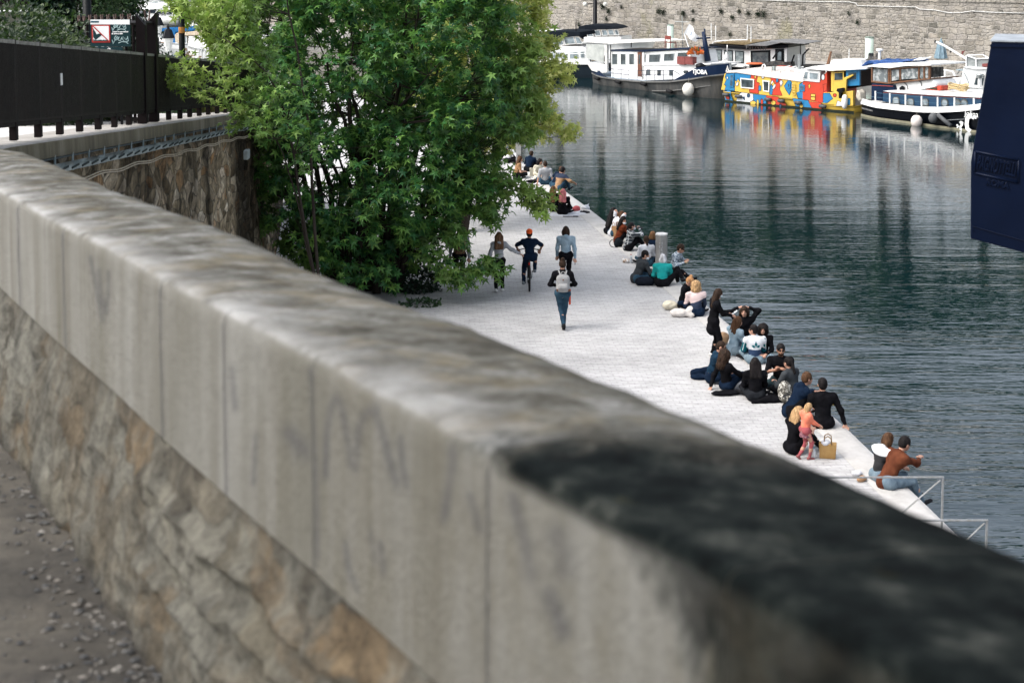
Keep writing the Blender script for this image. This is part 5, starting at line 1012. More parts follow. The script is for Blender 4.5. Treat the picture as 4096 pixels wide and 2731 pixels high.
# painted scroll at the bow and small lettering
def scroll(pts, w):
    m = MB(); V = []
    Pn = [K.l(u, v, 0) for u, v in pts]
    for i, (a, b) in enumerate(Pn):
        d = Vector((Pn[min(i+1, len(Pn)-1)][0]-Pn[max(i-1, 0)][0], 0, Pn[min(i+1, len(Pn)-1)][1]-Pn[max(i-1, 0)][1])).normalized(); s_ = Vector((d.z, 0, -d.x))*w
        y = K.side_y(a)-.03; V += [(a-s_.x, y, b-s_.z), (a+s_.x, y, b+s_.z)]
    m.add(V, [(2*i, 2*i+1, 2*i+3, 2*i+2) for i in range(len(Pn)-1)]); return m
ms = MB()
for pts, w_ in (([(1372, 1300), (1340, 1302), (1322, 1330), (1315, 1390), (1322, 1440), (1342, 1462), (1352, 1440)], .13), ([(1240, 1380), (1252, 1368), (1268, 1375), (1262, 1398), (1245, 1420), (1248, 1448), (1262, 1455)], .07), ([(1200, 1405), (1215, 1400), (1222, 1418), (1205, 1432)], .04), ([(1380, 1330), (1400, 1310), (1425, 1320)], .08)):
    q = scroll(pts, w_); ms.add(q.v, q.f)
ms.build('bow_scroll', WHITE, K.o)
lx, lz = K.l(1370, 1278, 0); text('Jolina', .42, (lx, K.side_y(lx)-.04, lz), R(2), WHITE, K.o, 'name_lettering', .006)
lx, lz = K.l(162, 1250, 0); m = MB(); [m.box(lx-.4+i*.11, K.side_y(lx)-.05, lz+.10-i*.012, lx-.33+i*.11, K.side_y(lx)-.03, lz+.20-i*.012) for i in range(8)]; m.build('stern_lettering', mat('grey_lettering', (.16, .16, .16)), K.o)
# things on this barge
def heap(B, pts, y0, y1, name, m_, label, cat, jit=.06, lvl=3):
    Q = [B.l(u, v, y0) for u, v in pts]; m = MB(); m.prism(Q, y0, y1); me_o = m.build(name, m_); bm = bmesh.new(); bm.from_mesh(me_o.data); bmesh.ops.triangulate(bm, faces=bm.faces); bmesh.ops.subdivide_edges(bm, edges=bm.edges, cuts=lvl, use_grid_fill=True)
    for v in bm.verts: v.co += Vector((noise.noise(v.co*2.3), noise.noise(v.co*2.3+Vector((5, 0, 0))), noise.noise(v.co*2.3+Vector((0, 7, 0)))))*jit*2.5
    bm.to_mesh(me_o.data); bm.free(); me_o.location = B.A; me_o.rotation_euler = (0, 0, B.ang); tag(me_o, label, cat); me_o.data.polygons.foreach_set('use_smooth', [True]*len(me_o.data.polygons)); return me_o
heap(K, [(120, 745), (200, 700), (300, 672), (420, 680), (640, 668), (680, 690), (560, 700), (300, 712), (180, 735)], .8, 2.4, 'folded_tarpaulin', mat('blue_tarpaulin', (.02, .08, .26), (.01, .04, .14), 9, .4, .9, 5, .05), 'crumpled blue tarpaulin on the wheelhouse roof of the black barge', 'tarpaulin')
heap(K, [(835, 1035), (850, 1000), (880, 990), (960, 965), (1020, 962), (1020, 1010), (940, 1040)], .9, 1.7, 'red_jerrycans', mat('red_plastic', (.48, .06, .03), rough=.4), 'red cans under a green lid on the cabin roof of the black barge', 'jerrycan', .02)
x, z = K.l(885, 985, 1.2); x2, z2 = K.l(1018, 968, 1.2); m = MB(); m.box(x, .85, z-.02, x2, 1.75, z+.05); on(K, m, 'green_lid', mat('dark_green_lid', (.02, .05, .03)), 'dark green lid lying on the red cans', 'lid')
x, z = K.l(1198, 1000, .9); m = MB()
for i in range(6): m.tube([(x+math.cos(t_)*.62+random.gauss(0, .03), 1.0+math.sin(t_)*.4, z+i*.05+.06*math.sin(t_*3+i)) for t_ in np.linspace(0, 2*PI, 16)], .035, 6)
on(K, m, 'coiled_rope', mat('yellow_rope', (.55, .42, .22), (.38, .28, .13), 20), 'coil of yellowish rope at the foredeck of the black barge', 'rope', True)
K.block('deck_lantern', [(552, 985), (575, 965), (598, 985), (598, 1020), (552, 1020)], .55, .7, BLACKP); K.tubes('roof_vent', [[(330, 665), (332, 580)]], .09, WHITE, 2.4)
m = MB(); x, z = K.l(332, 575, 2.4); m.lathe([(.10, 0), (.22, .05), (.22, .14), (.05, .18)], 12, (x, 2.4, z-.02)); m.build('roof_vent_cap', WHITE, K.o, True)
heap(K, [(150, 680), (200, 660), (205, 600), (215, 640), (240, 650), (275, 640), (285, 600), (300, 655), (310, 668)], 2.6, 3.0, 'folded_deck_gear', mat('dark_clutter', (.03, .035, .04), (.10, .09, .08), 5, .6, .8, 6, .05), 'dark folded gear behind the blue tarpaulin', 'gear', .02)
x, z = K.l(720, 690, 1.4); m = MB()
for i in range(5): m.box(x+i*.16, 1.1, z+.06*i, x+i*.16+.08, 1.9, z+.06*i+.03)
m.tube([(x, 1.1, z), (x+.8, 1.1, z+.3)], .03, 5); m.tube([(x, 1.9, z), (x+.8, 1.9, z+.3)], .03, 5); on(K, m, 'slatted_chair', WHITE, 'white slatted folding chair lying on the wheelhouse roof', 'chair')
heap(K, [(82, 1010), (110, 1040), (118, 1130), (90, 1130), (66, 1080)], .3, .8, 'stern_cushion', mat('pale_cushion', (.45, .42, .36), bump=.4), 'pale bundle hanging at the stern of the black barge', 'bundle', .03)

# ---- white motor barge behind it (zoom 3540,120 scale 5.227)
Z5 = (3540, 120, 5.2273)
Wb = Boat('motor_barge', 'white motor barge with slanted wheelhouse and a clear box on its roof, far right', (850, 1330), (2150, 1400), Z5)
Wb.hull(Wb.l(700, 1330)[0], Wb.len+3, curve_top(Wb, [(700, 1120), (1400, 1160), (2300, 1240)]), 3.6, WHITE, rake=.5, stern=.8)
Wb.block('wheelhouse', [(1640, 790), (2130, 800), (2060, 1270), (1560, 1190)], .6, 3.2, WHITE, bevel=.05); Wb.block('wheelhouse_roof', [(1625, 780), (1900, 830), (2135, 820), (2135, 800), (1700, 772)], .45, 3.3, WHITE)
Wb.win([(1905, 925), (2110, 930), (2060, 1190), (1840, 1170)], .6, paint((.5, .5, .49), 'window_frame_grey'), GLS, rim=.08); Wb.tubes('grab_rail', [[(1655, 890), (1750, 1120)]], .03, STEEL, .5)
gb = Wb.block('clear_box', [(1700, 535), (1900, 610), (2180, 600), (2170, 800), (1900, 800), (1700, 770)], .9, 1.9, mat('clear_box_plastic', (.32, .34, .34), (.22, .24, .24), 4, .1), bevel=0)
Wb.tubes('clear_box_frame', [[(1700, 535), (1905, 610), (2180, 598)], [(1700, 535), (1700, 775)], [(1905, 610), (1905, 800)]], .05, WHITE, .85); Wb.tubes('clear_box_top_frame', [[(1700, 535), (2040, 522), (2180, 598)]], .04, WHITE, 1.2)
Wb.block('red_planter', [(2030, 712), (2150, 705), (2150, 770), (2030, 775)], .7, .88, mat('red_brown_crate', (.20, .05, .045)))
Wb.tubes('boom', [[(1690, 600), (1235, 330), (1060, 250)]], .085, WHITE, 1.6); Wb.tubes('boom_tip', [[(1065, 252), (1040, 240)]], .10, BLACKP, 1.6); Wb.block('boom_block', [(1345, 460), (1385, 430), (1378, 470), (1355, 482)], 1.5, 1.7, BLACKP)
Wb.block('pennant', [(1600, 440), (1632, 452), (1680, 425), (1612, 525), (1598, 500)], 2.4, 2.45, mat('dark_red_pennant', (.14, .03, .03)), bevel=0)
Wb.tubes('gantry', [[(820, 795), (1420, 870)], [(1420, 870), (1560, 1190)], [(990, 815), (990, 1040)], [(1255, 860), (1255, 1000)], [(1180, 990), (1480, 1030)]], .07, WHITE, .3)
Wb.tubes('exhaust_pipe', [[(1980, 1240), (1985, 1000)]], .14, WHITE, .1); m = MB(); x, z = Wb.l(1985, 1010, .1); m.lathe([(.18, 0), (.24, .03), (.22, .16), (.26, .2), (.24, .28), (.1, .3)], 12, (x, .1, z)); m.build('exhaust_cap', STEEL, Wb.o, True)
Wb.block('foredeck_house', [(1180, 1010), (1560, 1060), (1550, 1190), (1150, 1140)], .8, 2.6, WHITE)
# closed parasol on the towpath side
px, pz = Wb.l(1108, 900, 3.9); o = thing('parasol', 'closed grey blue parasol standing before the stone wall', 'parasol', tuple(Wb.A), Wb.ang); m = MB(); _, zt = Wb.l(1175, 160, 3.9); x_, zb = Wb.l(1165, 590, 3.9); m.tube([(x_, 3.9, pz-.8), (x_, 3.9, zt)], .03, 6); m.build('pole', STEEL, o)
m = MB(); prof = [(0, zt), (.16, zt-.45), (.24, zt-.5), (.42, zb), (.30, zb-.05)]; V = []
for r_, z_ in prof:
    for j in range(24): a = 2*PI*j/24; rr = r_*(1+.16*(j % 3 == 0)); V.append((x_+rr*math.cos(a), 3.9+rr*math.sin(a), z_))
m.add(V, [(i*24+j, i*24+(j+1) % 24, (i+1)*24+(j+1) % 24, (i+1)*24+j) for i in range(4) for j in range(24)]); m.build('folded_canopy', cloth((.20, .28, .33), (.12, .18, .22), name='parasol_cloth'), o)
# bicycles and racks behind, read as thin tubes
o = thing('bicycle', 'dark bicycle parked on deck behind the wooden wheelhouse', 'bicycle', tuple(Wb.A), Wb.ang)
for u in (1060, 1130):
    x, z = Wb.l(u, 1050, 2.2); m = MB(); m.tube([(x+math.cos(a)*.34, 2.2, z+math.sin(a)*.34) for a in np.linspace(0, 2*PI, 20)], .025, 6); m.build('wheel', RUBBER, o)
Wb2 = [Wb.l(u, v, 2.2) for u, v in ((1060, 1050), (1090, 990), (1125, 1000), (1130, 1050), (1090, 990), (1110, 1040), (1060, 1050))]; m = MB(); m.tube([(a, 2.2, b) for a, b in Wb2], .02, 5); m.build('bicycle_frame', CHROME, o)
def trestle(label, us, v0, v1, y, m_=WHITE):
    o = thing('deck_table', label, 'table', tuple(Wb.A), Wb.ang); x0, z0 = Wb.l(us[0], v0, y); x1, _ = Wb.l(us[1], v0, y); _, zb = Wb.l(us[0], v1, y); m = MB(); m.box(x0, y, z0, x1, y+.8, z0+.05); m.build('table_top', m_, o)
    for x in (x0+.1, x1-.1):
        m = MB(); m.tube([(x-.1, y+.1, zb), (x+.1, y+.7, z0)], .03, 5); m.tube([(x-.1, y+.7, zb), (x+.1, y+.1, z0)], .03, 5); m.build('leg', STEEL, o)
trestle('white trestle table behind the gantry of the white motor barge', (1480, 1640), 850, 930, 3.0, mat('pale_blue_top', (.3, .38, .42)))
trestle('low white table under the parasol on the far deck', (900, 1150), 880, 960, 3.4)
# sign on the towpath
px_, pz_ = 3891, 180; sp = atY(px_, pz_, 117.5); o = thing('direction_sign', 'grey arrow shaped sign with small green plate before the stone wall', 'sign', (sp.x, sp.y, -.25)); hz = sp.z+.25
m = MB(); m.tube([(0, 0, 0), (0, 0, hz+.1)], .05, 8); m.build('pole', STEEL, o); m = MB(); m.prism([(-1.0, hz+.15), (-.7, hz-.22), (.75, hz-.25), (.8, hz+.42), (-.7, hz+.45)], -.08, -.05); m.build('sign_plate', mat('sign_grey', (.30, .33, .32)), o)
m = MB(); [m.box(-.45, -.1, hz+.0+i*.14, .55-.1*(i % 2), -.085, hz+.05+i*.14) for i in range(3)]; m.build('sign_lines', mat('sign_mark', (.16, .18, .18)), o); m = MB(); m.box(-.25, -.08, hz-.8, .35, -.05, hz-.32); m.build('green_plate', mat('sign_green', (.25, .45, .38)), o)

# ---- marina at the upper left
Z6 = (480, 0, 4.523)
M1 = cruiser('white boat with bright blue canvas canopy in the marina', (420, 860), (1180, 900), Z6, 3.6, [(400, 745), (800, 770), (1300, 800)], [(560, 760), (560, 640), (1150, 650), (1180, 790)], [], [(430, 575), (700, 520), (1150, 490), (1310, 540), (1320, 565), (1130, 575), (1000, 590), (1000, 790), (930, 780), (935, 600), (820, 560), (720, 590), (440, 600)], WHITE, BLUEC, wins=[[(730, 640), (850, 640), (850, 715), (735, 715)]], ext=(1, 1.5))
M1.block('wood_band', [(725, 765), (870, 770), (870, 782), (725, 777)], -.06, .1, TEAK)
M2 = cruiser('white yacht with beige canvas hood at the marina, nearest in the upper left', (1240, 1060), (1990, 1110), Z6, 3.8, [(1150, 820), (1350, 860), (1700, 920), (1990, 960)], [(1230, 830), (1240, 660), (1720, 650), (1760, 820), (1700, 900)],
   [[(1160, 670), (1215, 665), (1215, 790), (1155, 790)], [(1420, 680), (1540, 690), (1560, 820), (1410, 825)], [(1575, 670), (1680, 670), (1690, 820), (1600, 825)], [(2050, 650), (2090, 640), (2110, 740), (2060, 745)]],
   [(985, 640), (1020, 600), (1340, 570), (1390, 490), (1560, 480), (1600, 560), (1880, 600), (2090, 560), (2095, 620), (1860, 640), (1480, 640), (1150, 655), (1080, 800), (1000, 770)], WHITE, CREAM, ext=(.5, 2.5), cs=1)
M2.tubes('ladder_rail', [[(1440, 870), (1400, 1060)], [(1480, 880), (1450, 1080)], [(1600, 930), (1580, 1090)], [(1540, 920), (1520, 1080)]], .05, WHITE, -.05); M2.block('vent_louvre', [(1445, 868), (1655, 905), (1655, 915), (1445, 880)], .26, .32, GLS)
M3 = cruiser('white yacht hull with dark lower side across the top left of the marina', (200, 205), (1120, 235), Z6, 4.0, [(180, 120), (700, 128), (1200, 120)], [(330, 110), (450, 60), (700, 60), (760, 115)], [[(560, 70), (600, 20), (700, 25), (700, 70)]], None, paint((.02, .03, .05), 'dark_side'), CANVAS, ext=(1, 2), band=WHITE, cs=3)
M3.block('upper_side', [(190, 130), (205, 85), (700, 80), (860, 100), (860, 130)], -.05, .4, WHITE)
M4_ = cruiser('grey white sailing yacht with railings in the middle of the marina', (560, 480), (1300, 500), Z6, 3.6, [(560, 380), (1300, 400)], [(600, 380), (620, 300), (1050, 290), (1100, 380)], [], None, paint((.50, .52, .52), 'grey_white_paint'), CANVAS, ext=(1, 2), roofpts=[(470, 165), (700, 145), (740, 160), (520, 180)])
M4_.tubes('rails', [[(470, 200), (500, 150), (720, 145)], [(520, 230), (545, 170), (700, 165)], [(640, 240), (700, 160)], [(380, 290), (480, 280), (640, 280)]], .05, WHITE, .4)
M5 = cruiser('white cruiser behind the tree branches in the marina, right part', (1150, 330), (1900, 350), Z6, 3.6, [(1150, 230), (1900, 260)], [(1200, 230), (1260, 120), (1700, 130), (1750, 250)], [], [(1480, 30), (1700, 10), (1760, 110), (1520, 120)], WHITE, CANVAS, ext=(2, 2))
M6 = cruiser('small white motor boat farthest at the top of the marina', (330, 40), (760, 48), Z6, 3.4, [(300, -10), (760, -5)], [(400, -10), (480, -60), (650, -60), (700, -5)], [], None, WHITE, CANVAS, ext=(1, 1))
M7 = cruiser('long white yacht half hidden behind the big tree crown', (1900, 830), (2700, 870), Z6, 3.8, [(1850, 660), (2300, 690), (2800, 720)], [(1880, 680), (1900, 560), (2600, 560), (2650, 700)], [], None, WHITE, CANVAS, ext=(1, 1.5))
M8 = cruiser('grey white launch seen between the leaves under the black pole arm', (1180, 620), (1700, 640), Z6, 3.0, [(1150, 470), (1700, 490)], [(1190, 480), (1200, 400), (1600, 410), (1640, 480)], [], None, paint((.50, .52, .52), 'grey_white_paint'), CANVAS, ext=(.3, 1))
# inflatable dinghy hoisted at the stern
o = thing('inflatable_dinghy', 'grey inflatable dinghy hoisted between the two lanterns of the marina', 'dinghy', tuple(M4_.A), M4_.ang)
pp = [M4_.l(u, v, -.6) for u, v in ((730, 460), (800, 405), (900, 385), (1000, 400), (1080, 420))]; m = MB(); m.tube([(a, -.6, b) for a, b in pp], [.15, .42, .5, .5, .4], 12); m.build('near_tube', mat('dinghy_grey', (.38, .39, .37), rough=.5), o, True)
m = MB(); m.tube([(a, .6, b+.1) for a, b in pp], [.15, .42, .5, .5, .4], 12); m.build('far_tube', mat('dinghy_grey', (.38, .39, .37), rough=.5), o, True); m = MB(); a0, b0 = pp[2]; m.box(a0, -.6, b0-.5, pp[4][0], .6, b0-.3); m.build('floor', RUBBER, o)
o = M4_.block('white_hood', [(980, 350), (1040, 310), (1090, 340), (1090, 480), (980, 480)], -.4, .6, WHITE, bevel=.1)
m = MB(); 
for i in range(40):
    u = random.uniform(600, 1350); v = random.uniform(130, 330); x, z = M4_.l(u, v, .5+random.random()*2); x2, z2 = M4_.l(u+random.uniform(-90, 90), v+random.uniform(-40, 60), .8); m.tube([(x, .6, z), (x2, .6+random.random(), z2)], .035, 4)
m.build('rigging_and_gear', mat('deck_gear_mix', (.55, .56, .55), (.05, .05, .05), 3, lo=.47, hi=.53), M4_.o)
# ================================================================ PEOPLE: smooth-blended solids turned into one continuous surface each
def V3(*a): return np.array(a, float)
def cap(a, b, ra, rb, flat=None): return ('c', np.array(a, float), np.array(b, float), ra, rb, flat)
def ell(c, r, M=None, sub=False): return ('e' if not sub else 's', np.array(c, float), np.array(r, float), np.eye(3) if M is None else np.array(M, float), None, None)
def cut(p, n): return ('p', np.array(p, float), np.array(n, float), None, None, None)
def sdf_mesh(prims, h, k, wr=0, bump=0, wf=(9, 9, 6)):
    lo = np.full(3, 1e9); hi = -lo
    for p in prims:
        if p[0] == 'c':
            r = max(p[3], p[4]); lo = np.minimum(lo, np.minimum(p[1], p[2])-r); hi = np.maximum(hi, np.maximum(p[1], p[2])+r)
        elif p[0] == 'e': r = p[2].max(); lo = np.minimum(lo, p[1]-r); hi = np.maximum(hi, p[1]+r)
    pad = .05; lo -= pad; hi += pad; n = np.ceil((hi-lo)/h).astype(int)+1
    ax = [lo[i]+h*np.arange(n[i]) for i in range(3)]; D = np.full(n, .5, np.float32)
    for p in prims:
        if p[0] == 'p': continue
        if p[0] == 'c': r = max(p[3], p[4])+.06; a = np.minimum(p[1], p[2])-r; b = np.maximum(p[1], p[2])+r
        else: r = p[2].max()+.06; a = p[1]-r; b = p[1]+r
        i0 = np.clip(np.floor((a-lo)/h).astype(int), 0, n-1); i1 = np.clip(np.ceil((b-lo)/h).astype(int)+1, 1, n)
        sl = tuple(slice(i0[i], i1[i]) for i in range(3)); X, Y, Z = np.meshgrid(ax[0][sl[0]], ax[1][sl[1]], ax[2][sl[2]], indexing='ij'); Q = np.stack([X, Y, Z], -1)
        if p[0] == 'c':
            ba = p[2]-p[1]; t = np.clip(((Q-p[1])@ba)/max(1e-9, ba@ba), 0, 1); q = Q-p[1]-t[..., None]*ba
            if p[5] is not None:
                nv, f = p[5]; nv = np.array(nv)/np.linalg.norm(nv); q = q+(q@nv)[..., None]*nv*(1/f-1)
            d = np.linalg.norm(q, axis=-1)-(p[3]+t*(p[4]-p[3]))
        else:
            q = (Q-p[1])@p[3]; k0 = np.linalg.norm(q/p[2], axis=-1); k1 = np.linalg.norm(q/p[2]**2, axis=-1)+1e-9; d = k0*(k0-1)/k1
        cur = D[sl]
        if p[0] == 's': D[sl] = np.maximum(cur, -d)
        else:
            m = np.maximum(k-np.abs(cur-d), 0)/k; D[sl] = np.minimum(cur, d)-m*m*k*.25
    if wr or bump or any(p[0] == 'p' for p in prims):
        X, Y, Z = np.meshgrid(*ax, indexing='ij')
        if wr: D += wr*(np.sin(X*wf[0]*3+np.sin(Z*wf[2]*2.3)*1.7)*np.sin(Z*wf[2]*4+X*7+np.cos(Y*11)*1.3)*np.cos(Y*wf[1]*3.1+Z*5))
        if bump: D += bump*np.sin(X*95+3*np.sin(Z*31))*np.sin(Y*88+2*np.sin(X*37))*np.sin(Z*83)+bump*.8*np.sin(X*40)*np.sin(Y*37)*np.sin(Z*43+1)
        for p in prims:
            if p[0] == 'p': D = np.maximum(D, (X-p[1][0])*p[2][0]+(Y-p[1][1])*p[2][1]+(Z-p[1][2])*p[2][2])
    D[[0, -1]] = .5; D[:, [0, -1]] = .5; D[:, :, [0, -1]] = .5
    S = D < 0; cnt = np.zeros(np.array(n)-1, np.int8)
    for a in (0, 1):
        for b in (0, 1):
            for c in (0, 1): cnt += S[a:n[0]-1+a, b:n[1]-1+b, c:n[2]-1+c]
    act = np.argwhere((cnt > 0) & (cnt < 8)); ids = np.full(cnt.shape, -1, np.int32); ids[tuple(act.T)] = np.arange(len(act))
    acc = np.zeros((len(act), 3)); num = np.zeros(len(act)); cor = [(a, b, c) for a in (0, 1) for b in (0, 1) for c in (0, 1)]; dv = [D[act[:, 0]+a, act[:, 1]+b, act[:, 2]+c] for a, b, c in cor]
    for i in range(8):
        for j in range(i+1, 8):
            if sum(abs(cor[i][q]-cor[j][q]) for q in range(3)) != 1: continue
            m = (dv[i] < 0) != (dv[j] < 0); t = dv[i][m]/(dv[i][m]-dv[j][m]); ci, cj = np.array(cor[i]), np.array(cor[j]); acc[m] += ci+t[:, None]*(cj-ci); num[m] += 1
    Vt = lo+(act+acc/num[:, None])*h; fs = []
    for axs, (u, v) in ((0, (1, 2)), (1, (2, 0)), (2, (0, 1))):
        s1 = [slice(None)]*3; s2 = [slice(None)]*3; s1[axs] = slice(0, -1); s2[axs] = slice(1, None)
        A, B = S[tuple(s1)], S[tuple(s2)]; e = np.argwhere(A != B)
        if not len(e): continue
        flip = A[tuple(e.T)]; du = np.zeros(3, int); du[u] = 1; dw = np.zeros(3, int); dw[v] = 1
        q = [ids[tuple((e-du-dw).T)], ids[tuple((e-dw).T)], ids[tuple(e.T)], ids[tuple((e-du).T)]]; f = np.stack(q, 1); f[~flip] = f[~flip][:, ::-1]; fs.append(f)
    f = np.concatenate(fs); f = f[(f >= 0).all(1)]
    return Vt, f
def rotm(yaw=0, pitch=0, roll=0):
    return np.array(Matrix.Rotation(yaw, 3, 'Z') @ Matrix.Rotation(-pitch, 3, 'X') @ Matrix.Rotation(roll, 3, 'Y'))
def ik(a, b, l1, l2, pole):
    a, b, pole = map(lambda v: np.array(v, float), (a, b, pole)); d = b-a; L_ = np.linalg.norm(d)
    if L_ > (l1+l2)*.995: b = a+d/L_*(l1+l2)*.995; d = b-a; L_ = np.linalg.norm(d)
    u = d/L_; x = (l1*l1-l2*l2+L_*L_)/(2*L_); y = math.sqrt(max(1e-6, l1*l1-x*x)); p = pole-u*(pole@u); p = p/(np.linalg.norm(p)+1e-9); return a+u*x+p*y, b
SKIN = mat('skin', (.48, .27, .19), (.40, .21, .145), 9, .55, .05); SKIN2 = mat('skin_tan', (.36, .19, .12), (.29, .14, .09), 9, .55, .05)
EYE = mat('eye_dark', (.01, .008, .008), rough=.2); LIP = mat('lip', (.30, .09, .08)); SHOEW = mat('white_shoe', (.62, .62, .60)); SHOEB = mat('black_shoe', (.012, .012, .014)); SHOEG = mat('grey_shoe', (.14, .16, .17))
def hairm(c): 
    k = ('hair', c)
    if k in _mc: return _mc[k]
    t = NT('hair'); col = t.ramp(t.noise(26, t.map((1, 1, .18)), 4), [(.35, tuple(x*.55 for x in c)), (.7, tuple(min(1, x*1.5) for x in c))]); t.bump(t.noise(60, t.map((1, 1, .15)), 3), .6, .01); _mc[k] = t.fin(col, .6, 0, .10); return _mc[k]
BLK_H, DK_H, BR_H, LB_H, BL_H, GY_H = (.012, .010, .010), (.030, .018, .012), (.075, .038, .02), (.16, .085, .04), (.38, .24, .12), (.38, .38, .38)
def person(label, px, py, face, pose='cross', H=1.68, top=None, sleeve=1.0, top_len=.10, legs=None, leg_len=1.0, skirt=None, hair='long', hc=BR_H, lean=12, turn=0, head=(0, 0), hands=None, feet=None, shoes=SHOEB, skin=SKIN, group=None, side=0, hem_flare=.0, hood=None, w=1.0, z0=0, elbows=None, knees=None, pelvis=None, wr=.013, hl=.30, bump=0, coat=0, mask=None, glasses=False, beard=False, cat='person', loc=None, beanie=None):
    k = H/1.72; g = at(px, py, z0) if loc is None else Vector(loc); o = thing('person', label, cat, (g.x, g.y, g.z), R(face), group)
    th, sh, ua, fa = .43*k, .42*k, .285*k, .245*k
    P = {'cross': (0, 0, .12), 'knees': (0, 0, .12), 'out': (0, 0, .12), 'edge': (0, 0, .12), 'stand': (0, 0, .90), 'walk': (0, 0, .885), 'side': (0, 0, .12), 'kneel': (0, 0, .24)}[pose]
    pel = V3(*(pelvis or P))*k; F_ = {'cross': ((.17, .30, .07), (-.15, .36, .07)), 'knees': ((-.11, .50, .07), (.11, .52, .07)), 'out': ((-.10, .82, .07), (.12, .80, .07)), 'edge': ((-.11, .55, -.34), (.11, .55, -.34)), 'stand': ((-.10, .0, .07), (.10, .03, .07)), 'walk': ((-.08, -.26, .13), (.08, .22, .07)), 'side': ((.35, .35, .07), (.42, .22, .07)), 'kneel': ((-.12, -.28, .06), (.12, -.28, .06))}[pose]
    K_ = {'cross': ((-1, .5, .35), (1, .5, .35)), 'knees': ((-.1, 0, 1), (.1, 0, 1)), 'out': ((0, 0, 1), (0, 0, 1)), 'edge': ((-.1, .7, 1), (.1, .7, 1)), 'stand': ((0, 1, 0), (0, 1, 0)), 'walk': ((0, 1, 0), (0, 1, .2)), 'side': ((-.4, .6, .6), (.3, 1, .5)), 'kneel': ((-.1, 1, 0), (.1, 1, 0))}[pose]
    H_ = {'cross': ((-.10, .36, .26), (.10, .36, .26)), 'knees': ((-.12, .42, .42), (.12, .42, .42)), 'out': ((-.12, .38, .3), (.12, .38, .3)), 'edge': ((-.12, .40, .26), (.12, .40, .26)), 'stand': ((-.24, .10, .78), (.24, .10, .78)), 'walk': ((-.25, .18, .80), (.26, -.12, .80)), 'side': ((-.1, .35, .3), (.1, .35, .3)), 'kneel': ((-.1, .3, .5), (.1, .3, .5))}[pose]
    F_ = feet or F_; K_ = knees or K_; H_ = hands or H_
    B = rotm(R(turn)*.5, R(lean), R(side)); C_ = rotm(R(turn), R(lean*1.25), R(side)); waist = pel+B@V3(0, 0, .17)*k; chest = waist+C_@V3(0, 0, .20)*k; neckb = waist+C_@V3(0, .0, .335)*k
    Hd = rotm(R(turn+head[0]), R(lean*.35+head[1]), R(side*.5)); neckt = neckb+(Hd@V3(0, .012, .075))*k; hcn = neckt+(Hd@V3(0, .015, .105))*k
    hs = [pel+B@V3(s*.095*w, 0, -.01)*k for s in (-1, 1)]; ss = [waist+C_@V3(s*.175*w, -.01, .285)*k for s in (-1, 1)]
    fwd = C_@V3(0, 1, 0)
    bp = [cap(pel+B@V3(-.06, 0, 0)*k, pel+B@V3(.06, 0, 0)*k, .115*k*w, .115*k*w), cap(pel, waist, .115*k*w, .105*k*w, (fwd, .82)), cap(waist, chest, .105*k*w, .125*k*w, (fwd, .78)), cap(ss[0], ss[1], .062*k, .062*k), cap(chest+C_@V3(-.06, 0, .02)*k, chest+C_@V3(.06, 0, .02)*k, .115*k*w, .115*k*w, (fwd, .8)), cap(neckb-(C_@V3(0, 0, .03))*k, neckt+(Hd@V3(0, 0, .03))*k, .054*k, .050*k)]
    HR = .97*k
    bp += [ell(hcn+(Hd@V3(0, -.008, .012))*k, V3(.076, .094, .108)*HR, Hd), ell(hcn+(Hd@V3(0, .030, -.052))*k, V3(.054, .058, .060)*HR, Hd), cap(hcn+(Hd@V3(0, .086, .004))*k, hcn+(Hd@V3(0, .104, -.024))*k, .010*k, .014*k), cap(hcn+(Hd@V3(-.022, .083, -.052))*k, hcn+(Hd@V3(.022, .083, -.052))*k, .011*k, .011*k), cap(hcn+(Hd@V3(0, .07, -.088))*k, hcn+(Hd@V3(0, .05, -.092))*k, .020*k, .022*k)]
    for s in (-1, 1): bp.append(ell(hcn+(Hd@V3(s*.077, -.004, -.012))*k, V3(.011, .020, .031)*k, Hd))
    tops = [cap(pel+B@V3(0, 0, .03)*k, waist, .128*k*w, .118*k*w, (fwd, .84)), cap(waist, chest, .122*k*w, .138*k*w, (fwd, .8)), cap(chest+C_@V3(-.07, 0, .03)*k, chest+C_@V3(.07, 0, .03)*k, .126*k*w, .126*k*w, (fwd, .82)), cap(ss[0], ss[1], .077*k, .077*k), cap(neckb-(C_@V3(0, 0, .05))*k, neckb+(C_@V3(0, 0, .012))*k, .085*k, .068*k)]
    if top_len > .1:
        tops.append(cap(pel+B@V3(0, -.01, .05)*k, pel+B@V3(0, -.03, .05-top_len)*k if pose in ('stand', 'walk') else pel+V3(0, -.05, -.0)*k, .128*k*w, (.128+hem_flare)*k*w, (fwd, .8)))
    if hood: tops += [ell(neckb+C_@V3(0, -.085, .005)*k, V3(.10, .06, .07)*k, C_)]
    pants = [cap(pel+B@V3(-.07, -.005, .0)*k, pel+B@V3(.07, -.005, .0)*k, .124*k*w, .124*k*w)]; elb = []
    hnd = []
    for i, s in enumerate((-1, 1)):
        ep = V3(*(elbows[i] if elbows else (s*.8, -.7, -.5))); tgt = V3(*H_[i])*k if not callable(H_[i]) else H_[i]
        e, hd = ik(ss[i], tgt, ua, fa, C_@ep); elb.append(e); hnd.append(hd)
        bp += [cap(ss[i], e, .050*k, .040*k), cap(e, hd, .039*k, .027*k)]
        # hand: palm, four unequal bent fingers and a thumb leaving the side of the palm
        dr = (hd-e)/np.linalg.norm(hd-e); upv = np.array([0, 0, 1.]) if abs(dr[2]) < .85 else np.array([0, 1., 0]); sd = np.cross(dr, upv); sd /= np.linalg.norm(sd); nn = np.cross(sd, dr)
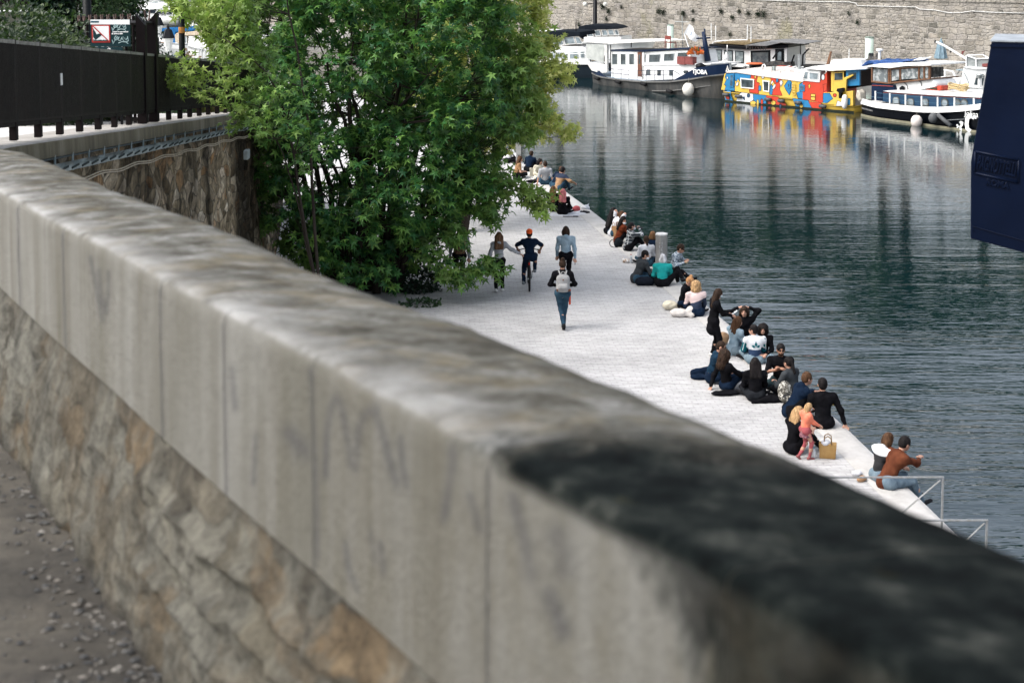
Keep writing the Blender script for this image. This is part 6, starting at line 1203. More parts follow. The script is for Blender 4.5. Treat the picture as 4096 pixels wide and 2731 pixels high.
        pc = hd+dr*.045*k; bp.append(cap(hd, hd+dr*.075*k, .026*k, .036*k, (nn, .5)))
        for q, ln in enumerate((.062, .072, .068, .052)):
            b0 = hd+dr*.085*k+sd*(q-1.5)*.021*k; b1 = b0+(dr*.85-nn*.35)*ln*.5*k; bp += [cap(b0, b1, .0095*k, .0088*k), cap(b1, b1+(dr*.45-nn*.8)*ln*.5*k, .0088*k, .0078*k)]
        ts = -s*1.0; t0 = hd+dr*.03*k+sd*ts*.030*k; t1 = t0+(dr*.6+sd*ts*.75-nn*.2)*.036*k; bp += [cap(t0, t1, .0115*k, .010*k), cap(t1, t1+(dr*.95+sd*ts*.1-nn*.3)*.030*k, .010*k, .0085*k)]
        if sleeve > 0:
            tops.append(cap(ss[i], e if sleeve > .5 else ss[i]+(e-ss[i])*(sleeve*2), .068*k, .054*k if sleeve > .5 else .064*k))
            if sleeve > .5: tops.append(cap(e, e+(hd-e)*min(.97, (sleeve-.5)*2), .054*k, .040*k))
    feetm = []
    for i, s in enumerate((-1, 1)):
        kn, ft = ik(hs[i], V3(*F_[i])*k, th, sh, V3(*K_[i])); bp += [cap(hs[i], kn, .082*k*w, .056*k), cap(kn, kn*.55+ft*.45, .053*k, .050*k), cap(kn*.55+ft*.45, ft, .050*k, .034*k)]
        r1, r2, r3 = (.092, .066, .052) if not skirt else (.084, .058, .044)
        pants.append(cap(hs[i], kn, r1*k*w, r2*k)); 
        if leg_len > .5: pants.append(cap(kn, kn+(ft-kn)*min(.96, (leg_len-.5)*2), r2*k, r3*k))
        shv = (ft-kn)/np.linalg.norm(ft-kn); fd = V3(0, 1, 0)
        if pose in ('cross', 'side'): fd = np.array([shv[0], shv[1], 0])+V3(0, .25, 0)
        fd = fd-shv*(fd@shv)*.6; fd[2] = min(fd[2], .25); fd /= np.linalg.norm(fd)
        if pose == 'walk' and i == 0: fd = V3(0, .75, -.66)
        if pose == 'kneel': fd = V3(0, -1, 0)
        heel = ft-fd*.03*k+shv*.035*k; toe = ft+fd*.155*k+shv*.045*k; bp += [cap(heel, toe, .032*k, .026*k)]
        m_ = [cap(ft+shv*.0, heel, .046*k, .042*k), cap(heel, toe, .042*k, .034*k, (shv, .8)), cap(heel+shv*.02*k, toe+shv*.012*k, .040*k, .040*k, (shv, .45))]; feetm.append(m_)
    bV, bF = sdf_mesh(bp, .0125*max(k, .8), .030); npmesh('body', bV, bF, skin, o)
    if top is not None: tV, tF = sdf_mesh(tops, .018, .05, wr); npmesh('top' if not coat else 'coat', tV, tF, top, o)
    if legs is not None: lV, lF = sdf_mesh(pants, .018, .045, wr*.8); npmesh('trousers' if not skirt else 'tights', lV, lF, legs, o)
    if skirt: sV, sF = sdf_mesh([cap(pel+V3(0, 0, .06)*k, pel+V3(0, 0, -.20)*k, .12*k, .20*k, (fwd, .85)), cut(pel+V3(0, 0, -.20)*k, V3(0, 0, -1))], .018, .03, .012, wf=(14, 14, 1)); npmesh('skirt', sV, sF, skirt, o)
    for f in feetm: sV, sF = sdf_mesh(f, .012, .02); npmesh('shoe', sV, sF, shoes, o)
    # hair
    E = lambda x, y, z: hcn+(Hd@V3(x, y, z))*k
    facecut = ell(E(0, .098, -.040), V3(.068, .062, .088)*k, Hd, True)
    hp = [ell(E(0, -.018, .030), V3(.088, .104, .104)*k, Hd)]; dn = V3(0, 0, -1)*.8-fwd*.25; dn = dn/np.linalg.norm(dn)
    if hair == 'short': hp += [ell(E(0, -.045, -.02), V3(.078, .065, .075)*k, Hd)]
    elif hair == 'buzz': hp = [ell(E(0, -.014, .022), V3(.079, .098, .104)*k, Hd), ell(E(0, -.04, -.02), V3(.074, .064, .07)*k, Hd)]; facecut = ell(E(0, .105, -.015), V3(.075, .075, .10)*k, Hd, True)
    elif hair == 'bob': hp += [ell(E(0, -.03, -.045), V3(.105, .090, .120)*k, Hd), ell(E(-.07, .0, -.06), V3(.045, .06, .10)*k, Hd), ell(E(.07, .0, -.06), V3(.045, .06, .10)*k, Hd)]
    elif hair in ('long', 'pony', 'pink'):
        if hair != 'pony':
            for s in (-1, 0, 1): hp.append(cap(E(s*.062, -.050, -.01), E(s*.085, -.070, -.02)+dn*hl*k, .066*k, .050*k))
            for s in (-1, 1): hp.append(cap(E(s*.075, .01, .0), E(s*.085, -.01, -.02)+dn*hl*.55*k, .030*k, .028*k))
        else: hp += [cap(E(0, -.10, .04), E(0, -.13, .0)+dn*hl*k*.7, .042*k, .030*k), ell(E(0, -.045, -.01), V3(.080, .065, .075)*k, Hd)]
    elif hair == 'bun': hp += [ell(E(0, -.05, .135), V3(.05, .05, .045)*k, Hd), ell(E(0, -.04, -.01), V3(.078, .07, .07)*k, Hd)]
    elif hair == 'curly': hp = [ell(E(0, -.03, .02), V3(.135, .135, .135)*k, Hd), ell(E(0, -.05, -.08), V3(.14, .10, .14)*k, Hd)]; facecut = ell(E(0, .13, -.04), V3(.075, .09, .10)*k, Hd, True); bump = .014
    elif hair == 'curlylong': hp = [ell(E(0, -.03, .02), V3(.13, .13, .13)*k, Hd), cap(E(0, -.06, -.05), E(0, -.09, -.05)+dn*hl*k, .13*k, .11*k)]; facecut = ell(E(0, .13, -.04), V3(.075, .09, .10)*k, Hd, True); bump = .014
    if hair != 'none':
        hp.append(facecut); hV, hF = sdf_mesh(hp, .0125, .03, .003, bump); npmesh('hair', hV, hF, hairm(hc), o)
    if beanie: cV, cF = sdf_mesh([ell(E(0, -.01, .05), V3(.095, .112, .095)*k, Hd), cut(E(0, 0, .035), -(Hd@V3(0, 0, 1))), ], .012, .02); npmesh('cap', cV, cF, beanie, o); bV2, bF2 = sdf_mesh([ell(E(0, -.125, .035), V3(.07, .07, .014)*k, Hd)], .008, .01); npmesh('cap_brim', bV2, bF2, beanie, o)
    for s in (-1, 1):
        m = MB(); m.ball(tuple(E(s*.031, .084, .010)), .0105*k, 8); m.build('eye', EYE, o, True)
        m = MB(); a = [E(s*.018+s*t*.013, .086-abs(t)*.002, .028+.004*math.sin(t*1.5)) for t in (0, 1, 2)]; m.tube(a, .0045*k, 5); m.build('eyebrow', hairm(hc), o)
    m = MB(); m.tube([tuple(E(-.022, .088, -.055)), tuple(E(0, .095, -.054)), tuple(E(.022, .088, -.055))], .006*k, 5); m.build('mouth', LIP, o)
    if mask is not None:
        y = {'face': 0, 'chin': -.045}[mask[1]]; mV, mF = sdf_mesh([ell(E(0, .062, -.045+y), V3(.060, .056, .052)*k, Hd)], .009, .01); npmesh('face_mask', mV, mF, mask[0], o)
        m = MB(); [m.tube([tuple(E(s*.055, .06, -.04+y)), tuple(E(s*.080, .0, -.01))], .003, 4) for s in (-1, 1)]; m.build('mask_strap', mask[0], o)
    if beard: mV, mF = sdf_mesh([ell(E(0, .045, -.068), V3(.058, .056, .050)*k, Hd), ell(E(0, .105, -.02), V3(.05, .03, .03)*k, Hd, True)], .010, .01, 0, .004); npmesh('beard', mV, mF, hairm(DK_H), o)
    if glasses:
        m = MB(); [m.ball(tuple(E(s*.032, .096, .008)), (.024*k, .012*k, .018*k), 10) for s in (-1, 1)]; m.tube([tuple(E(-.01, .102, .012)), tuple(E(.01, .102, .012))], .004, 4); [m.tube([tuple(E(s*.05, .09, .012)), tuple(E(s*.082, -.01, .0))], .004, 4) for s in (-1, 1)]; m.build('sunglasses', mat('dark_lens', (.01, .01, .01), rough=.15), o)
    return dict(o=o, k=k, E=E, hands=hnd, elbows=elb, sh=ss, chest=chest, pel=pel, waist=waist, C=C_, B=B, Hd=Hd, neck=neckb, fwd=fwd)
def held(p, hand, mb_fn, name, m, label, cat, off=(0, .09, 0)):
    """an object in a hand: stays top-level, placed at the hand"""
    q = Vector(p['hands'][hand]); M = Matrix.Translation(p['o'].location) @ Matrix.Rotation(p['o'].rotation_euler.z, 4, 'Z'); mb = MB(); mb_fn(mb); ob = mb.build(name, m); ob.location = M @ (q+Vector(off)); ob.rotation_euler = (0, 0, p['o'].rotation_euler.z); tag(ob, label, cat); return ob
# fabrics
def C_(*c): return cloth(c)
BLKC = cloth((.004, .004, .005), (.007, .007, .009), 'black_cloth'); NAVC = cloth((.004, .010, .024), (.008, .017, .036), 'navy_cloth'); WHC = cloth((.62, .63, .66), (.50, .51, .55), 'white_cloth'); JEAN = cloth((.018, .042, .07), (.035, .075, .11), 'blue_jeans', bs=30); LJEAN = cloth((.12, .17, .21), (.19, .25, .29), 'pale_jeans', bs=30)
DENIM = cloth((.20, .29, .36), (.30, .39, .45), 'pale_denim', bs=24); GREYC = cloth((.36, .37, .39), (.27, .28, .30), 'grey_marl', bs=30); TEAL = cloth((.01, .24, .23), (.02, .30, .29), 'teal_knit'); CHAR = cloth((.045, .05, .055), (.03, .034, .038), 'charcoal_wool'); RUST = cloth((.13, .03, .012), (.08, .018, .008), 'rust_fleece', bs=40); TAN = cloth((.30, .175, .09), (.24, .135, .07), 'tan_cloth'); BRN = cloth((.12, .040, .020), (.07, .022, .012), 'brown_wool'); CORAL = cloth((.78, .24, .15), (.66, .18, .11), 'coral_fleece'); CREAMC = cloth((.60, .56, .45), (.5, .46, .36), 'cream_cloth'); DGREY = cloth((.03, .038, .042), name='dark_grey_cloth'); PINKL = cloth((.36, .09, .10), (.28, .07, .08), 'pink_tights'); MASKB = mat('pale_blue_mask', (.50, .60, .62)); MASKW = mat('white_mask', (.68, .70, .72)); MASKK = mat('black_mask', (.01, .01, .01))
def m_plaid():
    t = NT('plaid_cloth'); w1 = t.n('ShaderNodeTexBrick'); t.L(t.map((1, .6, 1), (R(90), 0, 0)), w1.inputs['Vector']); w1.offset = 0
    for k_, v in (('Scale', 1), ('Mortar Size', .010), ('Brick Width', .10), ('Row Height', .10), ('Mortar Smooth', .2)): w1.inputs[k_].default_value = v
    w1.inputs['Color1'].default_value = (.012, .016, .02, 1); w1.inputs['Color2'].default_value = (.03, .04, .05, 1); w1.inputs['Mortar'].default_value = (.42, .44, .46, 1); return t.fin(w1.outputs['Color'], .9)
def m_blotch(name, a, b, c, s=22):
    t = NT(name); return t.fin(t.ramp(t.noise(s, None, 2, .4, 1.2), [(.40, a), (.44, b), (.54, b), (.58, c)]), .9)
PLAID = m_plaid(); FLORAL = m_blotch('floral_shirt', (.02, .035, .06), (.22, .27, .32), (.50, .55, .58), 20); CAMO = m_blotch('camouflage', (.02, .02, .022), (.13, .12, .10), (.50, .49, .45), 16)
# two-tone tops: colour belongs to the garment height
def m_two(name, lo_, hi_, z, nz=0.0, axis='Z', soft=.01):
    t = NT(name); s = t.n('ShaderNodeSeparateXYZ'); t.L(t.co, s.inputs[0]); f = s.outputs[axis]
    if nz: f = t.math('ADD', f, t.math('MULTIPLY', s.outputs['X'], nz))
    mr = t.n('ShaderNodeMapRange'); t.L(f, mr.inputs['Value']); mr.inputs['From Min'].default_value = z-soft; mr.inputs['From Max'].default_value = z+soft; t.bump(t.noise(14), .5, .02); return t.fin(t.mix(mr.outputs[0], lo_, hi_), .9)
GRP = 'people sitting along the quay edge'
def ppl(*a, **k): k.setdefault('group', GRP); return person(*a, **k)
# --- far cluster beneath the leaves
ppl('woman in white shirt and black trousers with a phone, left of the graffiti post', 2030, 652, -78, 'cross', top=WHC, legs=BLKC, hair='long', hc=BLK_H, lean=20, hands=((-.05, .45, .42), (.12, .45, .45)))
ppl('person in dark clothes farthest left, sitting behind the white shirted woman', 1996, 640, -60, 'knees', top=DGREY, legs=BLKC, hair='short', hc=DK_H)
ppl('brown haired woman in brown top half hidden by leaves below the post', 2062, 712, -80, 'cross', top=TAN, sleeve=.3, legs=BLKC, hair='long', hc=BR_H, hl=.2, lean=15)
ppl('person in navy jacket and black trousers crouching right of the graffiti post', 2112, 688, -30, 'knees', top=NAVC, legs=BLKC, hair='short', hc=DK_H, lean=25, hood=True)
ppl('black haired woman in cream top facing the man in grey', 2153, 722, -150, 'cross', top=CREAMC, legs=CREAMC, hair='long', hc=BLK_H, skin=SKIN2, lean=8, head=(15, 5), hands=((-.25, .25, .1), (.12, .36, .26)))
ppl('man in grey T-shirt seen from behind, leaning on his arms', 2180, 740, 8, 'cross', top=GREYC, sleeve=.45, legs=JEAN, hair='buzz', hc=DK_H, lean=-6, hands=((-.32, -.12, .05), (.30, -.12, .05)), H=1.78)
ppl('person in navy top leaning on the shoulder of the tan jacket man', 2214, 752, -50, 'knees', top=NAVC, legs=JEAN, hair='short', hc=BR_H, lean=28, side=10)
ppl('man in tan jacket with navy collar, dark hair, arm towards the water', 2231, 765, -42, 'knees', top=m_two('tan_navy_jacket', (.30, .175, .09), (.008, .018, .045), .50), coat=1, legs=JEAN, hair='short', hc=BLK_H, lean=24, H=1.8, top_len=.2, hands=((-.1, .45, .35), (.42, .42, .30)))
ppl('woman with long ash blonde hair in black, behind the pink haired woman', 2218, 846, -12, 'cross', top=BLKC, legs=BLKC, hair='long', hc=LB_H, hl=.42, lean=14, side=-8, head=(-15, 0))
ppl('pink haired woman in black sitting on a white cloth, seen from behind', 2250, 859, -8, 'cross', top=BLKC, legs=BLKC, hair='long', hc=(.62, .20, .20), hl=.30, lean=10, w=1.05)
# --- group at the silver post
ppl('woman with very long black hair behind the bowed one in the white T-shirt', 2432, 938, -70, 'cross', top=BLKC, legs=BLKC, hair='long', hc=BLK_H, hl=.5, lean=16)
ppl('person in white T-shirt with bowed head and hand to the face', 2449, 946, -62, 'knees', top=WHC, sleeve=.42, legs=JEAN, hair='long', hc=BR_H, hl=.14, lean=24, head=(0, 28), hands=((-.06, .34, .62), (.08, .36, .60)), top_len=.2)
ppl('black haired woman in rust fleece jacket looking towards the bridge', 2472, 975, -70, 'knees', top=RUST, legs=BLKC, hair='long', hc=BLK_H, hl=.28, lean=16, head=(-75, 0), mask=(MASKW, 'chin'), top_len=.2)
drink = ppl('woman in black and white plaid shirt drinking from a dark bottle', 2512, 1004, -78, 'out', top=PLAID, legs=BLKC, hair='pony', hc=BLK_H, hl=.12, lean=12, head=(0, -14), mask=(MASKW, 'chin'), hands=((-.05, .42, .18), (.05, .36, .70)), elbows=((-.8, -.7, -.5), (.9, .2, -.6)), feet=((-.05, .60, .07), (.2, .58, .07)), top_len=.25, w=1.08)
def bottle(mb): mb.lathe([(.030, -.06), (.034, -.05), (.034, .08), (.014, .13), (.012, .18)], 10, (0, 0, 0), Matrix.Rotation(R(75), 3, 'X'))
held(drink, 1, bottle, 'bottle', glass((.01, .012, .012), 'dark_bottle_glass'), 'dark glass bottle raised by the woman in plaid', 'bottle', (0, .04, .03))
ppl('light brown haired person in navy jacket behind the white sweater, beside the silver post', 2606, 1046, -20, 'cross', top=NAVC, legs=BLKC, hair='bob', hc=LB_H, lean=10)
ppl('woman in white sweater with brown ponytail, back to the bridge', 2587, 1066, 6, 'cross', top=m_two('white_over_black', (.012, .012, .014), (.62, .63, .66), .27), legs=JEAN, hair='pony', hc=DK_H, hl=.2, lean=8)
ppl('person in charcoal coat with slicked dark hair and lowered mask', 2545, 1130, -68, 'cross', top=CHAR, coat=1, legs=JEAN, hair='short', hc=BLK_H, lean=22, head=(-28, 0), mask=(MASKW, 'chin'), H=1.78, top_len=.3, hands=((-.05, .50, .28), (.15, .48, .26)), w=1.1)
ppl('grey haired woman in teal sweater seen from behind', 2649, 1146, -8, 'cross', top=TEAL, legs=BLKC, hair='bob', hc=(.55, .55, .56), lean=16, w=1.15, knees=((-1, .5, .35), (.9, .7, .5)), feet=((.1, .3, .07), (.42, .42, .07)), shoes=SHOEW)
eat = ppl('man in patterned shirt and sunglasses eating, legs stretched towards the water', 2690, 1100, -118, 'out', top=FLORAL, legs=BLKC, hair='short', hc=DK_H, lean=14, glasses=True, head=(10, 18), hands=((-.16, .34, .42), (.10, .36, .40)), H=1.8, feet=((.42, .66, .07), (.62, .55, .07)), knees=((0, .2, 1), (.2, .2, 1)))
held(eat, 1, lambda mb: mb.ball((0, 0, 0), (.05, .035, .035), 10), 'sandwich', mat('bread', (.55, .38, .22)), 'sandwich in the hand of the man in the patterned shirt', 'food', (0, .09, .02))
# --- pair with the pale coats and the standing woman
ppl('woman with strawberry blonde bun and black T-shirt bending over her friend', 2728, 1238, -100, 'cross', top=BLKC, sleeve=.35, legs=BLKC, hair='bun', hc=(.42, .22, .10), lean=10, head=(-12, 26), hands=((-.05, .40, .52), (.02, .42, .50)), pelvis=(0, 0, .14))
ppl('curly blonde woman in pale pink, white and navy jacket, seen from behind', 2785, 1266, 2, 'cross', top=m_two('pink_white_navy_jacket', (.012, .022, .05), (.66, .52, .50), .40, -.35), coat=1, legs=NAVC, hair='curly', hc=BL_H, lean=10, w=1.12, head=(10, 0))
stand = ppl('standing woman all in black with pale blue mask, looking at a phone', 2853, 1428, -82, 'stand', H=1.64, top=BLKC, coat=1, legs=BLKC, hair='long', hc=DK_H, hl=.30, lean=4, head=(-6, 14), mask=(MASKB, 'face'), hands=((-.05, .40, 1.06), (.10, .40, 1.05)), elbows=((-.5, -.6, -.8), (.5, -.6, -.8)), top_len=.24, hem_flare=.03, w=1.08, shoes=SHOEW)
held(stand, 1, lambda mb: mb.box(-.035, -.01, -.07, .035, .0, .08, M=Matrix.Rotation(R(-55), 4, 'X')), 'smartphone', mat('phone_white', (.7, .72, .74), rough=.25), 'pale phone held by the standing woman in black', 'phone', (-.03, .10, .05))
# --- group in the middle distance
ppl('woman in black sweatshirt with both elbows raised behind her head', 2975, 1374, -170, 'cross', top=BLKC, legs=JEAN, hair='long', hc=DK_H, hl=.15, lean=2, head=(-25, 5), hands=((-.14, -.04, .86), (.14, -.04, .86)), elbows=((-1, .1, .1), (1, .1, .1)), skin=SKIN, w=1.05, H=1.72)
ppl('brown haired woman in pale denim jacket sitting near the raised elbows', 2932, 1418, -58, 'cross', top=DENIM, coat=1, legs=LJEAN, hair='long', hc=BR_H, hl=.24, lean=8, head=(-10, 8), top_len=.2, w=1.05)
ppl('person with curly dark bun hidden behind the teal and white track jacket', 3050, 1440, 170, 'cross', top=BLKC, legs=LJEAN, hair='curly', hc=BLK_H, lean=6, H=1.6)
tr = ppl('person in teal and white track jacket seen from behind, face turned left', 3020, 1457, 4, 'cross', top=m_two('track_jacket_white_navy', (.008, .028, .075), (.66, .68, .70), .36), coat=1, legs=LJEAN, hair='short', hc=BLK_H, lean=8, head=(55, 0), w=1.12, glasses=True)
# teal sleeves, white stripes, leaf emblem on the back
TQ = cloth((.008, .13, .16), name='track_teal')
for i in (0, 1):
    a, b, c_ = tr['sh'][i], tr['elbows'][i], tr['hands'][i]; sV, sF = sdf_mesh([cap(a, b, .074, .060), cap(b, b+(c_-b)*.9, .060, .044)], .018, .03); npmesh('sleeve', sV, sF, TQ, tr['o'])
    out_ = np.array([(-1, 1)[i]*.6, -.8, .1]); out_ /= np.linalg.norm(out_); m = MB(); m.tube([tuple(a+out_*.078), tuple(b+out_*.062), tuple(b+(c_-b)*.85+out_*.050)], .009, 5); m.build('sleeve_stripe', WHITE, tr['o'])
ce, Cm = tr['waist'], tr['C']
def on_back(x, z, d=.128): return tuple(ce+Cm@np.array([x, -math.sqrt(max(.001, d*d-(x*.75)**2)), z]))
m = MB()
for a_, ln in ((-58, .115), (0, .15), (58, .115)):
    a = R(a_); dx, dz = math.sin(a), math.cos(a); px_, pz_ = dz, -dx; c0 = (0, .10); pts = [(c0[0]+dx*.02, c0[1]+dz*.02), (c0[0]+dx*ln*.55+px_*.032, c0[1]+dz*ln*.55+pz_*.032), (c0[0]+dx*ln, c0[1]+dz*ln), (c0[0]+dx*ln*.55-px_*.032, c0[1]+dz*ln*.55-pz_*.032)]
    m.add([on_back(x, z, .134) for x, z in pts], [(0, 1, 2, 3)])
m.build('back_emblem', TQ, tr['o'])
ppl('bald bearded man in navy shirt with black mask and sunglasses, sitting cross-legged', 2842, 1528, -98, 'cross', top=cloth((.012, .035, .065), name='petrol_shirt'), sleeve=.72, legs=NAVC, hair='buzz', hc=DK_H, lean=14, head=(-12, 12), mask=(MASKK, 'face'), glasses=True, beard=True, H=1.8, hands=((-.02, .50, .20), (.16, .42, .26)))
ppl('woman with big curly dark hair and black top leaning back on her arms', 2905, 1562, -60, 'out', top=BLKC, legs=NAVC, hair='curlylong', hc=DK_H, hl=.16, lean=-4, hands=((-.25, -.25, .05), (.22, .40, .30)), feet=((-.05, .72, .07), (.1, .70, .07)))
ppl('black haired woman in black seen from behind, sitting cross-legged in the middle', 3022, 1602, 2, 'cross', top=BLKC, legs=cloth((.018, .02, .024), name='off_black'), hair='long', hc=BLK_H, hl=.26, lean=8, w=1.08)
ppl('bearded man in black T-shirt facing the bridge with his hands together', 3120, 1548, 172, 'cross', top=BLKC, sleeve=.45, legs=cloth((.03, .05, .055), name='dark_jeans'), hair='short', hc=BLK_H, lean=6, beard=True, skin=SKIN2, H=1.84, hands=((-.02, .34, .48), (.05, .34, .46)), elbows=((-1, -.2, -.5), (1, -.2, -.5)), w=1.1, head=(5, 0), glasses=True)
ppl('woman with dark tied back hair and grey black top, behind the camouflage backpack', 3176, 1598, 40, 'cross', top=CHAR, legs=BLKC, hair='pony', hc=BLK_H, hl=.3, lean=14, hands=((-.2, .38, .35), (.1, .36, .26)))
ppl('young man in navy hooded jacket leaning forward, seen from the side', 3162, 1665, -76, 'knees', top=NAVC, coat=1, legs=BLKC, hair='short', hc=BR_H, lean=28, head=(0, 2), H=1.84, hood=True, top_len=.2, hands=((-.1, .55, .42), (.1, .56, .42)), w=1.12)
ppl('dark haired man in black blazer seen from behind, arm on the kerb', 3292, 1712, 4, 'edge', top=BLKC, coat=1, legs=BLKC, hair='short', hc=BLK_H, lean=6, H=1.86, w=1.12, top_len=.2, hands=((-.15, .36, .26), (.42, -.05, .04)), elbows=((-.8, -.7, -.5), (1, -.1, .1)))
ppl('blonde woman in black top sitting behind the little girl, knees raised', 3166, 1812, -62, 'knees', top=BLKC, sleeve=.6, legs=BLKC, hair='long', hc=BL_H, hl=.16, lean=10, head=(-5, 8), shoes=SHOEW, feet=((-.1, .70, .07), (.12, .62, .07)), w=1.0)
girl = person('little girl in coral hooded jacket, patterned skirt and pink tights', 3219, 1836, -74, 'walk', H=1.10, top=CORAL, legs=PINKL, skirt=m_blotch('skirt_pattern', (.05, .02, .04), (.14, .05, .08), (.35, .16, .15), 60), hair='long', hc=BL_H, hl=.12, lean=4, head=(-5, 12), hands=((-.02, .40, 1.02), (.10, .40, 1.0)), hood=True, shoes=mat('pink_shoe', (.25, .07, .07)), mask=(MASKW, 'face'), feet=((-.06, -.16, .10), (.06, .12, .07)), group=None, w=1.15)
ppl('woman with brown bob in white hood and black vest, left of the last pair', 3512, 1925, -62, 'edge', top=m_two('white_hood_black_vest', (.012, .012, .014), (.64, .65, .67), .50), legs=LJEAN, hair='bob', hc=BR_H, lean=12, head=(-10, 18), hood=True)
ppl('man in brown sweater and jeans with legs over the quay edge, nearest the railing', 3545, 1950, -68, 'edge', top=BRN, legs=cloth((.09, .13, .17), (.14, .19, .23), 'grey_jeans', bs=30), hair='short', hc=BLK_H, lean=26, head=(0, 16), H=1.84, w=1.15, top_len=.2, hands=((-.15, .40, .25), (.0, .66, .42)), sleeve=.85, feet=((-.1, .62, -.26), (.14, .62, -.28)))
# --- walkers
W1 = person('walker in grey top with brown backpack, half hidden by the tree leaves', 1838, 1150, 4, 'walk', H=1.78, top=GREYC, legs=BLKC, hair='short', hc=BLK_H, lean=3, shoes=mat('grey_white_shoe', (.35, .38, .40)))
def backpack(p, label, m, strapm, label2=None, flap=None):
    o = thing('backpack', label, 'backpack', tuple(p['o'].location), p['o'].rotation_euler.z); k = p['k']; Cc = p['C']; c = p['waist']+Cc@np.array([0, -.205, .10])*k
    V, Fc = sdf_mesh([ell(c, V3(.165, .085, .215)*k, Cc), cap(c+Cc@V3(-.09, 0, -.14), c+Cc@V3(.09, 0, -.14), .075*k, .075*k), cap(c+Cc@V3(-.08, 0, .12), c+Cc@V3(.08, 0, .12), .07*k, .07*k)], .014, .06); npmesh('pack_body', V, Fc, m, o)
    V, Fc = sdf_mesh([cap(c+Cc@V3(-.07, -.075, -.10), c+Cc@V3(.07, -.075, -.10), .055*k, .055*k), cap(c+Cc@V3(-.07, -.075, -.05), c+Cc@V3(.07, -.075, -.05), .045*k, .045*k)], .012, .04); npmesh('front_pocket', V, Fc, flap or m, o)
    for s in (-1, 1):
        mm = MB(); mm.tube([tuple(p['waist']+Cc@np.array(q)*k) for q in ((s*.06, -.17, .27), (s*.09, -.08, .365), (s*.10, .02, .36), (s*.11, .10, .25), (s*.13, .05, .08), (s*.12, -.12, .02))], .020, 6); mm.build('strap', strapm, o, True)
    mm = MB(); mm.tube([tuple(c+Cc@V3(x, -.03, .23+z)) for x, z in ((-.05, 0), (-.03, .05), (.03, .05), (.05, 0))], .010, 5); mm.build('handle', strapm, o); return o, c, Cc
backpack(W1, 'brown and orange backpack of the walker behind the leaves', m_blotch('brown_pattern_bag', (.04, .015, .01), (.12, .05, .03), (.30, .18, .10)), BLKC)
hoodie = person('girl with long brown hair in pale grey hoodie and black leggings walking hand on arm', 1996, 1166, 2, 'stand', H=1.66, top=GREYC, legs=BLKC, hair='long', hc=(.13, .07, .04), hl=.30, lean=3, hood=True, shoes=SHOEW, hands=((-.30, -.02, .78), (.66, .12, 1.02)), feet=((-.09, -.16, .10), (.10, .06, .07)), elbows=((-.8, -.5, -.5), (.5, -.3, -1)), w=.95)
den = person('woman in pale denim jacket with dark bob walking away, farther of the two in line', 2263, 1143, 0, 'walk', H=1.70, top=DENIM, coat=1, legs=BLKC, hair='bob', hc=DK_H, lean=3, hood=True, hem_flare=.02, w=1.08)
held(den, 1, lambda mb: mb.box(-.008, -.03, -.12, .008, .03, .04), 'smartphone', BLACKP, 'dark phone in the right hand of the denim jacket woman', 'phone', (0, .03, -.09))
bk = person('person in black leather jacket and blue jeans walking away with a grey backpack', 2250, 1316, 1, 'walk', H=1.78, top=BLKC, coat=1, legs=JEAN, hair='bun', hc=DK_H, lean=3, shoes=SHOEB, hands=((-.16, .22, 1.02), (.16, .22, 1.02)), elbows=((-.9, -.5, -.7), (.9, -.5, -.7)), feet=((.02, -.14, .14), (.03, .14, .07)))
GP_ = cloth((.34, .34, .34), (.27, .27, .27), 'grey_pack_cloth', bs=40); b_o, b_c, b_C = backpack(bk, 'pale grey square backpack with leather tabs on the person in black', GP_, cloth((.42, .42, .42), name='grey_webbing'))
mm = MB(); mm.lathe([(.018, -.008), (.018, .008)], 10, tuple(b_c+b_C@V3(0, -.092, .09)), Matrix.Rotation(R(90), 3, 'X')); mm.build('leather_badge', mat('leather', (.16, .07, .035)), b_o)
for s in (-1, 1): mm = MB(); mm.box(-.02, -.02, -.03, .02, .02, .03); q = mm.build('leather_tab', mat('leather', (.16, .07, .035)), b_o, loc=tuple(b_c+b_C@V3(s*.145, -.05, -.17)))
q = held(bk, 1, lambda mb: mb.prism([(-.02, .05), (.04, .04), (.03, -.25), (-.01, -.34)], -.025, .025, axis='x'), 'red_bag', mat('orange_red_bag', (.70, .07, .02)), 'orange red bag hanging beside the right hip of the backpack walker', 'bag', (.02, -.12, -.12))
# cyclist
bp0 = at(2119, 1176, 0); bike = thing('bicycle', 'bicycle ridden away by the boy in the orange cap', 'bicycle', (bp0.x, bp0.y, 0), R(1))
def wheel(y, nm='wheel'):
    m = MB(); m.tube([(0, y+math.cos(a)*.33, .345+math.sin(a)*.33) for a in np.linspace(0, 2*PI, 29)], .024, 8, cap=False); w_ = m.build(nm, RUBBER, bike, True)
    m = MB(); m.tube([(0, y+math.cos(a)*.305, .345+math.sin(a)*.305) for a in np.linspace(0, 2*PI, 25)], .010, 6, cap=False)
    for i in range(12): a = PI*i/6; m.tube([(0, y, .345), (0, y+math.cos(a)*.3, .345+math.sin(a)*.3)], .002, 3)
    m.tube([(-.05, y, .345), (.05, y, .345)], .02, 8); m.build('rim', STEEL, w_)
wheel(.33); wheel(1.38)
m = MB()
for a, b, r_ in (((0, .75, .30), (0, .60, .82), .017), ((0, .62, .78), (0, 1.18, .84), .016), ((0, .75, .30), (0, 1.22, .74), .019), ((0, 1.16, .92), (0, 1.24, .70), .020)): m.tube([a, b], r_, 8)
for s in (-1, 1): m.tube([(s*.03, .72, .32), (s*.055, .33, .345), (s*.02, .61, .76)], .010, 6); m.tube([(s*.02, 1.22, .74), (s*.055, 1.38, .345)], .012, 6)
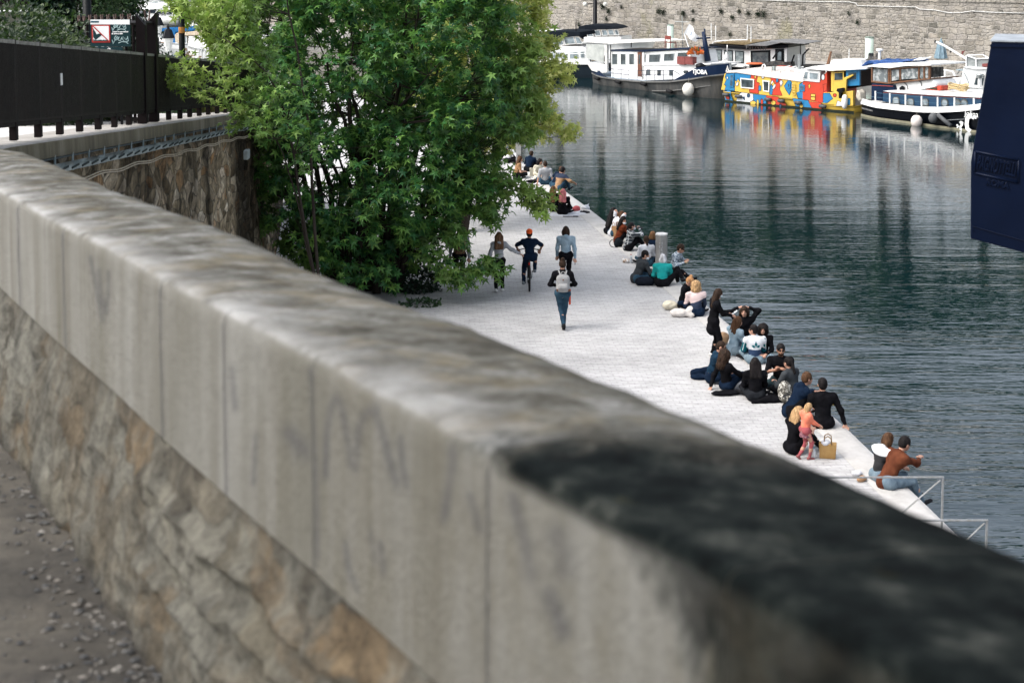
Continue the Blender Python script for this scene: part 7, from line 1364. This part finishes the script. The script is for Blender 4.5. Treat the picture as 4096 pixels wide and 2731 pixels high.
m.build('frame', BLACKP, bike, True); m = MB(); m.tube([(-.34, 1.02, 1.0), (-.12, 1.12, 1.02), (.12, 1.12, 1.02), (.34, 1.02, 1.0)], .014, 6); m.build('handlebar', BLACKP, bike, True)
for s in (-1, 1): m = MB(); m.tube([(s*.34, 1.02, 1.0), (s*.24, 1.07, 1.01)], .019, 6); m.build('grip', RUBBER, bike)
m = MB(); m.ball((0, .56, .86), (.075, .14, .035), 12); m.build('saddle', BLACKP, bike, True); m = MB(); m.box(-.02, .47, .70, .02, .50, .76); m.build('rear_reflector', mat('red_reflector', (.6, .03, .02)), bike)
m = MB(); m.tube([(.05, .75, .30), (.09, .75, .30), (.09, .85, .44)], .012, 6); m.tube([(-.05, .75, .30), (-.09, .75, .30), (-.09, .65, .16)], .012, 6); m.lathe([(.09, -.004), (.09, .004)], 18, (.055, .75, .30), Matrix.Rotation(R(90), 3, 'Y')); m.build('crankset', STEEL, bike)
for s, y, z in ((1, .85, .44), (-1, .65, .16)): m = MB(); m.box(s*.14-.05, y-.04, z-.012, s*.14+.05, y+.04, z+.012); m.build('pedal', BLACKP, bike)
person('boy in orange cap and navy T-shirt riding a bicycle away', 0, 0, 1, 'stand', H=1.66, loc=(bp0.x, bp0.y+.56, 0), pelvis=(0, 0, .93), top=NAVC, sleeve=.42, legs=NAVC, hair='short', hc=DK_H, lean=20, head=(0, -8), skin=SKIN2, beanie=mat('orange_cap_cloth', (.85, .12, .012), (.75, .09, .01), 8, .8), hands=((-.32, .48, 1.04), (.32, .48, 1.04)), elbows=((-1, -.2, .1), (1, -.2, .1)), feet=((-.17, .10, .19), (.16, .30, .50)), knees=((-.1, 1, .1), (.2, 1, .3)), shoes=SHOEG)
for i, (x, y) in enumerate(((566, 52), (580, 54))):
    p_ = atY(x, y, 205); person(('light' if i == 0 else 'dark')+' clothed person sitting on the far yacht in the marina', 0, 0, 20+i*40, 'cross', loc=(p_.x, p_.y, p_.z-.4), top=GREYC if i == 0 else BLKC, legs=BLKC, hair='short', hc=GY_H if i == 0 else DK_H)
# ---- things lying on the quay
def item(name, label, cat, px, py, rz=0, z=0): p = at(px, py, z); return thing(name, label, cat, tuple(p), R(rz))
def lump(name, label, cat, px, py, prims, m, rz=0, wr=.008, h=.015, bump=0, group=None):
    p = at(px, py, 0); V, Fc = sdf_mesh(prims, h, .04, wr, bump); o = npmesh(name, V, Fc, m); o.location = p; o.rotation_euler = (0, 0, R(rz)); return tag(o, label, cat, group)
# hexagonal silver post with scratched writing
b = at(2645, 1072, 0); post = thing('steel_post', 'hexagonal silver post with white scratched writing at the quay edge', 'post', tuple(b)); Hh = atY(2645, 935, b.y).z; r_ = .185; M6 = Matrix.Rotation(R(14), 3, 'Z')
m = MB(); m.lathe([(r_, 0), (r_, Hh-.03)], 6, M=M6); m.build('shaft', mat('brushed_steel', (.36, .35, .33), (.26, .25, .24), 3, .45, .1, 20, .005, .4), post)
m = MB(); m.lathe([(r_*1.05, Hh-.03), (r_*1.05, Hh), (r_*.98, Hh+.012)], 6, M=M6); m.build('cap', mat('worn_white_cap', (.70, .69, .67)), post)
t_ = text('TOKENH', .15, (-.035, -r_*.93, Hh*.50), R(-4), mat('scratch_white', (.62, .62, .62)), post, 'scratched_writing', .002); t_.rotation_euler = (0, R(90), 0); t_.rotation_euler = (Matrix.Rotation(R(-4), 4, 'Z') @ Matrix.Rotation(R(90), 4, 'X') @ Matrix.Rotation(R(-90), 4, 'Z')).to_euler()
m = MB(); m.box(r_*.60, -r_*.60, Hh*.2, r_*.64, -r_*.5, Hh*.68); m.build('black_mark', BLACKP, post)
b = at(2074, 672, 0); gp = thing('grey_post', 'square grey post with black graffiti among the sitting people', 'post', tuple(b)); Hh = 1.25; m = MB(); m.box(-.105, -.105, 0, .105, .105, Hh); m.build('shaft', mat('grey_post_paint', (.36, .36, .35), (.28, .28, .27)), gp, bevel=.01)
text('Q9X', .17, (0, -.112, .42), 0, BLACKP, gp, 'graffiti', .002).rotation_euler = (R(90), R(-80), 0)
lump('cloth_blanket', 'white cloth spread under the pink haired woman', 'blanket', 2268, 856, [ell((0, 0, .0), (.85, .42, .025)), ell((.55, .1, .02), (.25, .2, .05))], WHC, 8)
lump('black_sneaker', 'pair of black sneakers near the kerb by the pink haired woman', 'shoes', 2336, 855, [cap((-.1, 0, .05), (.12, .02, .04), .05, .04), cap((-.05, .12, .05), (.15, .1, .04), .05, .04)], SHOEB, -20)
lump('paper_wrapping', 'crumpled white paper by the kerb behind the sneakers', 'paper', 2342, 838, [ell((0, 0, .06), (.16, .12, .09)), cap((0, 0, .1), (.14, .05, .2), .04, .01)], WHC, 0, .02)
lump('pink_bag', 'small pink bag beside the pink haired woman', 'bag', 2306, 845, [ell((0, 0, .09), (.14, .11, .11))], cloth((.55, .12, .13), name='pink_cloth'))
m = MB(); m.tube([(math.cos(a)*.10, math.sin(a)*.07, .02) for a in np.linspace(0, 6.28, 14)], .012, 5); m.tube([(-.08, 0, .015), (-.42, -.02, .015), (-.44, .06, .015), (-.1, .05, .015)], .009, 5); p = at(2302, 868, 0); tag(m.build('camera_strap', BLACKP, loc=tuple(p)), 'black looped strap lying on the paving below the white cloth', 'strap')
def tote(label, px, py, m_, rz=0, w_=.34, h_=.34, d_=.14, hm=None, up=True):
    o = item('tote_bag', label, 'bag', px, py, rz); mb = MB(); mb.prism([(-w_/2*.9, 0), (w_/2*.9, 0), (w_/2, h_), (-w_/2, h_)], -d_/2, d_/2); mb.build('bag_body', m_, o, bevel=.02)
    for y in (-d_/2, d_/2): mb = MB(); mb.tube([(-w_*.22, y, h_-.02), (-w_*.18, y, h_+.11), (0, y, h_+.15), (w_*.18, y, h_+.11), (w_*.22, y, h_-.02)], .011, 6); mb.build('handle', hm or m_, o, True)
    return o
tote('cream tote bag with black handles between the far sitters', 2135, 706, CREAMC, 0, hm=BLKC); lump('black_bag', 'flat black bag on the paving before the man in grey', 'bag', 2126, 732, [ell((0, 0, .06), (.20, .12, .07)), ell((.1, 0, .07), (.1, .1, .05))], BLKC)
lump('food_wrappers', 'paper food wrappers left of the man in grey T-shirt', 'wrappers', 2160, 738, [ell((0, 0, .03), (.2, .12, .05)), ell((.2, .05, .04), (.1, .08, .06))], WHC, 0, .02)
tote('tan tote bag beside the person in the white T-shirt', 2462, 950, TAN, -60, .30, .36)
bo = lump('handbag', 'black handbag with looped strap behind the rust fleece jacket', 'bag', 2474, 990, [ell((0, 0, .14), (.15, .09, .15))], cloth((.012, .016, .02), name='black_leather')); m = MB(); m.tube([(-.12+math.cos(a)*.16, 0, .13+math.sin(a)*.13) for a in np.linspace(.6, 5.7, 14)], .012, 5); m.build('strap', BLKC, bo)
o = item('water_bottle', 'clear bottle with red cap among the snacks, left of the white sweater', 'bottle', 2524, 1052); m = MB(); m.lathe([(.035, 0), (.04, .02), (.04, .17), (.015, .24)], 12); m.build('bottle_body', mat('clear_plastic', (.62, .65, .67), rough=.15), o, True); m = MB(); m.lathe([(.017, .24), (.017, .27)], 10); m.build('cap', mat('red_plastic', (.48, .06, .03)), o)
lump('snack_packets', 'opened paper snack packets on the paving near the silver post', 'packets', 2507, 1050, [ell((0, 0, .05), (.12, .08, .06)), cap((-.1, 0, .02), (-.12, .03, .13), .03, .02), ell((.25, 0, .03), (.12, .08, .04))], m_blotch('packet_print', (.30, .18, .10), (.65, .60, .55), (.72, .72, .70), 14), 0, .02)
lump('shoulder_bag', 'black shoulder bag with pink lining between charcoal coat and teal sweater', 'bag', 2578, 1142, [cap((-.16, 0, .11), (.16, 0, .11), .11, .11), cap((-.1, 0, .2), (.1, 0, .2), .05, .05)], cloth((.01, .013, .02), name='black_bag_cloth'))
lump('cream_backpack', 'cream backpack lying on its side by the pair with pale coats', 'backpack', 2678, 1238, [ell((0, 0, .12), (.20, .14, .12)), cap((.1, -.12, .05), (.28, -.1, .04), .03, .02), ell((.1, -.1, .12), (.10, .06, .07))], CREAMC, 20, .016)
lump('fleece_jacket', 'white fleece jacket heaped beside the curly blonde woman', 'jacket', 2716, 1266, [ell((0, 0, .10), (.24, .16, .11)), cap((-.1, -.05, .12), (.32, -.1, .06), .07, .06), ell((.3, .0, .14), (.12, .12, .14))], cloth((.60, .57, .54), (.5, .47, .44), 'fleece', bs=60), 0, .014, bump=.006)
lump('navy_bag', 'small dark blue bag on top of the white fleece jacket', 'bag', 2730, 1243, [ell((0, 0, .20), (.14, .10, .07))], NAVC)
tote('brown paper bag between the bun woman and the curly blonde', 2735, 1226, mat('kraft_paper', (.40, .23, .12)), 20, .16, .22, .08)
lump('leather_handbag', 'tan leather handbag behind the woman in pale denim', 'bag', 2888, 1380, [ell((0, 0, .16), (.17, .12, .16)), cap((.02, 0, .28), (.12, 0, .24), .03, .03)], mat('tan_leather', (.32, .20, .11)), 10)
lump('folded_jacket', 'dark blue jacket lying behind the bald bearded man', 'jacket', 2802, 1505, [cap((-.15, 0, .07), (.2, .05, .12), .09, .10), ell((-.05, -.2, .05), (.2, .12, .06))], NAVC, 0, .014)
lump('camera', 'dark blue cap resting on the knee of the bald bearded man', 'cap', 2868, 1500, [ell((0, 0, .30), (.10, .08, .08))], cloth((.02, .05, .09), name='blue_canvas_cap'))
lump('folded_jacket', 'black jacket spread behind the cross-legged woman in black', 'jacket', 3068, 1612, [cap((-.3, 0, .03), (.3, .05, .07), .045, .07), ell((.1, .1, .06), (.25, .14, .08))], BLKC, 5, .014)
lump('folded_jacket', 'black jacket under the curly haired woman', 'jacket', 2905, 1578, [ell((0, 0, .04), (.34, .14, .05))], BLKC, 10, .012)
lump('patterned_backpack', 'camouflage patterned backpack standing on the paving', 'backpack', 3138, 1608, [ell((0, 0, .22), (.15, .12, .24)), cap((-.06, -.1, .12), (.06, -.1, .12), .07, .07)], CAMO)
m = MB(); m.lathe([(.075, 0), (.08, .02), (.08, .28), (.075, .3)], 14, M=Matrix.Rotation(R(80), 3, 'Y')); p = at(3092, 1560, .09); tag(m.build('rolled_mat', mat('bright_blue_foam', (.005, .06, .32)), loc=tuple(p), smooth=True), 'bright blue roll beside the camouflage backpack', 'mat')
pb = tote('brown paper carrier bag with white contents beside the little girl', 3310, 1830, mat('kraft_paper_bag', (.36, .22, .08), (.28, .16, .05), 6, .8, .4, 12, .02), -12, .33, .29, .16, mat('kraft_handle', (.25, .16, .08)))
lump('white_parcel', 'white parcel poking out of the brown paper carrier bag', 'parcel', 3302, 1832, [ell((0, 0, .30), (.09, .06, .06))], WHC)
o = item('water_bottle', 'small clear water bottle between the girl and the paper bag', 'bottle', 3255, 1832); m = MB(); m.lathe([(.032, 0), (.038, .02), (.038, .13), (.014, .19)], 12); m.build('bottle_body', mat('clear_plastic', (.62, .65, .67), rough=.15), o, True); m = MB(); m.lathe([(.017, .19), (.017, .22)], 10); m.build('cap', mat('blue_cap', (.1, .25, .35)), o)
lump('paper_wrapping', 'scrap of white paper left of the white railing', 'paper', 3430, 1900, [ell((0, 0, .04), (.09, .07, .05))], WHC, 0, .02); lump('paper_cup', 'small brown paper packet by the white railing', 'packet', 3448, 1925, [ell((0, 0, .05), (.10, .05, .06))], mat('kraft_paper', (.40, .23, .12)), 20, .01)
# ---- white railings at the landing steps
RW = mat('chipped_white_paint', (.27, .28, .29), (.19, .19, .18), 14, .5, .2)
def railing(label, x0, x1, y, zt, brace, ybase):
    a = at(x0, y, zt); b = at(x1, y, zt); o = thing('white_railing', label, 'railing', (b.x, b.y, 0)); L_ = (b-a).length; s = .022
    m = MB(); m.box(-L_, -.018, zt-.026, .016, .016, zt); m.build('top_rail', RW, o, bevel=.004); m = MB(); m.box(-.017, -.016, ybase, .015, .014, zt-.028); m.build('post', RW, o, bevel=.004)
    m = MB(); m.tube([(-.04, 0, zt-.06), (-brace, 0, .05)], .015, 4); m.build('brace', RW, o); m = MB(); m.box(-L_, -.028, ybase, -L_+.05, .028, zt-.052); m.build('post', RW, o, bevel=.004); return o
railing('white metal railing at the quay edge, upper of two', 3230, 3772, 1905, .95, .98, -1.4); railing('white metal railing lower down by the water, second of two', 3430, 3948, 2077, .62, .55, -1.4)
# ---- sign board of the garden
Ys = 26.3
def SP(x, y): return atY(x, y, Ys)
a = SP(363, 187); b = SP(522, 187); c_ = SP(363, 79); W_ = (b-a).length; Hs = c_.z-a.z; sg = thing('garden_sign', 'dark green park sign with red crossed pictogram and white scribbles behind the fence', 'sign', (a.x, Ys, a.z)); ang = math.atan2(b.y-a.y, b.x-a.x)
DG = paint((.008, .030, .035), 'dark_green_sign'); m = MB(); m.box(0, 0, 0, W_, .03, Hs); m.build('board', DG, sg, bevel=.004); m = MB(); m.box(.005, -.004, Hs-.085, W_-.005, 0, Hs-.003); m.build('header_strip', WHITE, sg)
m = MB(); m.box(.01, -.007, Hs-.055, W_*.22, -.004, Hs-.025); m.build('header_mark', mat('header_blue', (.02, .08, .11)), sg)
u = W_/159; Hpx = lambda y: (187-y)*u; Xp = lambda x: (x-363)*u
m = MB(); m.box(Xp(368), -.005, Hpx(171), Xp(442), 0, Hpx(100)); m.build('pictogram_border', mat('sign_red', (.48, .03, .02)), sg, bevel=.01)
m = MB(); m.box(Xp(373.5), -.008, Hpx(166), Xp(437), -.0045, Hpx(105)); m.build('pictogram_field', WHITE, sg)
m = MB(); m.prism([(Xp(374), Hpx(112)), (Xp(388), Hpx(138)), (Xp(402), Hpx(134)), (Xp(409), Hpx(141)), (Xp(384), Hpx(161)), (Xp(374), Hpx(150))], -.011, -.0085); m.box(Xp(374), -.011, Hpx(166), Xp(436), -.0085, Hpx(163))
for i in range(22): x = 375+i*2.8; m.prism([(Xp(x-1), Hpx(164)), (Xp(x+1.4), Hpx(164)), (Xp(x+random.uniform(-1, 1)), Hpx(164-random.uniform(3, 9)))], -.011, -.0085)
m.build('pictogram_shape', DG, sg); m = MB(); m.tube([(Xp(375), -.014, Hpx(106)), (Xp(436), -.014, Hpx(165))], .009, 4); m.build('pictogram_bar', mat('sign_red', (.48, .03, .02)), sg)
text('pelouse au repos hivernal', .0255, (Xp(483), -.004, Hpx(128)), 0, WHITE, sg, 'sign_text', .002, bold=.002); text('du 15/10 au 15/04', .0255, (Xp(470), -.004, Hpx(136)), 0, WHITE, sg, 'sign_text', .002, bold=.002)
SCR = mat('silver_marker', (.40, .55, .55), rough=.4)
def scrib(x0, y0, s):
    m = MB()
    for pts in ([(4, 22), (0, 12), (3, 27), (14, 8), (20, 0), (13, -1), (8, 8), (10, 14), (18, 12), (22, 4), (26, 2), (22, 10), (24, 16), (31, 14)], [(30, 16), (34, 4), (40, 2), (38, 8), (33, 9), (42, 16)], [(44, 5), (48, 14), (55, 4), (54, 0), (57, 16), (50, 20)], [(22, 24), (34, 19), (48, 20), (56, 26)]):
        m.tube([(Xp(x0+a*s), -.004, Hpx(y0+b_*s)) for a, b_ in pts], .0065, 4)
    return m.build('scribble', SCR, sg)
scrib(449, 98, 1.0); scrib(449, 146, 1.15)
m = MB(); m.box(Xp(384), .0, Hpx(222), Xp(490), .03, Hpx(189)); m.build('lower_board', DG, sg, bevel=.004); text('PARIS', .04, (Xp(436), -.004, Hpx(209)), 0, WHITE, sg, 'sign_text', .002, bold=.003)
m = MB(); m.tube([(Xp(436)+math.cos(a_)*.03*(1-.06*i), -.004, Hpx(199)+math.sin(a_)*.028*(1-.06*i)) for i, a_ in enumerate(np.linspace(0, 8, 12))], .005, 4); m.build('emblem', WHITE, sg)
zg = ramp_z(Ys)-.3-a.z; m = MB(); m.box(Xp(392), .031, zg, Xp(400), .08, Hs-.1); m.build('sign_post', BLACKP, sg); m = MB(); m.box(Xp(474), .031, zg, Xp(482), .08, Hs-.1); m.build('sign_post', BLACKP, sg)
# ---- navy steel counterweight box on its mast, right edge
Yb = 13.5
def NB(x, y): return atY(x, y, Yb)
NVP = mat('navy_gloss_steel', (.0008, .0035, .014), (.0018, .006, .022), 1.2, .38, .12, 9, .02, .0, spec=.12)
o0 = NB(3882, 955); box = thing('steel_counterweight', 'large navy blue steel box with embossed lettering at the right edge', 'steel box', tuple(o0)); ANG = R(-20)
d = Vector((math.cos(ANG), math.sin(ANG), 0)); nrm = Vector((d.y, -d.x, 0)); box.rotation_euler = (0, 0, ANG)
def bl(x, y): dd = ray(x, y); tt = (o0-CAM).dot(nrm)/dd.dot(nrm); p = CAM+dd*tt-o0; return p.dot(d), p.z
pr = [bl(3882, 955), bl(3883, 650), bl(3893, 590), bl(3966, 167)]; x9, z9 = bl(4096, 1012); zt = pr[3][1]
poly = [pr[0], pr[1], pr[2], pr[3], (1.5, zt+.0), (1.5, pr[0][1]+(z9-pr[0][1])*1.5/x9)]
m = MB(); m.prism(poly, 0, .9); m.build('box_body', NVP, box, bevel=.012); m = MB(); m.prism([(pr[3][0]-.012, zt-.045), (1.5, zt-.045), (1.5, zt-.025), (pr[3][0]-.008, zt-.025)], -.012, .0); m.build('top_lip', NVP, box)
m = MB(); m.box(pr[3][0]-.01, -.01, zt, 1.5, .9, zt+.012); m.build('top_plate', mat('dusty_top_plate', (.30, .33, .36)), box)
q = [bl(*v) for v in ((3901, 606), (4075, 641), (4072, 730), (3899, 692))]; m = MB()
for a_, b_ in zip(q, q[1:]+q[:1]): m.tube([(a_[0], -.004, a_[1]), (b_[0], -.004, b_[1])], .011, 8)
m.build('raised_frame', NVP, box, True)
cx = sum(v[0] for v in q)/4; cz = sum(v[1] for v in q)/4; wq = q[1][0]-q[0][0]; tx = text('PAGNOTTELLI', .150, (cx, -.004, cz), 0, NVP, box, 'embossed_lettering', .010, bold=.002, bevel=.004)
sl = math.atan2(q[1][1]-q[0][1], q[1][0]-q[0][0]); tx.rotation_euler = (R(90), -sl, 0); bbx = max(v.co.x for v in tx.data.vertices)-min(v.co.x for v in tx.data.vertices); bby = max(v.co.y for v in tx.data.vertices)-min(v.co.y for v in tx.data.vertices); hq = abs(q[0][1]-q[3][1]); tx.scale = (wq*.90/bbx, hq*.66/bby, 1)
r0 = bl(3990, 736); tx = text('ROMA', .075, (r0[0], -.004, r0[1]), 0, NVP, box, 'embossed_lettering', .008, bold=.001, bevel=.003); tx.rotation_euler = (R(90), -sl, 0); tx.scale = (.9, 1, 1)
for v in ((3895, 925), (3897, 905)): a_ = bl(*v); m = MB(); m.lathe([(.012, -.01), (.012, .0)], 8, (a_[0], 0, a_[1]), Matrix.Rotation(R(90), 3, 'X')); m.build('bolt', NVP, box)
a_ = bl(3890, 905); m = MB(); m.tube([(a_[0], -.004, a_[1]), (a_[0]+1.3, -.004, a_[1]+(pr[5-5][1]-a_[1])*0-.30)], .005, 5); m.build('weld_seam', NVP, box)
m = MB(); m.box(.95, .2, -(o0.z), 1.4, .65, pr[0][1]-.2); m.build('mast', NVP, box)
# ================================================================ LIGHT AND CAMERA
sc = bpy.context.scene
w = bpy.data.worlds.new('World'); sc.world = w; w.use_nodes = True; nt = w.node_tree; bg = nt.nodes['Background']
sky = nt.nodes.new('ShaderNodeTexSky'); sky.sky_type = 'NISHITA'; sky.sun_disc = False
EL, AZ = R(50), R(252)   # azimuth measured clockwise from +Y
sky.sun_elevation = EL; sky.sun_rotation = AZ; sky.air_density = 1.0; sky.dust_density = 5.0; sky.ozone_density = 1.5
hs = nt.nodes.new('ShaderNodeHueSaturation'); hs.inputs['Saturation'].default_value = .45; nt.links.new(sky.outputs[0], hs.inputs['Color']); nt.links.new(hs.outputs[0], bg.inputs['Color'])
bg.inputs['Strength'].default_value = .15
L = bpy.data.lights.new('sun', 'SUN'); L.energy = .7; L.angle = R(55); L.color = (1, .97, .92); lo = bpy.data.objects.new('sun', L); C.objects.link(lo)
sd = Vector((math.sin(AZ)*math.cos(EL), math.cos(AZ)*math.cos(EL), math.sin(EL))); lo.rotation_euler = sd.to_track_quat('Z', 'Y').to_euler(); lo.location = (0, -20, 60)
cam = bpy.data.cameras.new('camera'); co = bpy.data.objects.new('camera', cam); C.objects.link(co); sc.camera = co
co.location = CAM; co.rotation_euler = (R(90)-TH, 0, 0); cam.sensor_width = 36; cam.lens = F/4096*36; cam.shift_y = -(1365.5-CY0)/4096
cam.clip_start = .05; cam.clip_end = 6000; cam.dof.use_dof = True; cam.dof.focus_distance = 50; cam.dof.aperture_fstop = 5.0
vs = sc.view_settings; sc.display_settings.display_device = 'sRGB'; vs.view_transform = 'Standard'; vs.look = 'None'; vs.exposure = 1.26; vs.gamma = 1
sc.cycles.max_bounces = 6; sc.cycles.diffuse_bounces = 3; sc.cycles.glossy_bounces = 3; sc.cycles.transmission_bounces = 4; sc.cycles.transparent_max_bounces = 8
